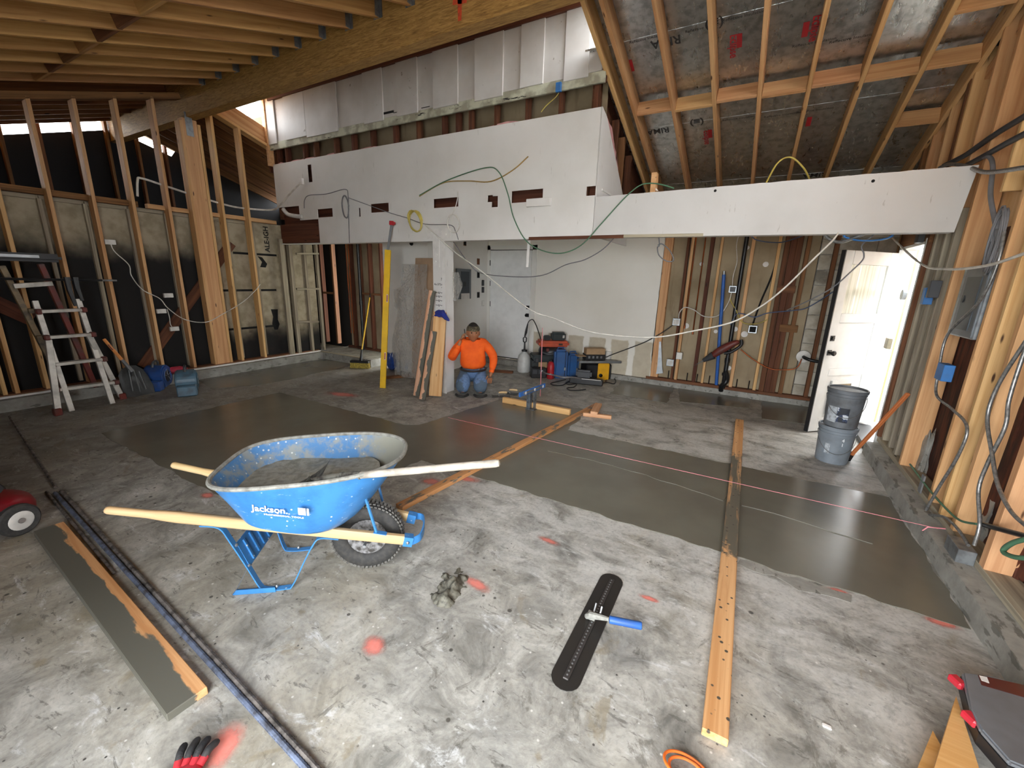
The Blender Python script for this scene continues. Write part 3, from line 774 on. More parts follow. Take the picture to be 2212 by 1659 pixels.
# white dropped beam to the right
BXR = PY(2063, 494, D1).x
bmz1 = PY(1700, 391, D1).z
bm = BM(); n_ = 40
top = [(XE+0.006+(BXR+0.03-XE)*i/n_, bmz1+0.006*noise.noise(V(i*0.7, 0, 0))+(0.035*(i/n_)-0.02)) for i in range(n_+1)]
prism(bm, [(XE+0.006, D1-0.001, HZ0-0.012)]+[(x, D1-0.001, z) for x, z in top]+[(BXR, D1-0.001, HZ0-0.03)], (0, 0.12, 0)); obj('white_beam', bm, 'beam_white_dimmed', wh, smooth=False)
lumber('torn_wood', (PY(1143, 512, D1).x, D1-0.006, HZ0-0.008), (PY(1348, 505, D1).x, D1-0.006, HZ0-0.008), 0.012, 0.035, 'redwood_old', wh)
lumber('trim_strip', (PY(1345, 503, D1).x, D1-0.004, HZ0-0.004), (PY(1520, 500, D1).x, D1-0.004, HZ0-0.010), 0.012, 0.03, 'grey_weathered', wh)
bm = BM(); box(bm, (PY(1411, 395, D1).x, D1+0.05, bmz1+0.07), (0.05, 0.09, 0.2)); obj('block', bm, 'fir_orange', wh, smooth=False)
bm = BM(); prism(bm, [PY(u, v, D1+0.02) for u, v in ((1405, 410), (1408, 395), (1422, 412))], (0, 0.01, 0)); obj('drywall_scrap', bm, 'drywall_white', wh, smooth=False)
for (u, v) in ((1545, 412), (1886, 391)):
    p = PY(u, v, D1-0.002); bm = BM(); cyl(bm, p, p+V(0, -0.002, 0), 0.012, 12); obj('small_hole', bm, 'black_void', wh)

# ================================================================== centre post, white
px0, px1 = PY(936, 640, D1).x, PY(960, 640, D1).x
pyb = D1
while True:                                          # depth of the post from the width of its right face in view
    pyb += 0.005; w_ = V(px1, pyb, 1.5)-ORIGIN
    if CX+FPX*w_.dot(CAMX)/w_.dot(CAMF) > 980 or pyb > D1+0.6: break
pcx = (px0+px1)/2
wp = struct('wall_post', (pcx, D1, 0))
bm = BM(); box(bm, (pcx, (D1+pyb)/2, 1.055), (px1-px0, pyb-D1, 2.11)); bev(bm, 0.004); obj('post_casing', bm, 'drywall_white', wp, smooth=False)
bm = BM(); box(bm, (px1-0.002, D1-0.004, 1.05), (0.05, 0.012, 2.1)); obj('corner_strip', bm, 'white_paint', wp, smooth=False)
ty = D1-0.006
bm = BM(); box(bm, (pcx+0.02, ty, 2.20), (0.40, 0.006, 0.13)); obj('tee_strap', bm, 'white_paint', wp, smooth=False)
bm = BM(); box(bm, (pcx-0.03, ty, 1.95), (0.11, 0.006, 0.36)); br = obj('tee_strap', bm, 'white_paint', wp, smooth=False)
for dx, dz in ((-0.12, 2.22), (-0.05, 2.19), (0.06, 2.22), (0.14, 2.19), (-0.04, 2.02), (-0.02, 1.93), (-0.04, 1.84)):
    bm = BM(); lathe(bm, [(0.012, 0), (0.012, 0.008)], axes((pcx+dx, ty-0.003, dz), (1, 0, 0), (0, 0, 1), (0, -1, 0)), 6); obj('bolt', bm, 'white_paint', br)
def note(body, u, v, size): text_mesh('pencil_note', body, size, axes(PY(u, v, D1-0.0015), (1, 0, 0), (0, 0, 1), (0, -1, 0)), 'black_void', wp, 0.0004, False)
note('4x-5P2m', 938, 616, 0.042); note('7', 952, 606, 0.05); note('.', 953, 622, 0.08)
for v_ in (635, 643, 652, 662): note('~v~', 941, v_, 0.075)

# ================================================================== alcove behind the header
wa = struct('wall_alcove', (-6.4, 5.85, 0.14))
bm = BM(); box(bm, (-6.5, 6.0, 1.35), (1.7, 0.02, 2.5)); obj('back_board', bm, 'drywall_paper_back', wa, smooth=False)
for u, m_ in ((697, 'redwood_old'), (722, 'fir_orange'), (760, 'redwood_old'), (778, 'redwood_old'), (800, 'redwood_old'), (824, 'redwood_old')):
    x = PY(u, 640, 5.86).x
    lumber('stud', (x, 5.90, 0.18), (x, 5.90, 2.5), 0.045, 0.09, m_ if m_ != 'fir_orange' else 'brown_old', wa, up=V(0, 1, 0))
lumber('sole_plate', (XL, 5.90, 0.16), (-5.8, 5.90, 0.16), 0.09, 0.04, 'redwood_old', wa)
for u0, u1, v in ((697, 722, 632), (778, 822, 634)):
    a, b = PY(u0, v, 5.87), PY(u1, v, 5.87); lumber('fire_block', (a.x, 5.88, a.z), (b.x, 5.88, a.z), 0.04, 0.04, 'brown_old', wa)
bm = BM(); x = PY(780, 600, 5.84).x; cyl(bm, (x, 5.80, 0.15), (x, 5.80, 2.5), 0.028, 12); cyl(bm, (x, 5.80, 1.05), (x, 5.80, 1.12), 0.036, 12); obj('drain_pipe', bm, 'black_iron', wa)
for u in (752, 757):
    bm = BM(); x = PY(u, 600, 5.84).x; cyl(bm, (x, 5.83, 0.45), (x, 5.83, 2.5), 0.009, 8); obj('copper_pipe', bm, 'copper', wa)
# white stub wall and the return that carries the electric panel
xs0 = PY(831, 640, 5.3).x
bm = BM(); box(bm, ((xs0-4.6)/2, 5.36, 1.3), (-4.6-xs0, 0.12, 2.6)); box(bm, (-4.66, 6.25, 1.3), (0.12, 1.66, 2.6)); obj('stub_wall', bm, 'drywall_grey', wa, smooth=False)
bm = BM(); c0 = PY(889, 525, 5.295); bmesh.ops.create_icosphere(bm, subdivisions=2, radius=0.05)
for vv in bm.verts: vv.co = V(vv.co.x*0.9, vv.co.y*0.08, vv.co.z*0.8)*(1+0.4*noise.noise(vv.co*30))+c0
obj('torn_hole', bm, 'black_void', wa)
bm = BM(); box(bm, (-4.47, 5.98, 2.62), (5.7, 2.45, 0.02)); 
tag(obj('ceiling_alcove', bm, 'drywall_grey', smooth=False), kind='structure')

wb = struct('wall_back', (-1.6, D2, 0.085))
bm = BM(); box(bm, (-1.6, D2+0.2, 1.6), (6.4, 0.02, 3.2)); obj('outer_sheathing', bm, 'redwood_old', wb, smooth=False)
XT = PY(1421, 660, D2).x
# white part, torn along its right edge
bm = BM(); edge = []
for k in range(28):
    z = 0.09+k*0.094; u = 1426-(z*0)-0; 
    x = XT+0.02*noise.noise(V(z*3, 1, 0))+0.02*noise.noise(V(z*13, 5, 0))
    edge.append((x, D2, z))
prism(bm, [(-4.6, D2, 0.09)]+edge+[(-4.6, D2, 2.62)], (0, 0.014, 0)); bmesh.ops.triangulate(bm, faces=[f for f in bm.faces if len(f.verts) > 4])
obj('drywall', bm, 'drywall_patched', wb, M=Matrix.Identity(4), smooth=False)
bm = BM(); box(bm, (-0.72, D2+0.10, 1.6), (2.76, 0.015, 3.1)); obj('back_board', bm, 'drywall_paper_back', wb, smooth=False)
t = NT('block_wall'); v = t.coord('Object', rnd=True); c = t.mix(t.step(t.noise(v, 5, 5), 0.35, 0.7), 'c4bfb0', '9f9684'); c = t.mix(t.math('MULTIPLY', t.step(t.noise(v, 2, 6), 0.56, 0.66), 0.7), c, '4e463b'); t.color(c); t.rough(0.8); t.bump(t.noise(v, 40, 4), 0.3, 0.006)
bm = BM(); box(bm, (1.07, D2+0.13, 1.6), (0.80, 0.03, 3.1)); obj('mortar_bed', bm, 'concrete_curb', wb, smooth=False)
for r_ in range(15):
    xs_ = (0.67, 1.05, 1.46) if r_ % 2 else (0.67, 0.86, 1.26, 1.46)
    for x0_, x1_ in zip(xs_, xs_[1:]):
        bm = BM(); box(bm, (0, 0, 0), (x1_-x0_-0.008, 0.03, 0.192)); bev(bm, 0.004)
        obj('block', bm, 'block_wall', wb, M=Matrix.Translation(((x0_+x1_)/2, D2+0.108+0.004*(r_ % 3 == 1), 0.18+r_*0.2)), smooth=False)
bstuds = [(1429, 0.13, 'fir_orange'), (1470, 0.04, 'redwood_old'), (1479, 0.04, 'fir_new'), (1520, 0.05, 'redwood_old'), (1540, 0.035, 'fir_new'), (1606, 0.045, 'fir_orange'), (1661, 0.04, 'fir_new'), (1677, 0.06, 'redwood_old'), (1690, 0.07, 'redwood_old'), (1703, 0.07, 'redwood_old'), (1722, 0.05, 'brown_old'), (1782, 0.05, 'brown_old')]
for u, w_, m_ in bstuds:
    x = PY(u-(0), 660, D2).x
    lumber('stud', (x, D2+0.05, 0.12), (x, D2+0.05, 2.75), w_, 0.085, m_, wb, up=V(0, 1, 0))
lumber('sole_plate', (XT-0.06, D2+0.03, 0.105), (1.3, D2+0.03, 0.105), 0.10, 0.045, 'brown_old', wb)
lumber('top_plate', (-1.6, D2+0.05, 2.78), (1.3, D2+0.05, 2.78), 0.09, 0.08, 'brown_old', wb)
for (u, v) in ((1700, 625), (1705, 710)):
    p = PY(u, v, D2); lumber('fire_block', (p.x-0.12, D2+0.03, p.z), (p.x+0.1, D2+0.03, p.z), 0.05, 0.10, 'brown_old', wb)
for (u0, v0, u1, v1) in ((1598, 545, 1565, 800), (1598, 545, 1598, 500)): pass
bm = BM(); a = PY(1609, 505, D2-0.02); b = PY(1563, 800, D2-0.02)
cyl(bm, (PY(1590, 660, D2-0.02).x, D2-0.02, 0.55), (PY(1590, 660, D2-0.02).x, D2-0.02, 2.7), 0.028, 12); x = PY(1590, 660, D2-0.02).x
for z0_, z1_, r_ in ((0.50, 0.57, 0.036), (0.30, 0.34, 0.045), (0.10, 0.50, 0.03)): cyl(bm, (x, D2-0.02, z0_), (x, D2-0.02, z1_), r_, 12)
tube(bm, curve([(x, D2-0.02, 0.36), (x+0.03, D2-0.06, 0.30), (x+0.03, D2-0.1, 0.22), (x-0.02, D2-0.08, 0.14), (x-0.02, D2-0.05, 0.06)], 5), 0.035, 10); obj('drain_pipe', bm, 'black_iron', wb)
for u, r_ in ((1490, 0.009), (1510, 0.009)):
    x = PY(u, 620, D2+0.02).x; zb_ = 0.98 if u < 1500 else 0.90
    bm = BM(); cyl(bm, (x, D2+0.02, zb_), (x, D2+0.02, 2.7), r_, 8); cyl(bm, (x, D2+0.02, zb_-0.02), (x, D2+0.02, zb_+0.03), 0.014, 10); obj('copper_pipe', bm, 'copper', wb)
bm = BM(); x = PY(1655, 600, D2+0.06).x; tube(bm, curve([(x+0.12, D2+0.07, 2.6), (x+0.08, D2+0.07, 1.9), (x-0.02, D2+0.07, 1.4), (x-0.08, D2+0.07, 1.0)], 6), 0.012, 8); obj('dark_cable', bm, 'black_iron', wb)
for i, (u, v) in enumerate(((1515, 570), (1654, 571), (1482, 704), (1546, 716), (1588, 711), (1608, 722), (1614, 535), (1574, 795))):
    p = PY(u, v, D2+0.09); bm = BM(); lathe(bm, [(0.03+0.008*(i % 3), 0), (0.026, 0.006)], axes(p, (1, 0, 0), (0, 0, 1), (0, -1, 0)), 10); obj('plaster_dab', bm, 'drywall_white', wb)
for u in (1443, 1484, 1506, 1533, 1594, 1621):
    p = PY(u, 812, D2+0.0); bm = BM(); cyl(bm, (p.x, D2+0.02, 0.12), (p.x, D2+0.02, 0.26), 0.007, 8); obj('anchor_bolt', bm, 'black_iron', wb)

# ================================================================== right wall
wr = struct('wall_right', (XR, 4.0, 0.13))
def right_top(y): return (zn(y) if y < 3.5 else zf(y))+RV-0.02
def YR(u, v): return PX(u, v, XR).y
def rstud(u0, u1, v, mat, z0=0.17, z1=None, depth=0.14, proud=0.0, name='stud'):
    y1, y0 = YR(u0, v), YR(u1, v); y = (y0+y1)/2
    return lumber(name, (XR-proud+depth/2, y, z0), (XR-proud+depth/2, y, z1 or right_top(y)), max(0.03, y1-y0-0.004), depth, mat, wr, up=V(1, 0, 0))
def rs(y, mat, z0=0.17, z1=None, w=0.038, depth=0.14, back=0.0):
    lumber('stud', (XR+back+depth/2, y, z0), (XR+back+depth/2, y, z1 or right_top(y)), w, depth, mat, wr, up=V(1, 0, 0))
rs(5.44, 'brown_old', w=0.06); rs(5.33, 'grey_weathered', 0.17, 2.3, w=0.05, depth=0.11, back=0.02); rs(5.10, 'grey_weathered', 0.17, 2.3, depth=0.11, back=0.02); rs(4.90, 'grey_weathered', 0.17, 2.3, w=0.05, depth=0.11, back=0.02); rs(4.95, 'fir_new', 2.31)
rs(4.63, 'fir_orange', w=0.045); rs(4.20, 'fir_new', 2.30)
rs(3.89, 'fir_orange', w=0.04); rs(3.68, 'fir_new'); rs(3.47, 'fir_orange', w=0.05)
rs(3.05, 'fir_orange', w=0.06); rs(2.62, 'fir_new', 0.17, 2.1, depth=0.09, back=0.04); rs(2.22, 'fir_new'); rs(1.8, 'fir_new')
rs(6.35, 'brown_old', w=0.06)
for y_ in (5.36, 5.75, 6.13): rs(y_, 'fir_new', 2.24)
lumber('door_header', (XR+0.06, 5.40, 2.16), (XR+0.06, 6.38, 2.16), 0.12, 0.16, 'brown_old', wr)
lumber('sole_plate', (XR+0.07, -1.2, 0.15), (XR+0.07, 5.4, 0.15), 0.14, 0.04, 'grey_weathered', wr)
lumber('barge_block', (XR+0.08, 3.6, zf(3.6)-0.02), (XR+0.08, 7.0, zf(7.0)-0.02), 0.03, 0.09, 'fir_new', wr, FUP)
WY0, WY1, WZ0, WZ1 = 3.7, 4.15, 2.95, 3.4                # high opening that lets the sky in
xo = XR+0.15
t = NT('plywood'); v = t.coord('Object', (1, 3, 0.6)); t.color(t.mix(t.step(t.noise(v, 3, 5), 0.3, 0.7), 'dcb888', 'c79a63')); t.rough(0.7)
t = NT('old_siding_inside'); v = t.coord('Object', (1, 8, 1)); t.color(t.mix(t.step(t.noise(v, 3, 6), 0.35, 0.65), '5d2f1c', '2c1810')); t.rough(0.85)
def sheet(y0, y1, z0, z1, mat):
    bm = BM(); box(bm, (xo+0.008, (y0+y1)/2, (z0+z1)/2), (0.016, y1-y0, z1-z0)); obj('sheathing', bm, mat, wr, smooth=False)
sheet(-1.3, WY0, 0.1, 3.2, 'old_siding_inside')
sheet(WY0, WY1, 0.1, WZ0, 'old_siding_inside')
sheet(WY1, 5.44, 0.1, 2.1, 'old_siding_inside'); sheet(WY1, 5.44, 2.1, 4.2, 'plywood')
sheet(5.44, 6.3, 2.1, 3.8, 'plywood'); sheet(6.3, 7.2, 0.1, 3.6, 'plywood')
sheet(WY0, WY1, WZ1, 4.3, 'plywood')
# rough mortar left between the boards
for i, (u, v, sy, sz) in enumerate(((2010, 880, 0.1, 0.5), (1990, 1000, 0.1, 0.3), (2180, 960, 0.16, 0.8), (2130, 1120, 0.1, 0.25), (2195, 1180, 0.15, 0.3))):
    p = PX(u, v, xo-0.02); bm = BM(); bmesh.ops.create_icosphere(bm, subdivisions=3, radius=1)
    for vv in bm.verts: vv.co = V(vv.co.x*0.03, vv.co.y*sy, vv.co.z*sz)*(1+0.5*noise.noise(vv.co*4+V(i*3, 0, 0)))+p
    o = obj('mortar_crust', bm, 'concrete_curb' if i % 2 else 'old_siding_inside', wr)

# ================================================================== near end behind the camera: wall with the wide garage doorway
wn = struct('wall_near', (0, -1.4, 0))
DX0, DX1, DZ, NY = -1.35, 1.0, 2.5, -1.0
bm = BM(); box(bm, ((DX0-10.2)/2, NY, 1.5), (DX0+10.2, 0.1, 3.0)); box(bm, ((DX0+DX1)/2, NY, (DZ+3.0)/2), (DX1-DX0, 0.1, 3.0-DZ)); box(bm, ((DX1+2.0)/2, NY, 1.5), (2.0-DX1, 0.1, 3.0)); obj('boarding', bm, 'redwood_old', wn, smooth=False)
# neighbouring house seen through the gap beside the beam
nh = thing('neighbour_house', 'pale yellow house wall seen through the roof gap', 'house', (-13.5, 9.5, 0))
plain('stucco_yellow', 'e3dba8', 0.8); bm = BM(); box(bm, (-13.5, 9.5, 3.2), (6, 0.3, 6.4)); obj('wall', bm, 'stucco_yellow', nh, smooth=False)
bm = BM(); box(bm, (-13.5, 9.2, 6.4), (6.6, 0.9, 0.12)); obj('eave', bm, 'dark_grey_plastic', nh, smooth=False)
# white board fence, added to cut the sky light reaching the side door
fn = thing('shade_fence', 'tall white board fence added outside the side door to cut its daylight', 'fence', (2.5, 6.0, -0.09))
for i in range(22):
    bm = BM(); box(bm, (2.5, 4.0+i*0.19, 1.45), (0.025, 0.18, 3.1)); obj('fence_board', bm, 'white_paint', fn, smooth=False)
lumber('fence_rail', (2.47, 3.9, 1.6), (2.47, 8.2, 1.6), 0.04, 0.09, 'grey_weathered', fn)

# ================================================================== wheelbarrow
t = NT('barrow_blue')                               # blue enamel, chipped and splashed with cement
v = t.coord('Object'); n1 = t.noise(v, 6, 6, 0.65)
c = t.mix(t.step(n1, 0.4, 0.7), '3d80bd', '336fa8')
sp = t.voro(v, 26.0); c = t.mix(t.math('MULTIPLY', t.step(sp, 0.16, 0.08), t.step(t.noise(v, 5, 3), 0.44, 0.56)), c, 'd9dcdb')
sc_ = t.noise(t.coord('Object', (7, 30, 30)), 1.4, 5, 0.7); c = t.mix(t.math('MULTIPLY', t.step(sc_, 0.62, 0.68), 0.6), c, 'a9c0d6')
t.color(c); t.rough(0.38)
t = NT('barrow_inside')
v = t.coord('Object'); n1 = t.noise(v, 9, 7, 0.7); p = t.xyz(v)
c = t.mix(t.step(n1, 0.45, 0.62), '447aae', '868d8c')
sp = t.voro(v, 30.0); c = t.mix(t.math('MULTIPLY', t.step(sp, 0.2, 0.1), 0.8), c, 'cfd2cf')
c = t.mix(t.step(t.math('ADD', p[0], t.math('MULTIPLY', n1, 0.5)), 0.10, 0.32), c, '8d8d82')
t.color(c); t.rough(0.6); t.bump(n1, 0.4, 0.006)
plain('cement_rim', '9a9a92', 0.7, 0, 0.2, 30, 0.4)
wood('handle_ash', 'e0c49a', 'c9a673', gy=18, bump=0.05); wood('handle_worn', 'd6cdbd', 'bfb3a0', gy=18, bump=0.05)
plain('rubber', '2b2b2a', 0.75, 0, 0.3, 40); plain('rubber_dusty', '77756f', 0.85, 0, 0.25, 40)
plain('rim_dusty', '8e8d8d', 0.6, 0.3, 0.5, 30)

PHI = math.radians(38)
_c = F(803, 1206); fw = V(math.cos(PHI), math.sin(PHI), 0); sd_ = V(-math.sin(PHI), math.cos(PHI), 0)
O = _c - sd_*0.045
wbM = axes(O, fw, sd_, (0, 0, 1))
wb_ = thing('wheelbarrow', 'blue steel wheelbarrow with wooden handles, loaded with wet concrete', 'wheelbarrow', M=wbM)
def hz(x): return 0.56+(0.215-0.56)*(x+1.11)/1.36
def hy(x): return 0.24+(0.112-0.24)*(x+1.11)/1.36
def L(*a): return wbM @ Vector(a)
def part(name, bm, mat, parent=None, **k): return obj(name, bm, mat, parent or wb_, M=WM[(parent or wb_).name].copy(), **k)   # built in the barrow's own frame
def tray_pt(tt, a, inset=0.0, xr0=-0.58, xf0=-0.10):
    """tt 0 at the pan's floor to 1 at the rim; a angle, 0 at the nose end"""
    e = tt**0.9
    xr = xr0+(-0.70-xr0)*e**1.05; xf = xf0+(0.225-xf0)*e**0.95; w = 0.25+(0.325-0.25)*e
    xr += inset; xf -= inset; w -= inset
    xm = xr+(xf-xr)*0.46
    ca, sa = math.cos(a), math.sin(a); pw = 2/2.4 if ca > 0 else 2/3.6
    x = (xf-xm if ca > 0 else xm-xr)*math.copysign(abs(ca)**pw, ca)+xm; y = w*math.copysign(abs(sa)**(2/2.4 if ca > 0 else 2/3.6), sa)
    zb = hz(x if -0.7 < x < 0 else max(min(x, 0), -0.7))+0.03; zr = 0.655+0.055*(x+0.8)/1.0
    return V(x, y, zb+(zr-zb)*tt+inset*0.5*(1-tt))
NA = 56
def loft(ts, inset):
    bm = BM(); R = [[bm.verts.new(tray_pt(tt, 2*PI*k/NA, inset)) for k in range(NA)] for tt in ts]
    for i in range(len(ts)-1):
        for k in range(NA): bm.faces.new((R[i][k], R[i][(k+1) % NA], R[i+1][(k+1) % NA], R[i+1][k]))
    bm.faces.new(R[0][::-1]); return bm
TS = [0, 0.06, 0.2, 0.4, 0.6, 0.8, 1.0]
tray = part('tray', loft(TS, 0.0), 'barrow_blue', angle=60)
part('tray_lining', loft(TS, 0.006), 'barrow_inside', tray, angle=60)
bm = BM(); tube(bm, [tray_pt(1.0, 2*PI*k/NA)+V(0, 0, 0.002) for k in range(NA+1)], 0.011, 8, cap=False); part('rim', bm, 'cement_rim', tray)
# lettering on the near side
def side_frame(x, tt):
    a0 = min((abs(tray_pt(tt, -a).x-x), a) for a in [k*0.01 for k in range(20, 300)])[1]
    P = tray_pt(tt, -a0); ex = (tray_pt(tt, -a0+0.04)-tray_pt(tt, -a0-0.04)).normalized(); ez = (tray_pt(tt+0.05, -a0)-tray_pt(tt-0.05, -a0)); ez = (ez-ex*ez.dot(ex)).normalized()
    n = ex.cross(ez); n = n if n.y < 0 else -n
    return P+n*0.003, ex, ez, ex.cross(ez)
P, ex, ez, nn = side_frame(-0.46, 0.50)
plain('lettering_white', 'eef0f0', 0.5, 0, 0.0)
text_mesh('brand_lettering', 'Jackson.', 0.056, wbM @ axes(P, ex, ez, nn), 'lettering_white', tray, 0.0006, True, 0.92, shear=0.12)
text_mesh('brand_lettering', 'PROFESSIONAL TOOLS', 0.0145, wbM @ axes(P+ex*0.052-ez*0.023, ex, ez, nn), 'lettering_white', tray, 0.0006, True, 1.25)
bm = BM(); q = P+ex*0.216+ez*0.002
for a0, a1 in ((0, 0.036), (0.041, 0.051)): prism(bm, [q+ex*a0, q+ex*a1, q+ex*(a1+0.003)+ez*0.047, q+ex*(a0+0.003)+ez*0.047], nn*0.001)
part('brand_emblem', bm, 'lettering_white', tray, smooth=False)
# handles
for s in (-1, 1):
    A = V(-1.11, s*hy(-1.11), hz(-1.11)); B = V(0.25, s*hy(0.25), hz(0.25)); d = (B-A).normalized(); _, y_, z_ = frame_of(d)
    bm = BM(); R = []
    prof = [(0.0, 0.006), (0.004, 0.014), (0.014, 0.0185), (0.10, 0.019), (0.17, 0.019), (0.23, 0.024), (0.29, 0.0), (1.40, 0.0)]
    for dist, r in prof:
        ring = []
        for k in range(12):
            a = 2*PI*k/12
            if r: off = y_*math.cos(a)*r+z_*math.sin(a)*r
            else:
                m_ = max(abs(math.cos(a)), abs(math.sin(a))); off = (y_*math.cos(a)*0.0195+z_*math.sin(a)*0.026)/m_
            ring.append(bm.verts.new(off))
        R.append((dist, ring))
    for dist, ring in R:
        for vv in ring: vv.co = V(dist, vv.co.dot(y_), vv.co.dot(z_))
    for (d0, r0), (d1, r1) in zip(R, R[1:]):
        for k in range(12): bm.faces.new((r0[k], r0[(k+1) % 12], r1[(k+1) % 12], r1[k]))
    bm.faces.new(R[0][1][::-1]); bm.faces.new(R[-1][1])
    h = obj('handle', bm, 'handle_ash', wb_, M=wbM @ axes(A, d, y_, z_), local=True, angle=50)
    bm = BM(); box(bm, L(0.235, s*hy(0.235), hz(0.235)), (0.05, 0.045, 0.056), (0, 0.25, PHI+s*-0.094)); nb = obj('nose_bracket', bm, 'barrow_blue', h, smooth=False)
    bm = BM(); lathe(bm, [(0.009, 0), (0.009, 0.008), (0.004, 0.012)], wbM @ axes((0.235, s*(hy(0.235)+0.023), hz(0.235)), (1, 0, 0), (0, 0, 1), (0, s, 0)), 8); obj('bolt', bm, 'galvanised', nb)
    # legs: bent flat steel
    y0 = s*0.205; ft = s*0.165
    pts = [(-0.74, s*hy(-0.74), hz(-0.74)-0.03), (-0.66, s*hy(-0.66), hz(-0.66)-0.032), (-0.62, s*0.195, 0.33), (-0.565, s*0.18, 0.16), (-0.53, ft, 0.035), (-0.50, ft, 0.010), (-0.40, ft, 0.010), (-0.365, ft, 0.03), (-0.29, s*0.165, 0.18), (-0.235, s*0.165, 0.28), (-0.20, s*hy(-0.2), hz(-0.2)-0.033), (-0.12, s*hy(-0.12), hz(-0.12)-0.030)]
    bm = BM(); C = curve(pts, 4); lf = []
    for i, p in enumerate(C):
        d_ = (C[min(i+1, len(C)-1)]-C[max(i-1, 0)]).normalized(); up = V(0, 1, 0); nrm = d_.cross(up).normalized()
        lf.append([bm.verts.new(p+up*a_+nrm*b_) for a_, b_ in ((-0.016, -0.003), (0.016, -0.003), (0.016, 0.003), (-0.016, 0.003))])
    for a_, b_ in zip(lf, lf[1:]):
        for k in range(4): bm.faces.new((a_[k], a_[(k+1) % 4], b_[(k+1) % 4], b_[k]))
    bm.faces.new(lf[0]); bm.faces.new(lf[-1][::-1])
    leg = part('leg', bm, 'barrow_blue', angle=50)
    if s < 0:
        bm = BM(); prism(bm, [(-0.66, -0.185, 0.002), (-0.66, -0.150, 0.002), (-0.45, -0.150, 0.002), (-0.45, -0.185, 0.002)], (0, 0, 0.006)); prism(bm, [(-0.66, -0.187, 0.002), (-0.45, -0.187, 0.002), (-0.45, -0.187, 0.03), (-0.64, -0.187, 0.03)], (0, 0.004, 0)); part('foot_runner', bm, 'barrow_blue', leg, smooth=False)
        bm = BM(); cyl(bm, (-0.655, -0.17, 0.006), (-0.57, -0.18, 0.16), 0.003, 6); part('foot_stay', bm, 'bare_steel', leg)
    for q in ((-0.605, s*0.185, 0.30), (-0.565, s*0.176, 0.17), (-0.45, s*0.165, 0.018)):
        bm = BM(); lathe(bm, [(0.009, 0), (0.009, 0.006), (0.004, 0.012)], wbM @ axes(q, (1, 0, 0), (0, 0, 1), (0, s, 0)) if q[2] > 0.05 else wbM @ axes(q, (1, 0, 0), (0, 1, 0), (0, 0, 1)), 8); obj('bolt', bm, 'galvanised', leg)
    bm = BM(); tube(bm, [(0.07, s*(hy(0.07)+0.0), hz(0.07)+0.03), (0.05, s*0.14, 0.40), (0.035, s*0.17, 0.52)], 0.008, 6); box(bm, (0.09, s*hy(0.09), hz(0.09)+0.028), (0.07, 0.03, 0.004), (0, 0.25, 0)); part('tray_strut', bm, 'barrow_blue')
bm = BM(); box(bm, (-0.585, 0, 0.235), (0.005, 0.36, 0.15), (0, -0.32, 0)); 
for i in range(5): box(bm, (-0.58, -0.13+i*0.065, 0.235), (0.012, 0.012, 0.12), (0, -0.32, 0))
part('leg_brace', bm, 'barrow_blue', smooth=False)
bm = BM(); G = curve([(0.245, -0.13, 0.215), (0.30, -0.10, 0.225), (0.315, 0, 0.23), (0.30, 0.10, 0.225), (0.245, 0.13, 0.215)], 6)
lf = [[bm.verts.new(p+V(0.004*a_, 0, b_)) for a_, b_ in ((-1, -0.022), (1, -0.022), (1, 0.022), (-1, 0.022))] for p in G]
for a_, b_ in zip(lf, lf[1:]):
    for k in range(4): bm.faces.new((a_[k], a_[(k+1) % 4], b_[(k+1) % 4], b_[k]))
bm.faces.new(lf[0]); bm.faces.new(lf[-1][::-1]); part('nose_guard', bm, 'barrow_blue', angle=50)
# wheel
WC = V(0, 0.0, 0.2)
tire = BM(); sec = [(0.105, 0.030), (0.125, 0.046), (0.155, 0.052), (0.18, 0.047), (0.194, 0.034), (0.198, 0.015), (0.198, -0.015), (0.194, -0.034), (0.18, -0.047), (0.155, -0.052), (0.125, -0.046), (0.105, -0.030)]
Rg = [[tire.verts.new(WC+V(r*math.cos(2*PI*k/48), yy, r*math.sin(2*PI*k/48))) for k in range(48)] for r, yy in sec]
for i in range(len(sec)):
    for k in range(48): tire.faces.new((Rg[i][k], Rg[i][(k+1) % 48], Rg[(i+1) % len(sec)][(k+1) % 48], Rg[(i+1) % len(sec)][k]))
wheel = part('wheel', tire, 'rubber', angle=60)
bm = BM()
for k in range(54):
    for j, (yy, rr, tilt) in enumerate(((-0.036, 0.191, 0.55), (-0.012, 0.198, 0.15), (0.012, 0.198, -0.15), (0.036, 0.191, -0.55))):
        a = 2*PI*(k+0.5*(j % 2))/54; Mx = Matrix.Translation(WC) @ Matrix.Rotation(-a, 4, 'Y') @ Matrix.Translation((rr, yy, 0)) @ Matrix.Rotation(tilt, 4, 'Z')
        box(bm, (0, 0, 0), (0.007, 0.020, 0.014), M=Mx)
tag(part('tread', bm, 'rubber_dusty', wheel, smooth=False), kind='stuff')
bm = BM(); lathe(bm, [(0.108, -0.034), (0.104, -0.03), (0.098, -0.014), (0.055, -0.018), (0.03, -0.03), (0.028, -0.055), (0.028, 0.055), (0.03, 0.03), (0.055, 0.018), (0.098, 0.014), (0.104, 0.03), (0.108, 0.034)], axes(WC, (1, 0, 0), (0, 0, -1), (0, 1, 0)), 32); part('rim', bm, 'rim_dusty', wheel)
bm = BM(); cyl(bm, WC+V(0, -0.125, 0), WC+V(0, 0.125, 0), 0.009, 10); part('axle', bm, 'bare_steel')
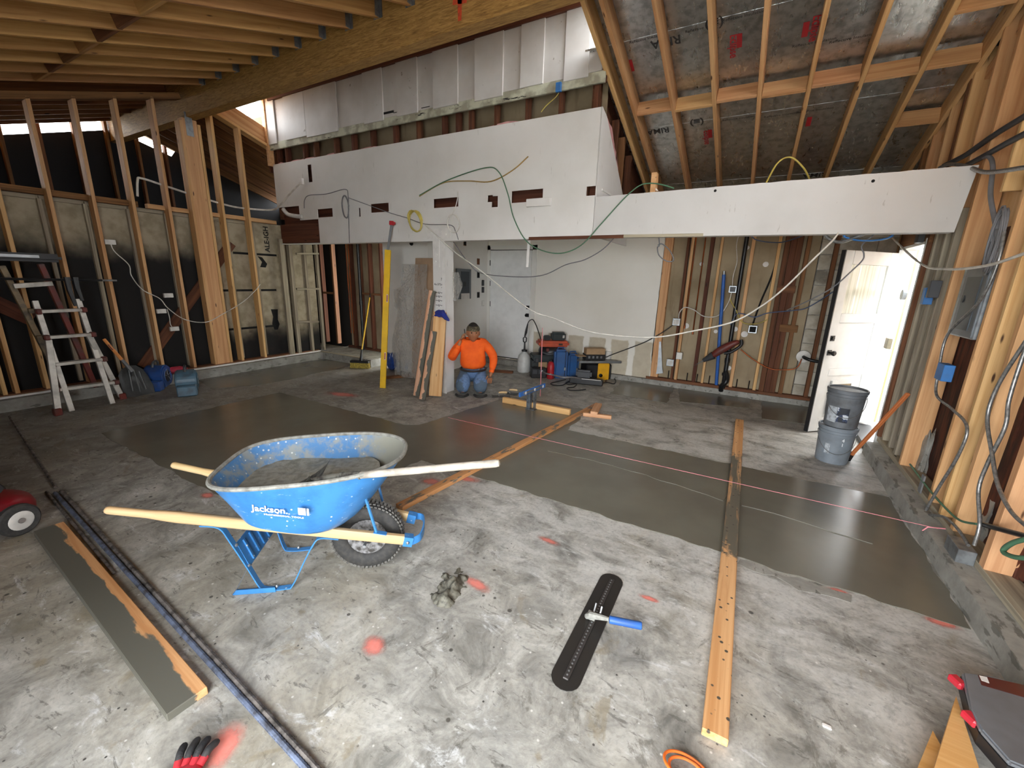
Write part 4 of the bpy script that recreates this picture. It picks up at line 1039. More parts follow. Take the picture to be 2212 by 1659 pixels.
# ---- the concrete in it
bm = BM(); vs = []; rings = 10
for i in range(rings+1):
    row = []
    for k in range(40):
        f_ = i/rings; p = tray_pt(0.52, 2*PI*k/40, 0.008); cpt = V(-0.30, 0, 0.53)
        q = cpt+(p-cpt)*f_; front = max(0, q.x+0.15)
        zz = 0.552+0.03*noise.noise(q*5+V(3, 0, 0))*(1-f_**3)+0.014*noise.noise(q*19)+front*0.20
        row.append(bm.verts.new(V(q.x, q.y, zz)))
    vs.append(row)
for i in range(rings):
    for k in range(40): bm.faces.new((vs[i][k], vs[i][(k+1) % 40], vs[i+1][(k+1) % 40], vs[i+1][k]))
bmesh.ops.remove_doubles(bm, verts=list(bm.verts), dist=0.0005)
base = [bm.verts.new(tray_pt(0.03, 2*PI*k/40, 0.012)) for k in range(40)]
for k in range(40): bm.faces.new((vs[rings][k], vs[rings][(k+1) % 40], base[(k+1) % 40], base[k]))
bm.faces.new(base)
cl = obj('concrete_load', bm, 'concrete_fresh', M=wbM.copy(), angle=80)
tag(cl, 'grey wet concrete heaped in the blue wheelbarrow', 'concrete')

# ================================================================== shovel stuck in the load
plain('shovel_steel', '84837a', 0.55, 0.3, 0.4, 25); plain('handle_white', 'bfb7a9', 0.65, 0, 0.2, 12)
A = F(737, 1030, 0.68); B = F(1080, 1000, 0.80); d = (B-A).normalized(); _, y_, z_ = frame_of(d)
sh = thing('shovel', 'square shovel with a pale wooden handle lying in the wheelbarrow', 'shovel', M=axes(A, d, y_, z_))
bm = BM(); tube(bm, [(0.03, 0, 0), (0.3, 0, 0), (0.6, 0, 0), ((B-A).length-0.02, 0, 0), ((B-A).length-0.005, 0, 0), ((B-A).length, 0, 0)], 0.019, 14, taper=[0.018, 0.0185, 0.019, 0.0195, 0.016, 0.008]); obj('handle', bm, 'handle_white', sh, M=WM[sh.name].copy())
bm = BM(); tube(bm, [(-0.16, 0, -0.006), (-0.08, 0, 0), (0.0, 0, 0), (0.10, 0, 0)], 0.02, 14, taper=[0.012, 0.017, 0.021, 0.0215]); tube(bm, [(0.0, 0, 0), (0.012, 0, 0)], 0.024, 14); obj('socket', bm, 'shovel_steel', sh, M=WM[sh.name].copy())
bm = BM(); NXb, NYb = 12, 10; G = {}
for i in range(NXb+1):
    for j in range(NYb+1):
        fx, fy_ = i/NXb, j/NYb*2-1
        x = -0.115-0.27*fx; w_ = 0.115*(1-0.08*fx); curl = 0.035*abs(fy_)**2.5*(1-0.5*fx)+0.055*(1-fx)**6*abs(fy_)
        x += 0.035*(1-fx)**3*abs(fy_)**3
        G[i, j] = bm.verts.new(V(x, fy_*w_, -0.015-0.10*fx+curl))
for i in range(NXb):
    for j in range(NYb): bm.faces.new((G[i, j], G[i+1, j], G[i+1, j+1], G[i, j+1]))
bmesh.ops.solidify(bm, geom=list(bm.faces), thickness=0.003); obj('blade', bm, 'shovel_steel', sh, M=WM[sh.name].copy())

# ================================================================== fresno trowel on the slab
plain('float_steel', '3c3a38', 0.42, 0.55, 0.45, 8); plain('blue_grip', '2a62b2', 0.45, 0, 0.1); plain('float_rail', '4a4644', 0.5, 0.4, 0.4, 30)
A = F(1326, 1245); B = F(1212, 1488); d = (B-A).normalized(); n_ = V(-d.y, d.x, 0)
fz = thing('fresno_trowel', 'long black steel fresno trowel with a blue grip, lying on the slab', 'trowel', M=axes(((A+B)/2), d, n_, (0, 0, 1)))
Lh = (B-A).length/2+0.01; Wd = 0.064
bm = BM(); P = []
for k in range(9): a = -PI/2+PI*k/8; P.append((Lh-Wd+Wd*math.cos(a)*0.95, Wd*math.sin(a), 0.004))
for k in range(9): a = PI/2+PI*k/8; P.append((-Lh+Wd+Wd*math.cos(a)*0.95, Wd*math.sin(a), 0.004))
prism(bm, P, (0, 0, 0.003)); obj('blade', bm, 'float_steel', fz, M=WM[fz.name].copy(), smooth=False)
bm = BM(); box(bm, (0, 0.002, 0.011), (2*Lh-0.10, 0.026, 0.009)); bev(bm, 0.003); rail = obj('mounting_rail', bm, 'float_rail', fz, M=WM[fz.name].copy(), smooth=False)
bm = BM()
for k in range(34): lathe(bm, [(0.0045, 0.0155), (0.0045, 0.018), (0.002, 0.019)], Matrix.Translation((-Lh+0.07+k*(2*Lh-0.14)/33, 0.002, 0)), 6)
tag(obj('rivet', bm, 'bare_steel', rail, M=WM[fz.name].copy()), kind='stuff')
hp0 = F(1278, 1330, 0.045); hp1 = F(1316, 1338, 0.075); hp2 = F(1386, 1352, 0.080)
bm = BM(); tube(bm, [F(1268, 1331, 0.02), F(1276, 1329, 0.05), F(1300, 1334, 0.065), hp1], 0.012, 8, taper=[0.014, 0.017, 0.013, 0.009]); box(bm, tuple(F(1278, 1330, 0.028)), (0.04, 0.03, 0.03)); br = obj('bracket', bm, 'cement_rim', fz)
for q, e_ in ((F(1283, 1322, 0.03), V(0, 0.03, 0.03)), (F(1297, 1325, 0.05), V(0, 0.02, 0.025))):
    bm = BM(); tube(bm, [q, q+e_], 0.005, 6); obj('wing_nut', bm, 'bare_steel', br)
bm = BM(); tube(bm, [hp1, hp1+(hp2-hp1)*0.02, hp1+(hp2-hp1)*0.98, hp2], 0.018, 14, taper=[0.014, 0.018, 0.018, 0.0165]); obj('grip', bm, 'blue_grip', fz)
bm = BM(); tube(bm, [hp2, hp2+(hp2-hp1).normalized()*0.002], 0.0135, 12); obj('grip_end', bm, 'black_plastic', fz)

# ================================================================== boards on the floor
t = NT('board_slurried')                             # sawn board coated along one side with drying concrete
v = t.coord('Object'); g = t.noise(t.coord('Object', (0.9, 26, 26)), 1.0, 6, 0.6, 0.6); p = t.xyz(v)
c = t.mix(t.step(g, 0.3, 0.72), 'dcab78', 'bc8350')
m_ = t.step(t.math('ADD', p[1], t.math('MULTIPLY', t.math('SUBTRACT', t.noise(t.coord('Object', (3, 12, 12)), 1.2, 5), 0.5), 0.11)), 0.036, 0.026)
c = t.mix(m_, c, '5b594f'); t.color(c); t.rough(0.7)
t = NT('board_wet_middle')                           # orange fir, grey with slurry over its middle
v = t.coord('Object'); g = t.noise(t.coord('Object', (0.9, 26, 26)), 1.0, 6, 0.6, 0.6); p = t.xyz(v)
c = t.mix(t.step(g, 0.3, 0.72), 'dfb07c', 'c18a54')
e = t.math('ADD', t.math('ABSOLUTE', t.math('ADD', p[0], 0.02)), t.math('MULTIPLY', t.math('SUBTRACT', t.noise(t.coord('Object', (14, 20, 20)), 1.3, 5), 0.5), 0.55))
c = t.mix(t.math('MULTIPLY', t.step(e, 0.92, 0.80), t.step(t.noise(t.coord('Object', (2, 30, 30)), 1.0, 4), 0.72, 0.5)), c, '625c4e')
sp = t.voro(t.coord('Object', (22, 22, 22)), 1.0); c = t.mix(t.step(sp, 0.2, 0.13), c, '4a4338')
t.color(c); t.rough(0.7); t.bump(g, 0.2, 0.004)
t = NT('board_orange_wet')
v = t.coord('Object'); g = t.noise(t.coord('Object', (0.9, 26, 26)), 1.0, 6, 0.6, 0.6); p = t.xyz(v)
c = t.mix(t.step(g, 0.3, 0.72), 'd49c68', 'b07842'); n1 = t.noise(t.coord('Object', (6, 20, 20)), 1.0, 5)
c = t.mix(t.step(n1, 0.55, 0.63), c, '6a655a'); t.color(c); t.rough(0.6)
def floor_board(name, A, B, w, th, mat, label, cat='board', z=0.0, group=None):
    A = Vector(A); B = Vector(B); A.z = z+th/2 if A.z == 0 else A.z; B.z = z+th/2 if B.z == 0 else B.z
    o = lumber(name, A, B, w, th, mat); tag(o, label, cat, group); return o
A = F(1545, 1587, 0.038); B = F(1598, 906, 0.038); A.z = B.z = 0.0
lb = floor_board('screed_board', A, B, 0.089, 0.036, 'board_wet_middle', 'long straight fir board laid across the wet trench beside the trowel', z=0.0045)
A = F(862, 1092, 0.038); B = F(1293, 871, 0.038); A.z = B.z = 0.0
floor_board('screed_board', A, B, 0.075, 0.036, 'board_orange_wet', 'orange fir board running from the wheel to the crossed form boards', z=0.0045)
A = F(105, 1136, 0.038); B = F(405, 1512, 0.038); A.z = B.z = 0.0
floor_board('screed_board', A, B, 0.135, 0.036, 'board_slurried', 'concrete-smeared fir plank lying beside the steel bars', z=0.0)
A = F(1087, 862, 0.05); B = F(1232, 889, 0.05); A.z = B.z = 0.0
floor_board('form_board', A, B, 0.05, 0.075, 'lumber_bright', 'short pale form board carrying the steel post base', z=0.0045)
A = F(1260, 893, 0.03); B = F(1321, 900, 0.03); A.z = B.z = 0.0
floor_board('form_offcut', A, B, 0.045, 0.045, 'pink_fir', 'short pinkish offcut lying flat beside the crossed boards')
A = F(1283, 893, 0.06); B = F(1293, 874, 0.06); A.z = B.z = 0.0
floor_board('form_offcut', A, B, 0.09, 0.036, 'pink_fir', 'short pinkish block resting across another offcut', z=0.046)

# ================================================================== reinforcing bars
plain('rebar_blue', '76829a', 0.5, 0.35, 0.3, 20); plain('rebar_dark', '86807b', 0.55, 0.35, 0.4, 20)
def rebar(a, b, r, mat, label, ribs=0.016, near=2.2):
    a = Vector(a); b = Vector(b); d = (b-a); Ln = d.length; d.normalize(); _, y_, z_ = frame_of(d)
    bm = BM(); pts = []; tp = []
    n = int(Ln/ (ribs/2))
    for i in range(n+1): pts.append(a+d*(Ln*i/n)); tp.append(r*(1.14 if i % 2 else 0.88))
    tube(bm, pts, r, 8, taper=tp)
    for s in (-1, 1): tube(bm, [a+z_*r*0.0+y_*s*r*0.98, b+y_*s*r*0.98], r*0.16, 5)
    o = obj('rebar', bm, mat); tag(o, label, 'rebar', 'reinforcing bars on the left of the slab'); return o
rebar(F(118, 1064, 0.012), F(672, 1672, 0.012), 0.0105, 'rebar_blue', 'bluish steel reinforcing bar, the left one of the long pair')
rebar(F(132, 1060, 0.012), F(694, 1672, 0.012), 0.0105, 'rebar_dark', 'rusty grey steel reinforcing bar, the right one of the long pair')
rebar(F(20, 900, 0.03), F(120, 1052, 0.012), 0.009, 'rebar_dark', 'thin dark bar running past the lawn mower')
rebar(F(100, 1062, 0.01), F(246, 1238, 0.01), 0.008, 'rebar_dark', 'short dark bar lying left of the long pair')

# ================================================================== buckets by the door
plain('bucket_grey', '7f8890', 0.45, 0, 0.1, 8); plain('bucket_top_grey', '6d7277', 0.5, 0, 0.2, 8)
def bucket(c, label, mat, tilt=(0, 0), lid=True):
    M = Matrix.Translation(c) @ Matrix.Rotation(tilt[0], 4, 'X') @ Matrix.Rotation(tilt[1], 4, 'Y')
    o = thing('bucket', label, 'bucket', M=M, group='stacked grey buckets by the side door')
    bm = BM(); lathe(bm, [(0.128, 0.0), (0.131, 0.003), (0.146, 0.29), (0.151, 0.291), (0.151, 0.299), (0.147, 0.301), (0.148, 0.318), (0.153, 0.319), (0.153, 0.327), (0.148, 0.329), (0.150, 0.350), (0.147, 0.350), (0.142, 0.30), (0.126, 0.010)], M, 40, close=False)
    bmesh.ops.holes_fill(bm, edges=[e for e in bm.edges if e.is_boundary]); obj('pail', bm, mat, o)
    if lid:
        bm = BM(); lathe(bm, [(0.150, 0.337), (0.158, 0.338), (0.160, 0.360), (0.154, 0.368), (0.146, 0.366), (0.143, 0.352), (0.02, 0.350)], M, 40); obj('lid', bm, mat, o)
    bm = BM(); tube(bm, [M @ V(0.155*math.cos(a), 0.155*math.sin(a)*-1, 0.30-0.19*math.sin(a)) for a in [PI*k/14 for k in range(15)]], 0.0025, 6); obj('wire_handle', bm, 'galvanised', o)
    return o
bc = F(1792, 1000); bc = bc+V(0.02, 0.10, 0)
b1 = bucket(bc, 'lower plain grey plastic bucket, carrying another on its lid', 'bucket_grey')
b2 = bucket(bc+V(0.006, -0.01, 0.368), 'upper grey bucket with a torn paper label and splashed lid', 'bucket_top_grey')
cd_ = math.atan2(-bc.y, -bc.x)
def decal(M, r, a0, a1, z0, z1, mat, par, name='paper_label'):
    bm = BM(); n = 10; vs = [[bm.verts.new(M @ V((r+0.0008+zz*0.05)*math.cos(a0+(a1-a0)*k/n), (r+0.0008+zz*0.05)*math.sin(a0+(a1-a0)*k/n), zz)) for k in range(n+1)] for zz in (z0, z1)]
    for k in range(n): bm.faces.new((vs[0][k], vs[0][k+1], vs[1][k+1], vs[1][k]))
    return obj(name, bm, mat, par)
t = NT('torn_label'); v = t.coord('Object'); n1 = t.noise(v, 14, 5); t.color(t.ramp(n1, [(0.3, '20242c'), (0.48, '2e3a55'), (0.55, 'c5cbd0'), (0.7, 'a9b0b6')], 'CONSTANT')); t.rough(0.6)
decal(WM[b2.name], 0.131, cd_-0.3, cd_+0.35, 0.06, 0.2, 'torn_label', b2)
plain('label_pale', 'b5bcc2', 0.6, 0, 0.2, 40); decal(WM[b2.name], 0.131, cd_-0.95, cd_-0.32, 0.05, 0.2, 'label_pale', b2)
decal(WM[b1.name], 0.131, cd_-0.5, cd_-0.2, 0.1, 0.2, 'label_pale', b1)
text_mesh('pail_lettering', '4\n1', 0.045, WM[b1.name] @ Matrix.Rotation(cd_+0.35, 4, 'Z') @ axes((0.146, 0, 0.24), (0, 1, 0), (0, 0, 1), (1, 0, 0)), 'lettering_white', b1)

# ================================================================== hammer with an orange handle
wood('handle_orange', 'd9894e', 'c2713a', gy=20, bump=0.05)
A = F(1837, 985, 0.045); B = PX(1962, 850, 1.22)
hm = thing('sledgehammer', 'short sledgehammer with an orange wooden handle leaning on the curb', 'hammer', tuple(F(1832, 1005)))
lumber('handle', A, B, 0.032, 0.026, 'handle_orange', hm, bevel=0.009)
d = (B-A).normalized(); hd = d.cross(V(0, 0, 1)).normalized()
bm = BM(); tube(bm, [A-hd*0.0+V(0.01, 0.02, 0.03), A+V(-0.005, 0, 0.005), A+V(-0.02, -0.05, -0.028)], 0.03, 8, taper=[0.028, 0.031, 0.022]); obj('head', bm, 'black_iron', hm)

# ================================================================== doors
plain('door_white', 'c8c9c7', 0.45, 0, 0.03); plain('black_metal', '141415', 0.4, 0.4, 0.05)
xa, xb = PY(1060, 650, D2).x, PY(1146, 650, D2).x; zt = PY(1100, 541, D2).z
d1 = struct('door_1', ((xa+xb)/2, D2, 0.12))
bm = BM(); box(bm, ((xa+xb)/2, D2-0.012, (zt+0.13)/2), (xb-xa, 0.04, zt-0.13)); bev(bm, 0.003); plain('door_white_lifted', 'eff0ee', 0.4, 0, 0.03); slab = obj('door_slab', bm, 'door_white_lifted', d1, smooth=False)  # the other door's white, lightened in the colour to offset the dim alcove
bm = BM()
for x0, x1, z0, z1 in ((xa-0.10, xa-0.012, 0.1, zt+0.09), (xb+0.012, xb+0.10, 0.1, zt+0.09), (xa-0.1, xb+0.1, zt+0.012, zt+0.09)): box(bm, ((x0+x1)/2, D2-0.008, (z0+z1)/2), (x1-x0, 0.02, z1-z0))
obj('door_casing', bm, 'drywall_grey', d1, smooth=False)
bm = BM(); box(bm, ((xa+xb)/2, D2-0.003, zt+0.005), (xb-xa+0.02, 0.014, 0.02)); obj('door_gap', bm, 'black_void', d1, smooth=False)
bm = BM(); box(bm, ((xa+xb)/2, D2-0.003, 0.12), (xb-xa+0.02, 0.02, 0.02)); obj('door_sweep', bm, 'black_plastic', d1, smooth=False)
for u, v, kn in ((1140, 664, 0), (1139, 681, 1)):
    p = PY(u, v, D2-0.034); k_ = BM(); box(k_, tuple(p), (0.065, 0.006, 0.065)); pl_ = obj('lock_plate', k_, 'black_metal', slab, smooth=False)
    bm = BM(); lathe(bm, [(0.012, 0), (0.012, 0.03), (0.026, 0.035), (0.029, 0.05), (0.02, 0.06)] if kn else [(0.02, 0), (0.02, 0.012)], axes(p, (1, 0, 0), (0, 0, 1), (0, -1, 0)), 16); obj('door_knob' if kn else 'deadbolt', bm, 'black_metal', pl_)
for v in (568, 612, 656):
    p = PY(1059, v, D2-0.03); bm = BM(); cyl(bm, p+V(-0.004, 0, -0.05), p+V(-0.004, 0, 0.05), 0.008, 8); obj('hinge', bm, 'black_metal', d1)

# open side door: hinge on the right wall, swung into the room
hg = V(1.29, 6.26, 0.02); fe = V(0.745, 5.70, 0.02); dx = (fe-hg).normalized(); Wd = (fe-hg).length; dn = V(dx.y, -dx.x, 0); dn = dn if dn.dot(-hg) > 0 else -dn
d2M = axes(hg, dx, dn, dx.cross(dn)) if dx.cross(dn).z > 0 else axes(hg, dx, -dn, (0, 0, 1))
sg = 1 if dx.cross(dn).z > 0 else -1
d2 = struct('door_2', tuple(hg)); WM[d2.name] = d2M; d2.matrix_basis = d2M
def D(name, bm, mat, par=None, **k): return obj(name, bm, mat, par or d2, M=d2M.copy(), **k)
HT = 2.02; fy_ = sg*0.0
def frame_board(x0, x1, z0, z1, th=0.042, y=0.0):
    bm = BM(); box(bm, ((x0+x1)/2, y, (z0+z1)/2), (x1-x0, th, z1-z0)); bev(bm, 0.003); return bm
st = 0.12
D('stile', frame_board(0, st, 0, HT), 'door_white', smooth=False); D('stile', frame_board(Wd-st, Wd, 0, HT), 'door_white', smooth=False)
for z0, z1 in ((0, 0.16), (0.66, 0.74), (1.26, 1.36), (HT-0.14, HT)): D('rail', frame_board(st, Wd-st, z0, z1), 'door_white', smooth=False)
D('panel', frame_board(st, Wd-st, 0.16, 0.66, 0.02), 'door_white', smooth=False); D('panel', frame_board(st, Wd-st, 0.74, 1.26, 0.02), 'door_white', smooth=False)
t = NT('curtained_glass'); v = t.coord('Object', (38, 1, 1)); n1 = t.noise(v, 1.0, 3); p = t.xyz(t.coord('Object'))
t.color(t.mix(t.step(n1, 0.35, 0.7), 'c6c9bf', '9fa498')); t.rough(0.12); t.b.inputs['Coat Weight'].default_value = 0.6
D('window_pane', frame_board(st, Wd-st, 1.36, HT-0.14, 0.012), 'curtained_glass', smooth=False)
bm = BM(); F_ = sg*0.022
for x0, x1, z0, z1 in ((st+0.12, Wd-st-0.08, 0.20, 0.24), (st+0.12, Wd-st-0.08, 0.56, 0.60), (st+0.12, st+0.16, 0.24, 0.56), (Wd-st-0.12, Wd-st-0.08, 0.24, 0.56)): box(bm, ((x0+x1)/2, F_, (z0+z1)/2), (x1-x0, 0.02, z1-z0))
pd = D('pet_door_frame', bm, 'door_white', smooth=False)
bm = BM(); box(bm, ((st+0.16+Wd-st-0.12)/2, F_*0.8, 0.40), (Wd-2*st-0.28, 0.008, 0.32)); D('pet_door_flap', bm, 'drywall_paper_back', pd, smooth=False)
bm = BM(); box(bm, (Wd+0.006, 0, HT/2), (0.012, 0.045, HT)); D('weatherstrip', bm, 'black_plastic', smooth=False)
for zz, kn in ((1.09, 0), (0.93, 1)):
    bm = BM(); box(bm, (Wd-0.065, sg*0.024, zz), (0.06, 0.006, 0.06)); q = D('lock_plate', bm, 'black_metal', smooth=False)
    bm = BM(); lathe(bm, [(0.011, 0), (0.011, 0.03), (0.027, 0.036), (0.03, 0.052), (0.02, 0.062)] if kn else [(0.018, 0), (0.018, 0.012)], d2M @ axes((Wd-0.065, sg*0.026, zz), (1, 0, 0), (0, 0, -sg), (0, sg, 0)), 16); obj('door_knob' if kn else 'deadbolt', bm, 'black_metal', q)
# jamb of that doorway
tr = struct('trim_1', (XR, 5.85, 0.1))
for y in (5.465, 6.30): bm = BM(); box(bm, (XR+0.07, y, 1.1), (0.15, 0.025, 2.05)); obj('door_jamb', bm, 'door_white', tr, smooth=False)
bm = BM(); box(bm, (XR+0.07, 5.88, 2.085), (0.15, 0.86, 0.025)); obj('door_jamb', bm, 'door_white', tr, smooth=False)
bm = BM(); box(bm, (XR+0.05, 5.88, 0.03), (0.26, 0.86, 0.05)); obj('threshold', bm, 'black_plastic', tr, smooth=False)

# ================================================================== extending level, broom, leaning boards
plain('level_yellow', 'e8b91e', 0.35, 0, 0.05); plain('level_red', 'b0202a', 0.4); plain('vial_red', 'a83a33', 0.3)
A = F(827, 838); B = PY(838, 540, 4.52); d = (B-A).normalized(); 
lv = thing('extending_level', 'tall yellow extending level leaning beside the white post', 'level', tuple(A))
nrm = V(0.5, -0.86, 0.1); _, y_, z_ = frame_of(d, nrm)
lumber('body', A+V(0, 0, 0.0), B, 0.085, 0.032, 'level_yellow', lv, up=nrm)
T_ = PY(846, 484, 4.50); lumber('extension', B, T_, 0.032, 0.022, 'bare_steel', lv, up=nrm)
bm = BM(); Mx = axes(T_, y_, z_, d); box(bm, (0, 0, 0.012), (0.062, 0.05, 0.055), M=Mx); bev(bm, 0.006); box(bm, (-0.04, 0, 0.012), (0.02, 0.03, 0.03), M=Mx); obj('end_cap', bm, 'level_red', lv, smooth=False)
for f_ in (0.24, 0.66):
    q = A+(B-A)*f_+z_*0.017-y_*0.02; bm = BM(); box(bm, (0, 0, 0), (0.022, 0.006, 0.11), M=axes(q, y_, z_, d)); w_ = obj('vial_window', bm, 'white_paint', lv, smooth=False)
    bm = BM(); box(bm, (0, 0.003, 0), (0.014, 0.006, 0.095), M=axes(q, y_, z_, d)); obj('vial', bm, 'vial_red', w_, smooth=False)
plain('broom_yellow', 'd2a92c', 0.5, 0, 0.1); plain('bristle_yellow', 'c8b04a', 0.8, 0, 0.3, 60, 0.6)
A = F(778, 795); bp = thing('push_broom', 'push broom with a yellow pole and yellow bristles in the alcove', 'broom', tuple(A))
hb = A+V(0.02, 0.0, 0.16); tp = PY(800, 634, 5.80)
bm = BM(); tube(bm, [hb+(tp-hb)*0.14, hb+(tp-hb)*0.93], 0.0135, 10); obj('pole', bm, 'broom_yellow', bp)
bm = BM(); tube(bm, [hb+(tp-hb)*0.93, tp], 0.011, 10); obj('pole_tip', bm, 'black_plastic', bp)
bm = BM(); tube(bm, [hb-V(0, 0, 0.05), hb+(tp-hb)*0.14], 0.02, 10, taper=[0.03, 0.014]); obj('ferrule', bm, 'black_plastic', bp)
ax_ = V(0.9, 0.43, 0)
bm = BM(); box(bm, (0, 0, 0.115), (0.34, 0.075, 0.045), M=axes(A, ax_, V(-0.43, 0.9, 0), (0, 0, 1))); bev(bm, 0.008); obj('head', bm, 'black_plastic', bp, smooth=False)
bm = BM(); NB = 26
for i in range(NB):
    for j in range(4): x = -0.16+0.32*i/(NB-1); y = -0.03+0.02*j; Mx = axes(A, ax_, V(-0.43, 0.9, 0), (0, 0, 1)); tube(bm, [Mx @ V(x, y, 0.1), Mx @ V(x*1.06+random.uniform(-.004, .004), y*1.2, 0.001)], 0.0065, 4)
tag(obj('bristles', bm, 'bristle_yellow', bp), kind='stuff')

t = NT('board_splashed')                             # pale board, concrete dried over a ragged band
v = t.coord('Object'); p = t.xyz(v); g = t.noise(t.coord('Object', (0.9, 26, 26)), 1.0, 6); c = t.mix(t.step(g, 0.3, 0.7), 'd6aa8c', 'bb8763')
m_ = t.step(t.math('ADD', p[1], t.math('MULTIPLY', t.math('SUBTRACT', t.noise(t.coord('Object', (4, 10, 10), rnd=True), 1.4, 6), 0.5), 0.16)), 0.006, -0.002)
t.color(t.mix(m_, c, '5a584d')); t.rough(0.75)
for (b0, t0, w_, th, m__, lab) in (
        ((899, 858), (934, 628), 0.085, 0.036, 'board_splashed', 'tall narrow board with a concrete smear, leftmost of those leaning on the post'),
        ((912, 866), (937, 716), 0.085, 0.036, 'board_splashed', 'shorter concrete-smeared board in front of the leaning boards'),
        ((938, 859), (951, 674), 0.175, 0.040, 'lumber_bright', 'wide clean plank leaning on the white post')):
    A = F(*b0); B = PY(*t0, D1-0.055)
    if w_ > 0.1: A = A+V(0.0, 0.02, 0)
    else: B = PY(*t0, D1-0.11 if t0[1] < 700 else D1-0.18)
    d = (B-A).normalized(); fc = V(0.45, -0.85, 0.2)
    o = lumber('leaning_board', A+d*0.02, B, w_, th, m__, None, up=fc); tag(o, lab, 'board', 'boards leaning on the post')
# blue glove over the plank
plain('glove_blue', '20318f', 0.75, 0, 0.15, 20)
bm = BM(); c0 = PY(952, 678, D1-0.07); bmesh.ops.create_icosphere(bm, subdivisions=4, radius=1)
for vv in bm.verts:
    q = vv.co.copy(); n_ = noise.noise(q*2.2+V(4, 0, 0)); droop = max(0, abs(q.x)-0.35)
    vv.co = V(q.x*0.125, q.y*0.05, q.z*0.05-droop*0.11*(1 if q.x > 0 else 0.5))*(1+0.35*n_)+c0
o = obj('work_glove', bm, 'glove_blue'); tag(o, 'crumpled blue glove draped over the wide plank top', 'glove')
# wrapped brown panel and clear sheet
plain('kraft_paper', 'b7997c', 0.7, 0, 0.1, 4)
t = NT('clear_film'); v = t.coord('Object'); n1 = t.noise(v, 9, 4); t.color('d9d6cf'); t.rough(0.08); t.b.inputs['Alpha'].default_value = 0.36; t.bump(t.noise(v, 14, 3, 0.5, 1.5), 0.9, 0.03)
A0, A1 = PY(897, 790, 5.12), PY(948, 800, 5.12); Z1 = PY(893, 557, 5.2).z
bm = BM(); prism(bm, [(A0.x, 5.02, 0.01), (A1.x, 5.02, 0.01), (A1.x, 5.26, Z1), (A0.x-0.06, 5.26, Z1)], (0, 0.03, 0)); o = obj('wrapped_panel', bm, 'kraft_paper', smooth=False); tag(o, 'tall brown paper-wrapped panel leaning on the white stub wall', 'panel')
bm = BM(); G = {}
for i in range(21):
    for j in range(41):
        fx, fz_ = i/20, j/40; z = 0.02+fz_*(Z1-0.12); w0 = 0.34+0.12*math.sin(fz_*5)+(0.16 if 0.62 < fz_ < 0.8 else 0)
        x = A0.x-0.10-w0*0.55+fx*(w0+0.3); yv = 4.98+0.2*fz_-0.05-0.03*abs(noise.noise(V(x*9, z*4, 1)))+0.05*noise.noise(V(x*4, z*2.5, 7))
        G[i, j] = bm.verts.new((x, yv, z))
for i in range(20):
    for j in range(40): bm.faces.new((G[i, j], G[i+1, j], G[i+1, j+1], G[i, j+1]))
bmesh.ops.solidify(bm, geom=list(bm.faces), thickness=0.002)
o = obj('plastic_sheet', bm, 'clear_film', angle=25); tag(o, 'crumpled clear plastic sheet hanging over the wrapped panel', 'sheet')
# water bottles
t = NT('clear_bottle'); t.color('dfe8ee'); t.rough(0.08); t.b.inputs['Alpha'].default_value = 0.7
plain('bottle_label', '9fb4cf', 0.5); plain('cap_white', 'e6e8ea', 0.5)
spots = [(861, 803), (871, 800), (879, 803), (887, 801), (895, 803), (867, 795), (876, 795), (884, 795), (892, 795)]
bot = None
for i, (u, v) in enumerate(spots):
    p = F(u, v)
    if bot is None:
        bot = thing('water_bottle', '', 'bottle', M=Matrix.Translation(p))
        bm = BM(); lathe(bm, [(0.029, 0.0), (0.032, 0.006), (0.031, 0.03), (0.032, 0.06), (0.031, 0.11), (0.033, 0.14), (0.028, 0.165), (0.013, 0.185), (0.013, 0.197)], Matrix.Translation(p), 14); obj('bottle_body', bm, 'clear_bottle', bot)
        bm = BM(); lathe(bm, [(0.0325, 0.06), (0.0325, 0.11)], Matrix.Translation(p), 14, close=False); obj('paper_label', bm, 'bottle_label', bot)
        bm = BM(); lathe(bm, [(0.0145, 0.193), (0.0145, 0.21)], Matrix.Translation(p), 12); obj('cap', bm, 'cap_white', bot); o = bot
    else: o = copy_tree(bot, Matrix.Translation(p))
    tag(o, 'small clear water bottle standing in the cluster beside the wrapped panel', 'bottle', 'water bottles on the floor')
plain('film_blue', '2c4f9c', 0.25, 0, 0.2, 20)
bm = BM(); c0 = F(858, 800); bmesh.ops.create_icosphere(bm, subdivisions=4, radius=1)
for vv in bm.verts: q = vv.co.copy(); vv.co = V(q.x*0.10, q.y*0.07, max(q.z, -0.95)*0.14+0.135)*(1+0.35*noise.noise(q*3)+0.15*noise.noise(q*9))+V(c0.x-0.10, c0.y-0.03, 0)
for vv in bm.verts: vv.co.z = max(vv.co.z, 0.001)
o = obj('plastic_wrap', bm, 'film_blue', angle=25); tag(o, 'torn blue plastic wrap from the bottle pack', 'wrap')
for a, b, lab in (((834, 818), (898, 812), 'dark brown board lying behind the leaning boards'), ((1065, 803), (1108, 806), 'short brown block on the floor behind the kneeling man')):
    A, B = F(*a), F(*b); A.z = B.z = 0; floor_board('scrap_board', A, B, 0.09, 0.036, 'brown_old', lab)

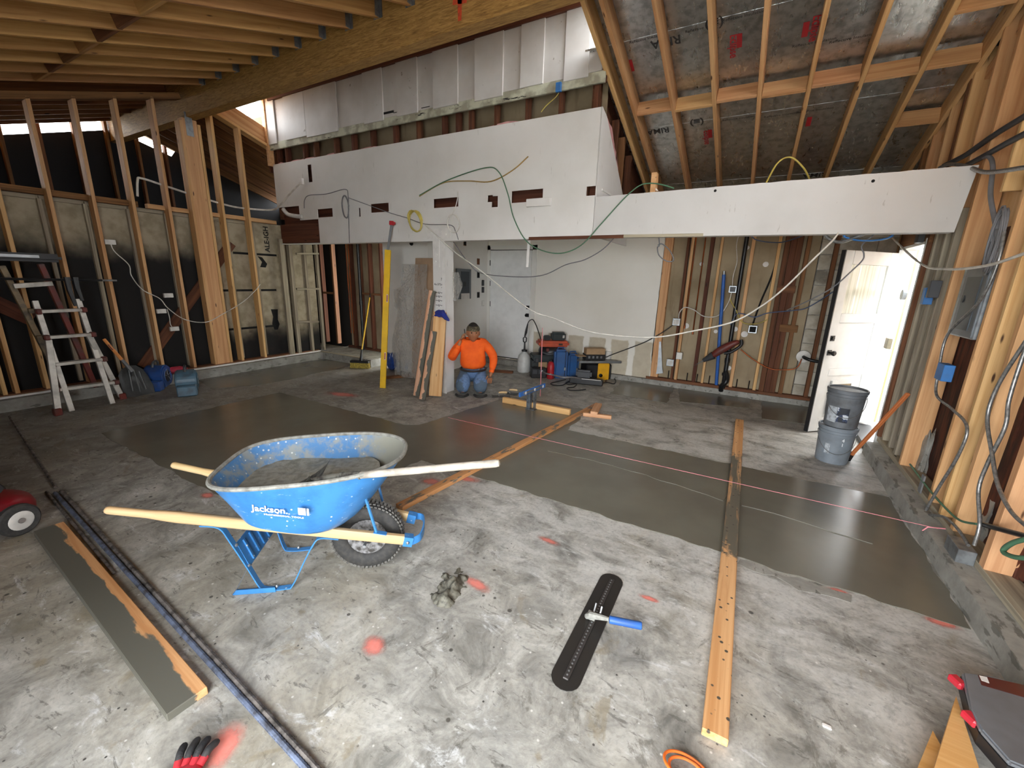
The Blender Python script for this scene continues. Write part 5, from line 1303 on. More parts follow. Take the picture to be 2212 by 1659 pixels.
# ================================================================== left side: ladder, scoop, blowers, bar, mower
plain('ladder_white', 'c9c5bb', 0.45, 0.3, 0.15); plain('ladder_red', '6e2a20', 0.5, 0, 0.25, 12); plain('ladder_tan', '8d7a5c', 0.55, 0.1, 0.3, 12)
LXb, LXt = -6.80, -6.98
def lad(u, v, x): return PX(u, v, x)
ld = thing('folding_ladder', 'white and red folding ladder standing before the dark wall', 'ladder', tuple(F(195, 880)))
fl_, fr_, fl2, fr2 = F(126, 897), F(265, 862), F(155, 888), F(243, 872)
mid_l, mid_r = lad(104, 735, -6.86), lad(192, 725, -6.86)
top_l, top_r = lad(75, 650, LXt), lad(168, 646, LXt)
def railpart(name, a, b, w_, t_, m_): return lumber(name, a, b, w_, t_, m_, ld, up=V(1, 0, 0))
railpart('rail', mid_l, fl_, 0.055, 0.05, 'ladder_white'); railpart('rail', mid_r, fr_, 0.055, 0.05, 'ladder_white')
railpart('rail', top_l, fl2, 0.05, 0.04, 'ladder_white'); railpart('rail', top_r, fr2, 0.05, 0.04, 'ladder_white')
for q in (fl_, fr_):
    bm = BM(); box(bm, (q.x, q.y, 0.04), (0.075, 0.07, 0.08)); bev(bm, 0.008); obj('foot', bm, 'ladder_red', ld, smooth=False)
for (u0, v0, u1, v1, x) in ((121, 842, 250, 825, -6.80), (112, 788, 224, 775, -6.83), (100, 729, 200, 722, -6.86), (82, 673, 180, 669, -6.93)):
    a, b = lad(u0, v0, x), lad(u1, v1, x); r_ = lumber('rung', a, b, 0.085, 0.035, 'ladder_white', ld)
    for q, s in ((a, 1), (b, -1)):
        bm = BM(); box(bm, tuple(q+V(0.012, 0, 0)), (0.075, 0.05, 0.06)); bev(bm, 0.01); obj('rung_end', bm, 'ladder_red', r_, smooth=False)
b_l, b_r = lad(3, 574, -7.06), lad(87, 570, -7.06); c_l, c_r = lad(120, 862, -7.12), lad(196, 815, -7.12); c_l.z = c_r.z = 0.16
railpart('back_rail', b_l, V(-7.1, c_l.y+0.1, 0.16), 0.05, 0.06, 'ladder_tan'); railpart('back_rail', b_r, V(-7.1, c_r.y+0.02, 0.16), 0.05, 0.06, 'ladder_red')
for (u0, v0, u1, v1) in ((28, 618, 112, 612), (60, 672, 90, 670), (78, 730, 100, 728)):
    a, b = lad(u0, v0, -7.04), lad(u1, v1, -7.04); lumber('rung', a, b, 0.08, 0.05, 'ladder_white' if v0 < 630 else 'ladder_tan', ld)
# bar clamp hanging over the ladder
A, B = lad(-10, 602, -6.95), lad(252, 606, -6.95)
bc_ = thing('bar_clamp', 'long black bar with a bright tip resting across the ladder', 'clamp', tuple(A))
bm = BM(); cyl(bm, A, A+(B-A)*0.86, 0.013, 8); obj('bar', bm, 'black_iron', bc_)
bm = BM(); cyl(bm, A+(B-A)*0.86, B, 0.012, 8); obj('tip', bm, 'bare_steel', bc_)
for f_, z0_ in ((0.55, 0.30), (0.62, 0.24)):
    q = A+(B-A)*f_; bm = BM(); tube(bm, [q+V(0, 0, 0.03), q-V(0, 0, z0_*0.4), q-V(0, -0.02, z0_)], 0.02, 8, taper=[0.03, 0.026, 0.016]); obj('jaw', bm, 'black_plastic', bc_)
q = lad(45, 555, -6.95); bm = BM(); box(bm, tuple(q), (0.10, 0.62, 0.09)); bev(bm, 0.03, 2); o = obj('tool_roll', bm, 'black_plastic'); tag(o, 'black padded roll lying over the back of the ladder', 'tool roll'); WM[o.name] = o.matrix_basis.copy()
bm = BM(); box(bm, (q.x+0.052, q.y-0.02, q.z+0.01), (0.006, 0.3, 0.035)); bev(bm, 0.003); obj('badge', bm, 'bare_steel', o, smooth=False)
# grain scoop
plain('scoop_grey', '5c5d5c', 0.5, 0.1, 0.15, 8); sp0 = F(300, 860)
sc = thing('scoop_shovel', 'wide grey scoop shovel with a wooden shaft against the dark wall', 'shovel', tuple(sp0))
out = [(270, 858), (337, 855), (331, 832), (320, 812), (308, 797), (293, 789), (276, 790), (262, 798), (255, 812), (262, 835)]
bm = BM(); ctr = [0, 0]; cx_ = sum(p[0] for p in out)/len(out); cy_ = sum(p[1] for p in out)/len(out)
rings = []
for k, f_ in enumerate((1.0, 0.75, 0.5, 0.25)):
    ring = []
    for (u, v) in out:
        uu, vv_ = cx_+(u-cx_)*f_, cy_+(v-cy_)*f_; zz = (860-vv_)/75.0
        ring.append(bm.verts.new(PX(uu, vv_, -6.86-0.13*zz-0.06*(1-f_**2))))
    rings.append(ring)
for r0, r1 in zip(rings, rings[1:]):
    for k in range(len(out)): bm.faces.new((r0[k], r0[(k+1) % len(out)], r1[(k+1) % len(out)], r1[k]))
bm.faces.new(rings[-1]); bmesh.ops.solidify(bm, geom=list(bm.faces), thickness=0.006)
blade = obj('blade', bm, 'scoop_grey', sc, angle=60)
for (a, b) in (((278, 800), (287, 845)), ((288, 797), (303, 846)), ((300, 802), (315, 840))):
    bm = BM(); tube(bm, [PX(*a, -6.955), PX((a[0]+b[0])/2, (a[1]+b[1])/2, -6.935), PX(*b, -6.895)], 0.008, 6); obj('rib', bm, 'scoop_grey', blade)
A, B = PX(276, 792, -6.99), PX(224, 732, -7.08); lumber('shaft', A, B, 0.032, 0.032, 'handle_orange', sc, bevel=0.009)
bm = BM(); tube(bm, [PX(286, 803, -6.96), A+(B-A)*0.25], 0.022, 8, taper=[0.028, 0.02]); obj('socket', bm, 'scoop_grey', sc)
bm = BM(); d = (B-A).normalized(); tube(bm, [B-d*0.16, B-d*0.08], 0.0185, 8); obj('red_band', bm, 'ladder_red', sc)
# air movers
plain('blower_blue', '1e4583', 0.45, 0, 0.15); plain('blower_teal', '4c6a7c', 0.45, 0, 0.2, 10)
def blower(u, v, yaw, mat, label, s=1.0):
    p = F(u, v); M = Matrix.Translation(p) @ Matrix.Rotation(yaw, 4, 'Z') @ Matrix.Scale(s, 4)
    b = thing('air_mover', label, 'fan', M=Matrix.Translation(p) @ Matrix.Rotation(yaw, 4, 'Z'), group='air movers by the left wall')
    bm = BM(); P = []
    for k in range(22):
        a = math.radians(-60+k*300/21); r = 0.17+0.03*k/21; P.append((r*math.cos(a), 0, 0.20+r*math.sin(a)*0.95))
    P += [(0.09, 0, 0.02)]
    P = [(x, 0, max(z, 0.005)) for x, _, z in P]
    prism(bm, [V(x, -0.13, z) for x, _, z in P], (0, 0.26, 0), M); bev(bm, 0.018, 2); h = obj('housing', bm, mat, b, angle=50)
    for sy in (-1, 1):
        bm = BM(); lathe(bm, [(0.115, 0), (0.12, 0.01), (0.105, 0.016), (0.095, 0.004)], M @ axes((0, sy*0.13, 0.20), (1, 0, 0), (0, 0, -sy), (0, sy, 0)), 24, close=False); obj('intake_ring', bm, mat, h)
        bm = BM(); lathe(bm, [(0.10, 0), (0.02, 0.003)], M @ axes((0, sy*0.131, 0.20), (1, 0, 0), (0, 0, -sy), (0, sy, 0)), 24); gr = obj('intake', bm, 'black_plastic', h)
        for k in range(5):
            a = 2*PI*k/5; bm = BM(); tube(bm, [M @ V(0.02*math.cos(a), sy*0.14, 0.20+0.02*math.sin(a)), M @ V(0.105*math.cos(a+0.3), sy*0.14, 0.20+0.105*math.sin(a+0.3))], 0.004, 5); obj('grille_bar', bm, 'bare_steel', gr) if k < 4 else bm.free()
    bm = BM(); box(bm, (0.20, 0, 0.085), (0.16, 0.25, 0.16), M=M); bev(bm, 0.012); obj('outlet', bm, mat, b, smooth=False)
    bm = BM(); tube(bm, [M @ q for q in curve([(-0.09, 0, 0.37), (-0.07, 0, 0.425), (0.0, 0, 0.44), (0.08, 0, 0.42), (0.11, 0, 0.36)], 5)], 0.014, 8); obj('carry_handle', bm, 'dark_grey_plastic', b)
    return b
bl = blower(345, 838, -0.75, 'blower_blue', 'bright blue carpet blower beside the grey scoop', 0.88)
b2_ = blower(408, 848, -0.45, 'blower_teal', 'greyish teal carpet blower with white stickers, right of the blue one', 0.86)
Mx = WM[b2_.name]
for x in (-0.09, 0.0): bm = BM(); box(bm, (x, -0.119, 0.20), (0.06, 0.004, 0.045), M=Mx); obj('sticker', bm, 'white_paint', b2_, smooth=False)
plain('red_cloth', 'a01c35', 0.8); bm = BM(); bmesh.ops.create_icosphere(bm, subdivisions=3, radius=1); c0 = PX(374, 800, -7.15)
for vv in bm.verts: vv.co = V(vv.co.x*0.06, vv.co.y*0.13, vv.co.z*0.05)*(1+0.3*noise.noise(vv.co*3))+V(-7.16, c0.y+0.05, 0.215)
o = obj('red_rag', bm, 'red_cloth'); tag(o, 'small crumpled red rag on the curb behind the blowers', 'rag')
# mower at the left edge
plain('mower_red', '8c1220', 0.35, 0, 0.1); plain('wheel_white', 'd7d4cd', 0.5)
wc = F(44, 1152); MO = F(-60, 1120); fwd = (F(110, 1075)-F(-90, 1150)).normalized(); sdv = V(-fwd.y, fwd.x, 0)
mp = wc-fwd*0.05+sdv*0.26
mm = axes((mp.x, mp.y, 0), fwd, sdv, (0, 0, 1))
mw = thing('lawn_mower', 'red push lawn mower with white-hubbed wheels at the left edge', 'mower', M=mm)
def MW(name, bm, mat, par=None, **k): return obj(name, bm, mat, par or mw, M=mm.copy(), **k)
bm = BM(); R = []
for (rx, ry, z) in ((0.33, 0.245, 0.075), (0.335, 0.25, 0.12), (0.32, 0.235, 0.165), (0.24, 0.18, 0.195), (0.12, 0.1, 0.20)):
    R.append([bm.verts.new((-0.10+rx*math.copysign(abs(math.cos(2*PI*k/36))**0.7, math.cos(2*PI*k/36)), ry*math.copysign(abs(math.sin(2*PI*k/36))**0.7, math.sin(2*PI*k/36)), z)) for k in range(36)])
for r0, r1 in zip(R, R[1:]):
    for k in range(36): bm.faces.new((r0[k], r0[(k+1) % 36], r1[(k+1) % 36], r1[k]))
bm.faces.new(R[0][::-1]); bm.faces.new(R[-1]); MW('deck', bm, 'mower_red', angle=50)
bm = BM(); box(bm, (-0.14, 0, 0.255), (0.26, 0.24, 0.12)); bev(bm, 0.03, 2); eng = MW('engine', bm, 'black_plastic', angle=50)
bm = BM(); lathe(bm, [(0.10, 0.31), (0.105, 0.34), (0.08, 0.365), (0.03, 0.37)], Matrix.Translation((-0.14, 0, 0)), 20); MW('starter_cover', bm, 'dark_grey_plastic', eng)
bm = BM(); box(bm, (0.06, 0.02, 0.27), (0.1, 0.1, 0.06)); bev(bm, 0.015); MW('fuel_cap', bm, 'black_plastic', eng, angle=50)
bm = BM(); box(bm, (0.02, -0.24, 0.13), (0.13, 0.05, 0.08)); bev(bm, 0.012); MW('height_lever', bm, 'black_plastic', smooth=False)
for (x, y) in ((0.05, -0.28), (0.16, 0.28), (-0.38, -0.28), (-0.38, 0.28)):
    bm = BM(); lathe(bm, [(0.055, -0.024), (0.09, -0.026), (0.1, -0.014), (0.1, 0.014), (0.09, 0.026), (0.055, 0.024)], axes((x, y, 0.10), (1, 0, 0), (0, 0, -1), (0, 1, 0)), 28); w_ = MW('wheel', bm, 'rubber')
    bm = BM(); lathe(bm, [(0.06, -0.030), (0.054, -0.033), (0.018, -0.028), (0.018, 0.028), (0.054, 0.033), (0.06, 0.030)], axes((x, y, 0.10), (1, 0, 0), (0, 0, -1), (0, 1, 0)), 24); MW('hub', bm, 'wheel_white', w_)
    bm = BM(); lathe(bm, [(0.017, -0.036), (0.017, 0.036)], axes((x, y, 0.10), (1, 0, 0), (0, 0, -1), (0, 1, 0)), 12); MW('axle_nut', bm, 'rebar_dark', w_)
for s in (-1, 1):
    bm = BM(); tube(bm, curve([(-0.05, s*0.20, 0.20), (-0.02, s*0.20, 0.30), (-0.25, s*0.20, 0.5), (-0.75, s*0.19, 0.95)], 6), 0.011, 8); MW('handle_tube', bm, 'black_iron')
bm = BM(); lathe(bm, [(0.03, 0), (0.035, 0.02), (0.03, 0.045)], axes((0.0, -0.23, 0.33), (1, 0, 0), (0, 0, 1), (0, -1, 0)), 10); MW('handle_knob', bm, 'black_plastic')

# ================================================================== floor odds and ends
# fresh splat of concrete
bm = BM(); G = {}; c0 = F(972, 1272); N_ = 44
for i in range(N_+1):
    for j in range(N_+1):
        x, y = (i/N_-0.5)*0.34, (j/N_-0.5)*0.34; rr = math.hypot(x*1.5+y*0.5, y*0.8-x*0.3)/0.115
        h = 0.05*(1-rr)+0.040*noise.noise(V(x*16, y*16, 3))+0.018*noise.noise(V(x*45, y*45, 9)); G[i, j] = bm.verts.new((x, y, max(h, -0.004)))
for i in range(N_):
    for j in range(N_):
        q = [G[i, j], G[i+1, j], G[i+1, j+1], G[i, j+1]]
        if max(v_.co.z for v_ in q) > -0.0039: bm.faces.new(q)
bmesh.ops.delete(bm, geom=[v_ for v_ in bm.verts if not v_.link_faces], context='VERTS')
t = NT('concrete_clod'); v = t.coord('Object'); n1 = t.noise(v, 60, 5); t.color(t.mix(t.step(n1, 0.35, 0.7), '6b685c', '46443b')); t.rough(0.7); t.bump(n1, 0.5, 0.006)
o = obj('concrete_splat', bm, 'concrete_clod', M=Matrix.Translation(c0+V(0, 0, 0.001)), angle=80); tag(o, 'small lumpy heap of spilled concrete near the orange paint mark', 'concrete')
bm = BM(); c0 = F(1786, 1571); box(bm, (c0.x, c0.y, 0.004), (0.03, 0.018, 0.008)); bev(bm, 0.003); o = obj('plaster_chip', bm, 'white_paint', smooth=False); tag(o, 'tiny white chip lying alone on the near slab', 'chip')
# orange cord at the lower edge
plain('cord_orange', 'e06a22', 0.5); bm = BM(); c0 = F(1484, 1672)
tube(bm, [c0+V(0.075*math.cos(a)*1.05, 0.05*math.sin(a), 0.006+0.001*k) for k, a in enumerate([2*PI*i/40 for i in range(44)])], 0.005, 8); tube(bm, [c0+V(0.06*math.cos(a), 0.04*math.sin(a)-0.004, 0.016) for a in [2*PI*i/40 for i in range(41)]], 0.005, 8)
o = obj('extension_cord', bm, 'cord_orange'); tag(o, 'coiled orange cord peeking in at the bottom edge', 'cord')
# black and red work glove
plain('glove_black', '2a2a2b', 0.65, 0, 0.15, 30, 0.5); plain('glove_red', 'b3222e', 0.75, 0, 0.1, 60)
gp = F(395, 1700); gd = (F(420, 1610)-F(380, 1690)).normalized(); gs = V(gd.y, -gd.x, 0)
gl = thing('work_glove', 'red work glove with black dipped fingers lying on the slab', 'glove', M=axes((gp.x, gp.y, 0), gd, -gs, (0, 0, 1)))
GM = WM[gl.name]
bm = BM(); bmesh.ops.create_icosphere(bm, subdivisions=3, radius=1)
for vv in bm.verts: vv.co = V(vv.co.x*0.065, vv.co.y*0.05, vv.co.z*0.02+0.022)*(1+0.08*noise.noise(vv.co*3))
obj('palm', bm, 'glove_red', gl, M=GM.copy())
for k, (y, ang, Lf) in enumerate(((0.036, 0.20, 0.075), (0.012, 0.04, 0.088), (-0.012, -0.10, 0.085), (-0.036, -0.30, 0.07), (0.048, 0.95, 0.06))):
    x0 = 0.05 if k < 4 else 0.0; dd = V(math.cos(ang), math.sin(ang), 0); a = V(x0, y, 0.026)
    bm = BM(); tube(bm, curve([a, a+dd*Lf*0.4+V(0, 0, 0.012), a+dd*Lf*0.8+V(0, 0, 0.004), a+dd*Lf-V(0, 0, 0.006)], 4), 0.012, 10, taper=[0.0125]*5+[0.0122]*4+[0.0115, 0.010, 0.008, 0.004][:4]); obj('finger', bm, 'glove_black', gl, M=GM.copy())
    bm = BM(); tube(bm, [a-dd*0.01, a+dd*Lf*0.22+V(0, 0, 0.006)], 0.0132, 10); obj('finger_cuff', bm, 'glove_red', gl, M=GM.copy())
# organiser case on pointed stakes
stk = wood('stake_fir', 'e0b176', 'cb9453')
def stake(tip, base_l, base_r, h0, th, label):
    bm = BM(); P = [tip]+[tip+(base_r-tip)*0.35]+[base_r]+[base_l]+[tip+(base_l-tip)*0.35]
    P = [V(p.x, p.y, h0) for p in P]; prism(bm, P, (0, 0, th)); o = obj('wood_stake', bm, 'stake_fir', smooth=False); tag(o, label, 'stake', 'pointed stakes under the parts case'); return o
stake(F(2068, 1497, 0.15), F(2000, 1720, 0.15), F(2140, 1720, 0.15), 0.075, 0.06, 'pale pointed wooden stake sticking out under the parts case')
stake(F(2015, 1578, 0.06), F(1965, 1700, 0.06), F(2075, 1690, 0.06), 0.0, 0.06, 'lower wooden stake half hidden beneath another')
plain('case_grey', '6d7176', 0.35, 0, 0.1); plain('case_red', 'b52433', 0.35); plain('case_label', '571a1c', 0.3, 0, 0.2)
K = [F(2078, 1452, 0.20), F(2140, 1460, 0.20), F(2290, 1500, 0.20), F(2290, 1690, 0.20), F(2180, 1645, 0.20), F(2118, 1575, 0.20), F(2098, 1530, 0.20)]
kc = thing('parts_case', 'grey parts case with red latches and a dark red label, bottom right corner', 'case', (K[0].x, K[0].y, 0.136))
bm = BM(); prism(bm, [V(p.x, p.y, 0.136) for p in K], (0, 0, 0.045)); obj('base', bm, 'black_plastic', kc, smooth=False)
cxk = sum((p for p in K), V(0, 0, 0))/len(K)
bm = BM(); prism(bm, [V(p.x, p.y, 0.181) for p in K], (0, 0, 0.022)); bev(bm, 0.006, 2); lid = obj('lid', bm, 'case_grey', kc, smooth=False)
bm = BM(); prism(bm, [V(p.x, p.y, 0.2035) for p in (F(2112, 1458, 0.2035), F(2300, 1500, 0.2035), F(2300, 1532, 0.2035), F(2120, 1480, 0.2035))], (0, 0, 0.001)); obj('lid_label', bm, 'case_label', lid, smooth=False)
bm = BM(); prism(bm, [V(p.x, p.y, 0.2046) for p in (F(2115, 1459, 0.2046), F(2132, 1463, 0.2046), F(2137, 1476, 0.2046), F(2120, 1470, 0.2046))], (0, 0, 0.0008)); obj('lid_sticker', bm, 'white_paint', lid, smooth=False)
for (u, v) in ((2068, 1473), (2098, 1553)):
    p = F(u, v, 0.18); bm = BM(); box(bm, tuple(p), (0.035, 0.05, 0.03), (0, 0, 0.5)); bev(bm, 0.006); obj('latch', bm, 'case_red', kc, smooth=False)

# ================================================================== post base, level, string lines, trowels
plain('steel_blued', '7c858e', 0.45, 0.5, 0.3, 20); plain('level_blue', '2f6fc0', 0.4); plain('string_pink', 'e8939a', 0.8)
pb = F(1148, 884); pbt = thing('post_base', 'grey steel post base standing on the pale form board', 'bracket', tuple(pb+V(0, 0, 0.004)))
bm = BM(); box(bm, (pb.x, pb.y, 0.009), (0.13, 0.10, 0.01)); obj('base_plate', bm, 'steel_blued', pbt, smooth=False)
zt_ = PY(1150, 846, pb.y).z
for dx_ in (-0.035, 0.045): bm = BM(); box(bm, (pb.x+dx_, pb.y, zt_/2+0.007), (0.05 if dx_ < 0 else 0.012, 0.07, zt_-0.014)); bev(bm, 0.003); obj('side_plate', bm, 'steel_blued', pbt, smooth=False)
A, B = PY(1123, 850, pb.y-0.0), PY(1176, 831, pb.y+0.02); A.z = zt_+0.032; B.z = A.z+0.01
A = F(1122, 853, zt_+0.034); B = F(1177, 832, zt_+0.034)
lvv = thing('torpedo_level', 'short blue and silver level balanced on the steel post base', 'level', tuple((A+B)/2))
d = (B-A).normalized(); bd = lumber('body', A, B, 0.022, 0.058, 'level_blue', lvv)
lumber('face_strip', A+V(0, 0, 0.0)+d.cross(V(0, 0, 1))*0.012+d*0.08, B+d.cross(V(0, 0, 1))*0.012-d*0.10, 0.003, 0.03, 'bare_steel', lvv)
for f_ in (0.2, 0.55, 0.88):
    q = A+(B-A)*f_+d.cross(V(0, 0, 1))*0.013; bm = BM(); lathe(bm, [(0.019, 0), (0.019, 0.004)], axes(q, d, (0, 0, 1), d.cross(V(0, 0, 1))), 14); obj('vial', bm, 'white_paint', lvv)
pk = F(1167, 856); bm = BM(); tube(bm, [pk, PY(1172, 708, pk.y)], 0.006, 6, taper=[0.007, 0.005]); o = obj('plumb_line', bm, 'string_pink'); tag(o, 'thin upright pink marking line beside the short level', 'line')
bm = BM(); a, b = F(968, 902, 0.055), F(1975, 1140, 0.13); b = V(1.26, F(1975, 1140, 0.13).y+0.04, 0.145)
tube(bm, [a, (a+b)/2-V(0, 0, 0.004), b], 0.0022, 5); o = obj('string_line', bm, 'string_pink'); tag(o, 'taut pink string line stretched over the wet trench', 'string')
bm = BM(); p = V(1.25, b.y, 0.135); tube(bm, [p+V(-0.06, 0, -0.03), p+V(-0.04, 0, 0.005), p+V(0.05, 0.02, 0.012)], 0.004, 5); o = obj('string_flag', bm, 'string_pink'); tag(o, 'pink tail of the string line tied at the curb', 'string'); 
for i, (u, v, lab) in enumerate(((1083, 857, 'steel hand trowel with a wooden grip beside the kneeling man'), (1106, 851, 'small edging trowel lying behind the form board'))):
    p = F(u, v); tr_ = thing('hand_trowel', lab, 'trowel', tuple(p), 0.6-i*0.3, 'hand trowels by the kneeling man'); M = WM[tr_.name]
    bm = BM(); box(bm, (0, 0, 0.006), (0.26-0.08*i, 0.10, 0.003)); obj('blade', bm, 'float_steel', tr_, M=M.copy(), smooth=False)
    bm = BM(); tube(bm, [(-0.03, 0, 0.006), (-0.05, 0, 0.04), (-0.02, 0, 0.062)], 0.006, 8); obj('tang', bm, 'bare_steel', tr_, M=M.copy())
    bm = BM(); tube(bm, [(-0.04, 0, 0.062), (0.0, 0, 0.066), (0.07, 0, 0.064), (0.08, 0, 0.062)], 0.016, 10, taper=[0.011, 0.016, 0.017, 0.009]); obj('grip', bm, 'handle_ash', tr_, M=M.copy())

# ================================================================== the kneeling man
plain('skin', 'a8714f', 0.55, 0, 0.06, 14); plain('hair_dark', '1d1613', 0.7)
t = NT('shirt_orange'); v = t.coord('Object'); n1 = t.noise(v, 7, 4); t.color(t.mix(t.step(n1, 0.3, 0.75), 'ff6a14', 'ee5a0e')); t.rough(0.8); t.bump(t.noise(v, 16, 3, 0.5, 1.0), 0.35, 0.015)
t = NT('denim_wet'); v = t.coord('Object'); n1 = t.noise(v, 5, 4); c = t.mix(t.step(t.noise(v, 40, 3), 0.3, 0.7), '6b87ad', '5a769d'); c = t.mix(t.math('MULTIPLY', t.step(n1, 0.45, 0.52), 0.85), c, '4f5f6b'); t.color(c); t.rough(0.85); t.bump(t.noise(v, 22, 3, 0.5, 1.2), 0.4, 0.012)
t = NT('camo_band'); v = t.coord('Object'); t.color(t.ramp(t.noise(v, 30, 3), [(0.35, '6d6250'), (0.5, '8f8468'), (0.62, '5a5a44')], 'CONSTANT')); t.rough(0.8)
plain('shoe_dark', '2c2a28', 0.7); plain('belt_dark', '241b16', 0.5)
pp = F(1018, 857); pf = V(0.50, -0.866, 0); ps = V(0.866, 0.50, 0)         # facing, and towards his left hand
pM = axes((pp.x, pp.y, 0), ps, -pf, (0, 0, 1)) @ Matrix.Translation((0, 0.20, 0))
pr = thing('person', 'man in a bright orange sweatshirt and wet jeans kneeling, phone at his ear', 'person', M=pM)
# frame of the figure: x to the right of the picture, -y towards the camera, z up
def skin_mesh(name, verts, edges, radii, root=0, sub=2):
    me = bpy.data.meshes.new(name); me.from_pydata([Vector(v) for v in verts], edges, []); o = bpy.data.objects.new(name, me); COL.objects.link(o)
    sk = o.modifiers.new('s', 'SKIN'); sk.use_smooth_shade = True
    layer = me.skin_vertices[0].data
    for i, r in enumerate(radii): layer[i].radius = r if isinstance(r, tuple) else (r, r)
    layer[root].use_root = True
    sb_ = o.modifiers.new('d', 'SUBSURF'); sb_.levels = sub; sb_.render_levels = sub
    dg = bpy.context.evaluated_depsgraph_get(); out = bpy.data.meshes.new_from_object(o.evaluated_get(dg)); bpy.data.objects.remove(o); bpy.data.meshes.remove(me)
    bm = BM(); bm.from_mesh(out); bpy.data.meshes.remove(out); return bm
def PM(name, bm, mat, par=None, **k): return obj(name, bm, mat, par or pr, M=pM.copy(), angle=k.pop('angle', 80), **k)
J = dict(pel=(0, 0.10, 0.30), bel=(0, 0.05, 0.45), che=(0, 0.03, 0.66), nk=(0, 0.02, 0.79), hd=(0.005, -0.01, 0.84),
         sr=(-0.165, 0.03, 0.745), er=(-0.30, -0.03, 0.505), wr=(-0.190, -0.100, 0.715), hr=(-0.158, -0.075, 0.785),
         sl=(0.165, 0.03, 0.745), el=(0.305, 0.03, 0.52), wl=(0.275, -0.06, 0.335), hl=(0.258, -0.085, 0.262),
         pr_=(-0.10, 0.08, 0.28), kr=(-0.135, -0.19, 0.075), ar=(-0.14, 0.26, 0.06), tr=(-0.14, 0.34, 0.03),
         pl_=(0.10, 0.08, 0.28), kl=(0.125, -0.19, 0.075), al=(0.14, 0.26, 0.06), tl=(0.14, 0.34, 0.03))
names = list(J); idx = {n: i for i, n in enumerate(names)}
E_ = [('pel', 'bel'), ('bel', 'che'), ('che', 'nk'), ('nk', 'hd'), ('che', 'sr'), ('sr', 'er'), ('er', 'wr'), ('wr', 'hr'), ('che', 'sl'), ('sl', 'el'), ('el', 'wl'), ('wl', 'hl'),
      ('pel', 'pr_'), ('pr_', 'kr'), ('kr', 'ar'), ('ar', 'tr'), ('pel', 'pl_'), ('pl_', 'kl'), ('kl', 'al'), ('al', 'tl')]
rad = dict(pel=(0.13, 0.11), bel=(0.14, 0.11), che=(0.13, 0.09), nk=0.055, hd=0.052, sr=0.055, er=0.042, wr=0.027, hr=(0.034, 0.018), sl=0.055, el=0.042, wl=0.027, hl=(0.034, 0.018),
           pr_=0.08, kr=0.055, ar=0.04, tr=0.03, pl_=0.08, kl=0.055, al=0.04, tl=0.03)
body = skin_mesh('body', J.values(), [(idx[a], idx[b]) for a, b in E_], [rad[n] for n in names])
# head, shaped from a sphere
hc = V(0.008, -0.045, 0.898); HS = 1.13; bm = body; start = len(bm.verts)
res = bmesh.ops.create_icosphere(bm, subdivisions=4, radius=1.0)
for vv in res['verts']:
    q = vv.co.normalized(); x, y, z = q.x*0.078, q.y*0.098, q.z*0.118
    if z < 0: x *= 1-0.22*min(1, -z/0.118)**1.3; y = y*(1-0.05*min(1, -z/0.1)) if y < 0 else y*(1-0.35*min(1, -z/0.1))
    if q.y < -0.2:
        e = math.exp(-((q.x/0.16)**2)-((q.z+0.14)/0.20)**2); y -= 0.024*e                              # nose
        for s in (-1, 1): e = math.exp(-(((q.x-s*0.36)/0.17)**2)-((q.z-0.08)/0.12)**2); y += 0.012*e       # eye hollows
        e = math.exp(-((q.x/0.5)**2)-((q.z-0.26)/0.10)**2); y -= 0.007*e                                 # brow
        e = math.exp(-((q.x/0.3)**2)-((q.z+0.52)/0.05)**2); y += 0.006*e                                 # mouth line
        e = math.exp(-((q.x/0.3)**2)-((q.z+0.44)/0.06)**2); y -= 0.006*e; e = math.exp(-((q.x/0.3)**2)-((q.z+0.61)/0.07)**2); y -= 0.006*e
        e = math.exp(-((q.x/0.3)**2)-((q.z+0.86)/0.14)**2); y -= 0.010*e                                 # chin
        for s in (-1, 1): e = math.exp(-(((q.x-s*0.5)/0.22)**2)-((q.z+0.18)/0.2)**2); y -= 0.006*e         # cheeks
    R_ = Matrix.Rotation(0.22, 3, 'Z') @ Matrix.Rotation(0.10, 3, 'X'); vv.co = R_ @ V(x, y, z)*HS+hc
for s in (-1, 1):                                                                                        # ears
    res = bmesh.ops.create_icosphere(bm, subdivisions=2, radius=1.0)
    for vv in res['verts']: vv.co = Matrix.Rotation(0.22, 3, 'Z') @ V(vv.co.x*0.012+s*0.077, vv.co.y*0.02+0.005, vv.co.z*0.032-0.01)*HS+hc
# fingers
def finger(bm, pts, r): tube(bm, curve(pts, 3), r, 8, taper=[r*(1-0.3*i/(3*(len(pts)-1))) for i in range(3*(len(pts)-1)+1)])
hr = V(*J['hr']); phone_c = V(-0.108, -0.045, 0.875)
for k in range(4):                                   # right hand closes on the phone
    b0 = hr+V(-0.004+0.005*k, -0.012+0.004*k, 0.012+0.016*k)
    finger(bm, [b0, b0+V(0.018, -0.020, 0.022), b0+V(0.040, -0.020, 0.034), b0+V(0.055, -0.004, 0.036)], 0.0095 if k < 3 else 0.008)
finger(bm, [hr+V(0.0, 0.010, 0.0), hr+V(0.014, 0.014, 0.035), hr+V(0.025, 0.010, 0.062)], 0.0105)
hl = V(*J['hl'])
for k in range(4): finger(bm, [hl+V(-0.027+0.017*k, -0.006, -0.006), hl+V(-0.032+0.018*k, -0.022, -0.040), hl+V(-0.034+0.018*k, -0.022, -0.065), hl+V(-0.033+0.017*k, -0.012, -0.080-0.004*(k in (1, 2)))], 0.009)
finger(bm, [hl+V(-0.030, 0.0, 0.022), hl+V(-0.050, -0.012, -0.004), hl+V(-0.054, -0.020, -0.030)], 0.0105)
PM('body', bm, 'skin', angle=180)
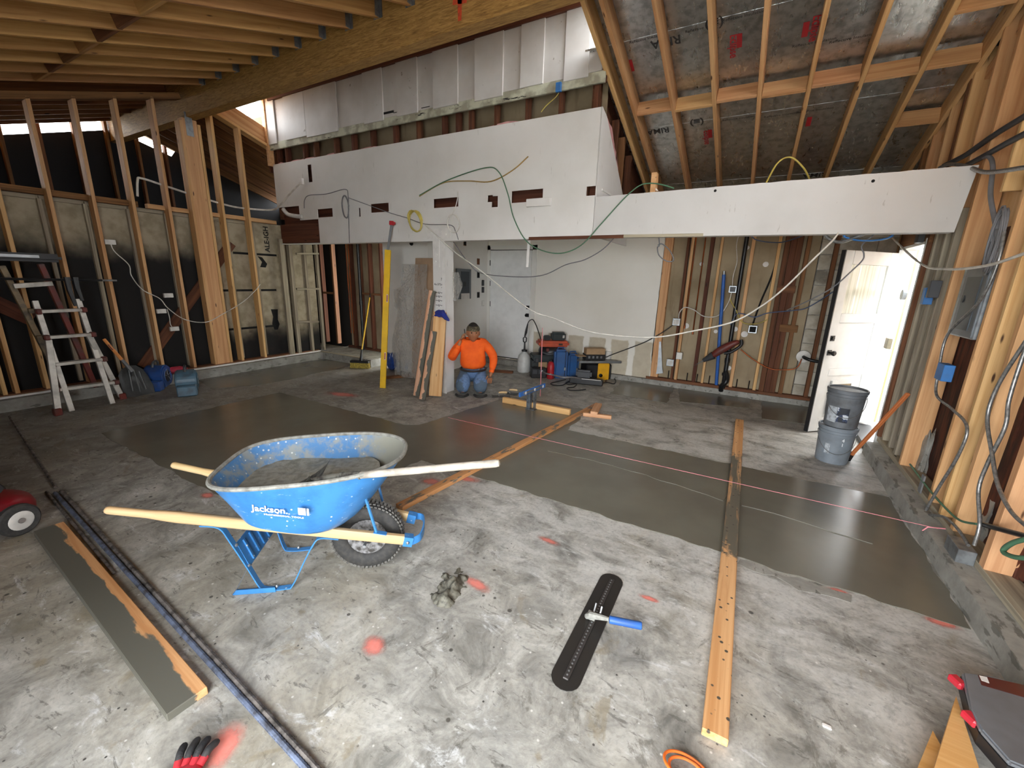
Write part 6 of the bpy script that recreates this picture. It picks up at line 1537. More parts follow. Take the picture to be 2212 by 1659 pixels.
for s in (-1, 1):
    R_ = Matrix.Rotation(0.22, 3, 'Z') @ Matrix.Rotation(0.10, 3, 'X'); c0 = hc+R_ @ V(s*0.029, -0.082, 0.012)*HS
    bm = BM(); bmesh.ops.create_icosphere(bm, subdivisions=2, radius=0.010, matrix=Matrix.Translation(c0)); PM('eye', bm, 'hair_dark')
bm = BM(); R_ = Matrix.Rotation(0.22, 3, 'Z') @ Matrix.Rotation(0.10, 3, 'X')
res = bmesh.ops.create_icosphere(bm, subdivisions=4, radius=1.0)
for vv in res['verts']: q = vv.co; vv.co = R_ @ V(q.x*0.083, q.y*0.103+0.004, q.z*0.124)*HS+hc
bmesh.ops.delete(bm, geom=[v_ for v_ in bm.verts if ((R_.inverted() @ (v_.co-hc)).z < 0.06 and (R_.inverted() @ (v_.co-hc)).y < 0.02) or (R_.inverted() @ (v_.co-hc)).z < -0.04], context='VERTS'); PM('hair', bm, 'hair_dark', angle=180)
bm = BM(); R = []
for zz, ex_ in ((0.032, 0.006), (0.05, 0.009), (0.075, 0.008), (0.086, 0.004)):
    rr = math.sqrt(max(0, 1-(zz/0.122)**2)); R.append([bm.verts.new(R_ @ V((0.080*rr+ex_)*math.cos(2*PI*k/32), (0.101*rr+ex_)*math.sin(2*PI*k/32), zz)*HS+hc) for k in range(32)])
for r0, r1 in zip(R, R[1:]):
    for k in range(32): bm.faces.new((r0[k], r0[(k+1) % 32], r1[(k+1) % 32], r1[k]))
bmesh.ops.solidify(bm, geom=list(bm.faces), thickness=0.004); PM('headband', bm, 'camo_band', angle=180)
# sweatshirt
sj = dict(hem=(0, 0.045, 0.36), bel=(0, 0.03, 0.47), che=(0, 0.02, 0.65), nk=(0, 0.015, 0.775), s1=(-0.155, 0.03, 0.735), m1=(-0.255, 0.0, 0.62), e1=(-0.305, -0.03, 0.51), f1=(-0.245, -0.08, 0.61), w1=(-0.198, -0.097, 0.695),
          s2=(0.155, 0.03, 0.735), m2=(0.26, 0.035, 0.63), e2=(0.308, 0.03, 0.52), f2=(0.295, -0.01, 0.43), w2=(0.278, -0.055, 0.35))
sn = list(sj); si = {n: i for i, n in enumerate(sn)}
se = [('hem', 'bel'), ('bel', 'che'), ('che', 'nk'), ('che', 's1'), ('s1', 'm1'), ('m1', 'e1'), ('e1', 'f1'), ('f1', 'w1'), ('che', 's2'), ('s2', 'm2'), ('m2', 'e2'), ('e2', 'f2'), ('f2', 'w2')]
sr_ = dict(hem=(0.205, 0.165), bel=(0.205, 0.165), che=(0.175, 0.135), nk=(0.078, 0.075), s1=(0.085, 0.085), m1=0.078, e1=0.068, f1=0.058, w1=0.044, s2=(0.085, 0.085), m2=0.078, e2=0.068, f2=0.056, w2=0.042)
bm = skin_mesh('sweatshirt', sj.values(), [(si[a], si[b]) for a, b in se], [sr_[n] for n in sn])
for vv in bm.verts: vv.co += V(*[noise.noise(vv.co*14+V(i*9, 0, 0))*0.006 for i in range(3)])
PM('sweatshirt', bm, 'shirt_orange', angle=180)
bm = BM(); R = []
for zz, e in ((0.765, 0.004), (0.795, 0.004), (0.802, -0.002)): R.append([bm.verts.new((0.006+(0.068+e)*math.cos(2*PI*k/24), 0.012+(0.066+e)*math.sin(2*PI*k/24), zz-0.012*math.sin(2*PI*k/24)*-1)) for k in range(24)])
for r0, r1 in zip(R, R[1:]):
    for k in range(24): bm.faces.new((r0[k], r0[(k+1) % 24], r1[(k+1) % 24], r1[k]))
bmesh.ops.solidify(bm, geom=list(bm.faces), thickness=0.006); PM('collar', bm, 'shirt_orange', angle=180)
for a, b, r in (('wr', 'er', 0.037), ('wl', 'el', 0.036)):
    a_, b_ = V(*J[a]), V(*J[b]); d = (b_-a_).normalized(); bm = BM(); tube(bm, [a_-d*0.008, a_+d*0.004, a_+d*0.03], r, 14, taper=[r*0.9, r, r*1.08]); PM('cuff', bm, 'shirt_orange')
# jeans, belt, shoes
jj = dict(w=(0, 0.075, 0.345), p=(0, 0.085, 0.29), h1=(-0.105, 0.06, 0.26), t1=(-0.125, -0.07, 0.20), k1=(-0.135, -0.19, 0.105), s1=(-0.14, 0.04, 0.06), a1=(-0.14, 0.25, 0.055), h2=(0.105, 0.06, 0.26), t2=(0.12, -0.07, 0.20), k2=(0.125, -0.19, 0.105), s2=(0.135, 0.04, 0.06), a2=(0.14, 0.25, 0.055))
jn = list(jj); ji = {n: i for i, n in enumerate(jn)}
je = [('w', 'p'), ('p', 'h1'), ('h1', 't1'), ('t1', 'k1'), ('k1', 's1'), ('s1', 'a1'), ('p', 'h2'), ('h2', 't2'), ('t2', 'k2'), ('k2', 's2'), ('s2', 'a2')]
jr = dict(w=(0.185, 0.15), p=(0.17, 0.145), h1=0.125, t1=0.12, k1=0.098, s1=0.06, a1=0.052, h2=0.125, t2=0.12, k2=0.098, s2=0.06, a2=0.052)
bm = skin_mesh('jeans', jj.values(), [(ji[a], ji[b]) for a, b in je], [jr[n] for n in jn], root=1)
for vv in bm.verts:
    vv.co += V(*[noise.noise(vv.co*12+V(i*7, 3, 0))*0.007 for i in range(3)]); vv.co.z = max(vv.co.z, 0.006)
PM('jeans', bm, 'denim_wet', angle=180)
bm = BM(); tube(bm, [V(0.186*math.cos(2*PI*k/32), 0.07+0.155*math.sin(2*PI*k/32), 0.352+0.01*math.sin(2*PI*k/32)) for k in range(33)], 0.014, 6, cap=False); PM('belt', bm, 'belt_dark')
for s, kx in ((-1, -0.135), (1, 0.125)):
    bm = BM(); tube(bm, curve([(kx-0.085, -0.17, 0.020), (kx-0.04, -0.255, 0.022), (kx+0.04, -0.258, 0.022), (kx+0.085, -0.17, 0.020)], 5), 0.018, 8); PM('knee_pad', bm, 'shoe_dark')
    bm = BM(); tube(bm, curve([(s*0.14, 0.22, 0.065), (s*0.14, 0.29, 0.055), (s*0.142, 0.36, 0.04), (s*0.143, 0.44, 0.035)], 4), 0.045, 10, taper=[0.052, 0.053, 0.052, 0.05, 0.048, 0.046, 0.045, 0.045, 0.045, 0.043, 0.04, 0.034, 0.022]); 
    for vv in bm.verts: vv.co.z = max(vv.co.z, 0.002)
    PM('boot', bm, 'shoe_dark')
bm = BM(); box(bm, (0, 0, 0), (0.011, 0.068, 0.135), M=pM @ axes(phone_c, (1, 0.1, 0.1), (-0.1, 1, 0), (-0.1, -0.1, 1))); bev(bm, 0.004); o = obj('phone', bm, 'black_plastic', smooth=False); tag(o, 'dark mobile phone held to the ear of the kneeling man', 'phone')

# ================================================================== electric panels, boxes, switches
plain('panel_grey', '6f7478', 0.4, 0.5, 0.1); plain('panel_dark', '3f464b', 0.4, 0.5, 0.1); plain('box_blue', '2f74b8', 0.5, 0, 0.1); plain('box_beige', '9a937c', 0.5, 0.2, 0.1); plain('outlet_white', 'd9d6cf', 0.5)
XW = -4.598
a, b = PX(984, 580, XW), PX(1014, 645, XW)
ep = thing('breaker_panel', 'open grey breaker panel on the shaded side wall by the white door', 'electric panel', (XW, (a.y+b.y)/2, b.z))
bm = BM(); box(bm, (XW+0.02, (a.y+b.y)/2, (a.z+b.z)/2), (0.04, abs(b.y-a.y), a.z-b.z)); bev(bm, 0.004); obj('cabinet', bm, 'panel_grey', ep, smooth=False)
bm = BM(); box(bm, (XW+0.042, (a.y+b.y)/2+0.02, (a.z+b.z)/2+0.03), (0.006, abs(b.y-a.y)*0.6, (a.z-b.z)*0.72)); obj('inner_cover', bm, 'panel_dark', ep, smooth=False)
bm = BM(); box(bm, (XW+0.046, (a.y+b.y)/2, (a.z+b.z)/2), (0.006, 0.06, 0.08)); obj('breaker', bm, 'black_plastic', ep, smooth=False)
bm = BM(); box(bm, (XW+0.046, (a.y+b.y)/2+0.02, b.z+0.05), (0.008, abs(b.y-a.y)*0.6, 0.10)); obj('paper_chart', bm, 'white_paint', ep, smooth=False)
def wallbox(name, label, cat, P, size, mat, face, inner=None, group=None, parent=None):
    """small box fixed on a wall; face is the outward normal"""
    o = thing(name, label, cat, tuple(P), group=group)
    bm = BM(); ax_ = Vector(face); up = V(0, 0, 1); sx_ = up.cross(ax_).normalized(); Mx = axes(P, sx_, up, ax_); box(bm, (0, 0, size[2]/2), size, M=Mx); bev(bm, 0.003); obj('box_body', bm, mat, o, smooth=False)
    if inner:
        bm = BM(); box(bm, (0, 0, size[2]+0.001), (size[0]*0.75, size[1]*0.75, 0.003), M=Mx); obj('box_opening', bm, inner, o, smooth=False)
    return o
for u, v, m_, inn, lab in ((1033, 565, 'brown_old', None, 'square patched cut-out, highest of those left of the white door'), (1033, 594, 'dark_grey_plastic', 'black_void', 'open electrical box level with the grey panel'), (1033, 637, 'dark_grey_plastic', 'black_void', 'lowest open electrical box left of the white door'),
                      (1043, 611, 'black_plastic', 'dark_grey_plastic', 'upper black switch next to the white door'), (1043, 626, 'black_plastic', 'dark_grey_plastic', 'lower black switch next to the white door'), (1043, 655, 'outlet_white', 'drywall_grey', 'pale outlet plate low beside the white door'), (1004, 524, 'brown_old', 'black_void', 'brown cut-out just under the header, near the post')):
    wallbox('wall_box', lab, 'electrical box', PX(u, v, XW), (0.085, 0.11, 0.006), m_, (1, 0, 0), inn, 'boxes on the shaded side wall')
# boxes on the stud wall at the back
for u, v, sz, m_, inn, lab in ((1462, 695, (0.11, 0.11, 0.06), 'galvanised', 'outlet_white', 'grey outlet box with plugged cord on the stud wall'), (1448, 783, (0.11, 0.11, 0.03), 'galvanised', 'outlet_white', 'low square outlet plate beside the silver blade'), (1468, 768, (0.09, 0.11, 0.05), 'outlet_white', 'drywall_grey', 'small white box fixed to a pale stud'),
                          (1583, 625, (0.10, 0.10, 0.04), 'galvanised', 'dark_grey_plastic', 'small steel junction box high on the black pipe'), (1626, 711, (0.11, 0.11, 0.05), 'galvanised', 'black_void', 'round-holed steel box right of the black pipe')):
    wallbox('outlet_box', lab, 'electrical box', PY(u, v, D2-0.02), sz, m_, (0, -1, 0), inn, 'boxes on the back stud wall')
p = PY(1735, 770, D2+0.02); gv = thing('pipe_fitting', 'dark pipe fitting on a white round flange low on the pale wall', 'pipe fitting', tuple(p))
bm = BM(); lathe(bm, [(0.085, 0), (0.085, 0.02), (0.05, 0.03)], axes(p, (1, 0, 0), (0, 0, 1), (0, -1, 0)), 20); obj('flange', bm, 'outlet_white', gv)
bm = BM(); tube(bm, curve([p, p+V(0.02, -0.08, -0.01), p+V(0.1, -0.11, -0.03), p+V(0.2, -0.11, -0.04)], 5), 0.022, 10); obj('valve_body', bm, 'black_iron', gv)
# right wall
def RW(u, v, dx_=0.0): return PX(u, v, XR-dx_)
TL, TR, BL, BR = RW(2091, 577), RW(2143, 574), RW(2049, 721), RW(2104, 733)
yc, zc = (BL.y+BR.y)/2, (TL.z+BL.z)/2; wY = abs(BL.y-BR.y); hZ = TL.z-BL.z
mp_ = thing('main_panel', 'tall grey steel breaker panel between the studs of the right wall', 'electric panel', (XR, yc, BL.z))
bm = BM(); box(bm, (XR+0.045, yc, zc), (0.11, wY, hZ)); bev(bm, 0.004); obj('cabinet', bm, 'galvanised', mp_, smooth=False)
bm = BM(); box(bm, (XR-0.013, yc-wY*0.06, zc), (0.012, wY*0.80, hZ*0.96)); bev(bm, 0.003); cv = obj('cover', bm, 'panel_grey', mp_, smooth=False)
bm = BM(); box(bm, (XR-0.021, yc-wY*0.06, zc-0.01), (0.006, wY*0.52, hZ*0.74)); dr = obj('panel_door', bm, 'panel_dark', cv, smooth=False)
bm = BM(); box(bm, (XR-0.026, yc+wY*0.14, zc+0.02), (0.006, 0.03, 0.05)); obj('latch', bm, 'black_metal', dr, smooth=False)
for u, v, sz, m_, inn, lab in ((2053, 805, (0.13, 0.12, 0.06), 'box_blue', None, 'blue plastic double box low under the main panel'), (2014, 640, (0.07, 0.14, 0.06), 'box_blue', None, 'narrow blue plastic box near the door jamb'), (2030, 625, (0.05, 0.14, 0.07), 'dark_grey_plastic', None, 'grey box tucked behind the narrow blue one'),
                          (1924, 742, (0.10, 0.11, 0.04), 'box_beige', None, 'beige bracket box at the door jamb'), (1995, 513, (0.10, 0.10, 0.05), 'dark_grey_plastic', None, 'dark junction box above the side door'), (2092, 1200, (0.17, 0.13, 0.08), 'galvanised', None, 'galvanised junction box low on the curb, fed by armoured cables')):
    wallbox('junction_box', lab, 'electrical box', RW(u, v, 0.0), sz, m_, (-1, 0, 0), inn, 'boxes on the right wall')
p = RW(1957, 637, 0.0); bm = BM(); lathe(bm, [(0.05, 0), (0.05, 0.035), (0.012, 0.036)], axes(p, (0, 1, 0), (0, 0, 1), (-1, 0, 0)), 16); o = obj('round_box', bm, 'galvanised'); tag(o, 'round steel ceiling box hung beside the door jamb', 'electrical box', 'boxes on the right wall')
bm = BM(); a = RW(1991, 1045, 0.02); box(bm, tuple(a), (0.01, 0.05, 0.14)); o = obj('steel_clip', bm, 'bare_steel', smooth=False); tag(o, 'bright steel clip at the foot of the right wall', 'bracket')

# ================================================================== cables
plain('cable_green', '4f7a5c', 0.5); plain('cable_yellow', 'c9b65a', 0.5); plain('cable_tan', 'b09253', 0.5); plain('cable_white', 'dedad0', 0.5); plain('cable_grey', '77777a', 0.5); plain('cable_black', '1f1f20', 0.5); plain('cable_blue', '4a5f86', 0.5); plain('cable_armour', '9a9a98', 0.4, 0.7, 0.2, 60)
def cable(name, label, pts, r, mat, cat='cable', seg=7, n=7):
    bm = BM(); tube(bm, curve(pts, n), r, seg); o = obj(name, bm, mat, angle=80); tag(o, label, cat); return o
W1 = lambda *q, dy=0.02: [PY(u, v, D1-dy) for u, v in q]
cable('cable', 'long green cable looping across the white header', W1((906, 422), (965, 390), (1046, 363), (1077, 371), (1097, 419), (1109, 469), (1134, 517), (1168, 540), (1212, 547), (1255, 530), (1299, 483), (1345, 432), (1378, 403), (1402, 396), (1430, 399), (1456, 407), dy=0.03), 0.0065, 'cable_green')
cable('cable', 'tan cable running beside the green one on the header', W1((906, 424), (958, 395), (1010, 391), (1060, 392), (1107, 368), (1141, 338), dy=0.015), 0.007, 'cable_tan')
def coil(label, u, v, rpx, mat, r, turns, dy=0.03, elong=1.15):
    c0 = PY(u, v, D1-dy); rr = (PY(u+rpx, v, D1-dy)-c0).length; bm = BM(); pts = []
    for i in range(turns*18):
        a = 2*PI*i/18; k = i/18; f_ = 1+0.10*noise.noise(V(k*1.3, a, 2)); pts.append(c0+V(rr*f_*math.cos(a+0.15*k), -0.012*noise.noise(V(k*2, a, 5))-0.004*k, rr*elong*f_*math.sin(a+0.1*k)))
    tube(bm, pts, r, 6); o = obj('cable_coil', bm, mat, angle=80); tag(o, label, 'cable'); return o
coil('coil of yellow cable hanging on the header above the post', 899, 478, 14, 'cable_yellow', 0.006, 9)
coil('coil of white cable hanging on the header right of the post', 980, 483, 13, 'cable_white', 0.004, 4)
coil('loose coil of grey cable hanging on the header left of the yellow coil', 747, 447, 7, 'cable_grey', 0.005, 4, elong=2.2)
cable('cable', 'grey cable drooping from the left end of the header', W1((657, 450), (658, 432), (668, 422), (705, 419), (745, 409), (752, 424), (753, 470), (755, 525)), 0.006, 'cable_grey')
cable('cable', 'dark thin cable stretched from the grey coil to the post', W1((752, 427), (790, 441), (840, 459), (880, 471), (918, 484), (972, 486), (984, 500), (990, 518)), 0.005, 'cable_grey')
cable('cable', 'white twisted lead dropping from the header cut-out', W1((989, 414), (988, 430), (983, 450), (978, 462), (975, 478)), 0.005, 'cable_white')
cable('cable', 'long white cable swooping from the yellow coil across the room to the side door', [PY(918, 486, 4.56), PY(978, 541, 4.5), PY(1040, 586, 4.48), PY(1139, 665, 4.45), PY(1197, 688, 4.45), PY(1268, 715, 4.45), PY(1344, 726, 4.45), PY(1420, 728, 4.45), PY(1497, 715, 4.45), PY(1581, 696, 4.45), PY(1645, 661, 4.46), PY(1698, 619, 4.48), PY(1751, 566, 4.5), PY(1800, 518, 4.55), PY(1812, 500, 4.62)], 0.0075, 'cable_white')
cable('cable', 'dark cable sagging between the post and the beam', [PY(978, 520, 4.74), PY(1010, 565, 4.76), PY(1040, 590, 4.8), PY(1116, 598, 4.8), PY(1174, 594, 4.8), PY(1222, 572, 4.8), PY(1263, 561, 4.8), PY(1303, 538, 4.8), PY(1331, 508, 4.76)], 0.006, 'cable_grey')
cable('cable', 'grey loop hanging by the torn edge of the white wall', [PY(1423, 508, 4.75), PY(1424, 530, 4.76), PY(1420, 535, 4.76), PY(1424, 552, 4.76), PY(1440, 564, 4.76), PY(1455, 562, 4.76), PY(1446, 540, 4.76), PY(1430, 527, 4.76), PY(1421, 530, 4.76)], 0.006, 'cable_grey')
B_ = lambda *q, dy=0.04: [PY(u, v, D2-dy) for u, v in q]
cable('cable', 'pale cable drooping across the back studs to the steel box', B_((1466, 690), (1468, 675), (1480, 664), (1500, 670), (1520, 683), (1545, 684), (1562, 672), (1575, 650), (1580, 632)), 0.008, 'cable_white')
cable('cable', 'yellowish leads dropping from the steel box on the pipe', B_((1580, 632), (1578, 648), (1590, 670), (1600, 692), (1615, 700), (1640, 698), (1658, 690)), 0.007, 'cable_yellow')
cable('cable', 'white cable rising from the steel box up the black pipe', B_((1582, 620), (1584, 595), (1592, 565), (1591, 530), (1598, 500)), 0.006, 'cable_white')
cable('cable', 'blue-grey cable strung across the back studs to the side door', B_((1578, 702), (1590, 680), (1605, 678), (1630, 685), (1660, 676), (1710, 671), (1745, 664), (1800, 630)), 0.007, 'cable_blue')
cable('cable', 'brown line curving low along the back studs to the round flange', B_((1600, 755), (1625, 775), (1660, 795), (1690, 799), (1720, 795), (1732, 775)), 0.008, 'copper')
cable('cable', 'black extension lead from the back outlet down to the tool pile', B_((1460, 697), (1440, 712), (1424, 722), (1395, 738), (1360, 752), (1325, 765), (1308, 772), dy=0.06), 0.008, 'cable_black')
cable('cable', 'thin cable running diagonally to the side door over the white cable', [PY(1620, 507, 4.8), PY(1640, 520, 5.5), PY(1690, 523, 6.2), PY(1745, 505, 6.6)], 0.006, 'cable_blue')
cable('cable', 'twisted dark lead hanging in front of the open side door', [PY(1890, 505, 4.8), PY(1862, 530, 4.85), PY(1866, 548, 4.85), PY(1863, 562, 4.85), PY(1840, 585, 4.85), PY(1800, 620, 4.9), PY(1750, 648, 5.0), PY(1700, 670, 5.2)], 0.006, 'cable_grey')
cable('cable', 'stiff grey conduit bend under the right end of the beam', [PY(1778, 500, 4.68), PY(1790, 515, 4.70), PY(1815, 523, 4.72), PY(1850, 512, 4.74), PY(1880, 500, 4.74)], 0.014, 'cable_armour')
bm = BM(); c0 = PY(1876, 506, 4.76); pts = []
for i in range(90): a = 2*PI*i/18; pts.append(c0+V(0.17*math.cos(a)*(1+0.05*math.sin(i)), 0.03*math.sin(i*0.37), 0.055*math.sin(a)))
tube(bm, pts, 0.006, 6); o = obj('cable_coil', bm, 'box_blue', angle=80); tag(o, 'coil of blue cable tied under the beam above the side door', 'cable')
R_w = lambda *q, dx_=0.06: [RW(u, v, dx_) for u, v in q]
cable('cable', 'grey cable sagging across the right wall from the beam to the frame edge', R_w((1914, 500), (1984, 566), (2041, 581), (2125, 575), (2212, 548), (2290, 520), dx_=0.12), 0.009, 'cable_white')
cable('armoured_cable', 'armoured cable bowing right beside the junction box', R_w((2240, 700), (2211, 744), (2156, 832), (2133, 901), (2143, 982), (2155, 1046), (2180, 1099), (2212, 1132), (2260, 1165), dx_=0.05), 0.0095, 'cable_armour')
cable('armoured_cable', 'armoured cable dropping into the low junction box', R_w((2240, 690), (2211, 765), (2180, 862), (2171, 922), (2135, 997), (2114, 1056), (2116, 1132), (2104, 1178), dx_=0.04), 0.0095, 'cable_armour')
cable('armoured_cable', 'armoured cable passing over the main panel and down to the curb', R_w((2170, 500), (2156, 566), (2116, 651), (2047, 723), (2028, 801), (2023, 853), (2056, 883), (2089, 922), (2072, 980), (2030, 1050), (2000, 1102), dx_=0.05), 0.009, 'cable_armour')
cable('armoured_cable', 'short armoured cable arching along the curb into the junction box', R_w((1998, 1112), (2020, 1113), (2044, 1119), (2071, 1145), (2092, 1178), dx_=0.03), 0.009, 'cable_armour')
cable('cable', 'green wire trailing along the foot of the right wall', R_w((1966, 1003), (2006, 1056), (2044, 1099), (2074, 1124), (2110, 1132), dx_=0.02), 0.007, 'cable_green')
cable('cable', 'green hose bend at the right frame edge', R_w((2240, 1160), (2190, 1172), (2167, 1190), (2190, 1203), (2240, 1206), dx_=0.03), 0.012, 'cable_green')
cable('pipe', 'black pipe lying against the studs at the right frame edge', R_w((2118, 1131), (2160, 1143), (2260, 1170), dx_=0.02), 0.014, 'black_iron', 'pipe')
for q, lab in ((((2040, 357), (2085, 335), (2150, 290), (2240, 235)), 'upper dark conduit slanting up past the beam end'), (((2078, 362), (2120, 340), (2170, 312), (2240, 275)), 'lower dark conduit slanting up past the beam end')):
    cable('conduit', lab, R_w(*q, dx_=0.02), 0.02, 'dark_grey_plastic', 'conduit')
cable('hose', 'pale hose looping off the right end of the beam', R_w((2030, 362), (2050, 355), (2085, 358), (2130, 372), (2212, 362), (2280, 350), dx_=0.06), 0.014, 'cable_armour', 'hose')
cable('conduit', 'grey flexible conduit bending down behind the beam end', R_w((2110, 345), (2135, 338), (2145, 360), (2140, 420), (2150, 480), (2160, 540), dx_=0.02), 0.014, 'cable_grey', 'conduit')
bm = BM(); c0 = RW(2150, 520, 0.03); pts = []
for i in range(126): a = 2*PI*i/18; pts.append(c0+V(-0.012*math.sin(i*0.3), 0.06*math.cos(a)*(1+0.2*noise.noise(V(i*.05, 0, 0))), 0.19*math.sin(a)*(1+0.2*noise.noise(V(0, i*.05, 0)))))
tube(bm, pts, 0.006, 6); o = obj('cable_coil', bm, 'cable_grey', angle=80); tag(o, 'coil of grey flexible conduit hung above the main panel', 'cable')
cable('cable', 'yellow and black lead arching behind the beam under the foil', [PY(1655, 395, 5.0), PY(1680, 352, 5.1), PY(1708, 340, 5.1), PY(1735, 362, 5.1), PY(1750, 390, 5.0)], 0.008, 'cable_yellow')
p = PY(1208, 190, D1-0.03); wallbox('blue_box', 'blue electrical box on the sill board below the siding', 'electrical box', p, (0.06, 0.09, 0.03), 'box_blue', (0, -1, 0))
cable('cable', 'yellow lead curling down from the blue box on the sill', W1((1210, 195), (1200, 210), (1180, 228), (1169, 242), dy=0.01), 0.005, 'cable_yellow')
# left wall
Lw = lambda *q, x=XL-0.10: [PX(u, v, x) for u, v in q]
cp = thing('conduit_pipe', 'white conduit running along the top of the dark left wall to the header', 'conduit', tuple(PX(297, 424, XL-0.1)))
bm = BM(); tube(bm, curve(Lw((297, 424), (297, 390), (305, 385), (352, 400), (400, 416), (444, 430), (507, 447), (561, 453), (590, 453))+[PY(602, 446, D1-0.05), PY(625, 420, D1-0.04), PY(650, 394, D1-0.03)], 5), 0.014, 8); obj('pipe', bm, 'cable_white', cp)
bm = BM(); box(bm, tuple(PY(651, 392, D1-0.02)), (0.07, 0.04, 0.09)); obj('end_fitting', bm, 'white_paint', cp, smooth=False)
bm = BM(); tube(bm, curve([PY(612, 452, D1-0.08), PY(622, 463, D1-0.08), PY(640, 467, D1-0.06), PY(652, 468, D1-0.02)], 5), 0.032, 12); o = obj('pvc_elbow', bm, 'outlet_white'); tag(o, 'short white plastic pipe elbow at the torn end of the header', 'pipe')
cable('cable', 'white cable looping across the dark left wall studs', Lw((238, 523), (247, 543), (278, 572), (284, 596), (308, 626), (345, 645), (363, 666), (399, 690), (444, 696), (480, 679), (525, 652), (552, 627), (562, 614), x=XL+0.015), 0.006, 'cable_white')
for u, v, lab in ((236, 523, 'small white box at the top of the looping cable'), (362, 638, 'white box on the sooted board left of the post'), (347, 672, 'white box hanging where the cable branches'), (375, 710, 'lowest white box on the brown diagonal brace')):
    wallbox('outlet_box', lab, 'electrical box', PX(u, v, XL-0.02), (0.11, 0.06, 0.04), 'outlet_white', (1, 0, 0), None, 'boxes on the left wall')
cable('cable', 'thin pale lead dropping to the lowest box of the left wall', Lw((361, 668), (366, 685), (368, 700), (373, 708), x=XL+0.012), 0.005, 'cable_white')

# ================================================================== tools heaped by the back wall
plain('case_orange', 'c4502c', 0.5, 0, 0.1); plain('case_blue', '24568f', 0.5, 0, 0.15, 6); plain('case_darkgreen', '1f2a2b', 0.5); plain('can_red', 'b5202a', 0.4); plain('saw_yellow', 'e6a91c', 0.4, 0, 0.05); plain('saw_table', '8b8c88', 0.4, 0.5, 0.2, 12); plain('cardboard', 'a98a66', 0.8, 0, 0.1); plain('jug_white', 'c9cac6', 0.4, 0, 0.08)
t = NT('clear_case'); t.color('c9b8b8'); t.rough(0.2); t.b.inputs['Alpha'].default_value = 0.6
VX = V(0.80, 0.60, 0).normalized(); VY = V(-0.60, 0.80, 0).normalized()     # most things face the camera
def tool(name, label, cat, u, v, back=0.0, z=0.0, rot=0.0, group=None):
    p = F(u, v)+VY*back; M = axes((p.x, p.y, z), VX, VY, (0, 0, 1)) @ Matrix.Rotation(rot, 4, 'Z')
    return thing(name, label, cat, M=M, group=group)
def tp_(o, name, boxes, mat, bevel=0.01, seg=1, par=None, smooth=False):
    bm = BM()
    for c, s_ in boxes:
        b2 = BM(); box(b2, c, s_)
        if bevel: bev(b2, min(bevel, min(s_)*0.35), seg)
        me = bpy.data.meshes.new('t'); b2.to_mesh(me); b2.free(); bm.from_mesh(me); bpy.data.meshes.remove(me)
    return obj(name, bm, mat, par or o, M=WM[o.name].copy(), smooth=smooth)
# pump sprayer
o = tool('pump_sprayer', 'white plastic pump sprayer with a black wand beside the door', 'sprayer', 1133, 806, 0.10); M = WM[o.name]
bm = BM(); lathe(bm, [(0.10, 0.0), (0.118, 0.02), (0.122, 0.10), (0.118, 0.24), (0.10, 0.31), (0.06, 0.345), (0.045, 0.36), (0.045, 0.385)], M, 24); obj('tank', bm, 'jug_white', o)
bm = BM(); lathe(bm, [(0.052, 0.38), (0.052, 0.41), (0.03, 0.415), (0.018, 0.42), (0.014, 0.50), (0.014, 0.54)], M, 16); obj('pump', bm, 'black_plastic', o)
bm = BM(); tube(bm, [M @ V(x, 0, z) for x, z in ((-0.0, 0.54), (-0.025, 0.56), (-0.03, 0.62), (0.0, 0.645), (0.03, 0.62), (0.025, 0.56), (0, 0.54))], 0.011, 8); obj('pump_grip', bm, 'black_plastic', o)
bm = BM(); tube(bm, curve([M @ V(*q) for q in ((0.0, 0.03, 0.64), (0.01, 0.03, 0.74), (0.04, 0.02, 0.86), (0.07, 0.0, 0.93), (0.13, 0.0, 0.95), (0.19, 0, 0.86), (0.24, 0, 0.74), (0.28, -0.02, 0.62), (0.29, -0.04, 0.50))], 5), 0.009, 8, taper=None); obj('hose', bm, 'cable_black', o)
bm = BM(); tube(bm, [M @ V(0.0, 0.03, 0.64), M @ V(0.02, 0.03, 0.72), M @ V(0.045, 0.02, 0.87)], 0.016, 8, taper=[0.012, 0.022, 0.012]); obj('wand', bm, 'black_plastic', o)
bm = BM(); tube(bm, [M @ V(0.06, 0.10, 0.40), M @ V(0.02, 0.09, 0.02)], 0.008, 6); 
bm.free()
# chair-like black frame behind the sprayer
# black tool chest with a vacuum, an orange case and a radio on top
o = tool('tool_chest', 'black ribbed tool chest under the shop vacuum', 'tool chest', 1176, 811, 0.14)
tp_(o, 'body', [((0, 0, 0.14), (0.44, 0.32, 0.28))], 'case_darkgreen', 0.02, 2); tp_(o, 'lid', [((0, 0, 0.32), (0.46, 0.34, 0.09))], 'case_darkgreen', 0.02, 2)
for z_ in (0.10, 0.17, 0.24): tp_(o, 'rib', [((0, -0.163, z_), (0.40, 0.012, 0.02))], 'black_plastic', 0.003)
tp_(o, 'latch', [((-0.15, -0.172, 0.28), (0.05, 0.015, 0.07))], 'dark_grey_plastic', 0.004)
o = tool('shop_vacuum', 'squat black shop vacuum between the chest and the orange case', 'vacuum', 1186, 811, 0.15, 0.366); M = WM[o.name]
bm = BM(); lathe(bm, [(0.18, 0), (0.215, 0.015), (0.22, 0.06), (0.20, 0.11), (0.16, 0.14)], M @ Matrix.Translation((0.04, 0, 0)), 24); obj('drum', bm, 'black_plastic', o)
bm = BM(); tube(bm, curve([M @ V(*q) for q in ((-0.16, -0.17, 0.06), (-0.05, -0.235, 0.03), (0.08, -0.23, 0.05), (0.18, -0.15, 0.08))], 5), 0.022, 10); obj('hose', bm, 'dark_grey_plastic', o)
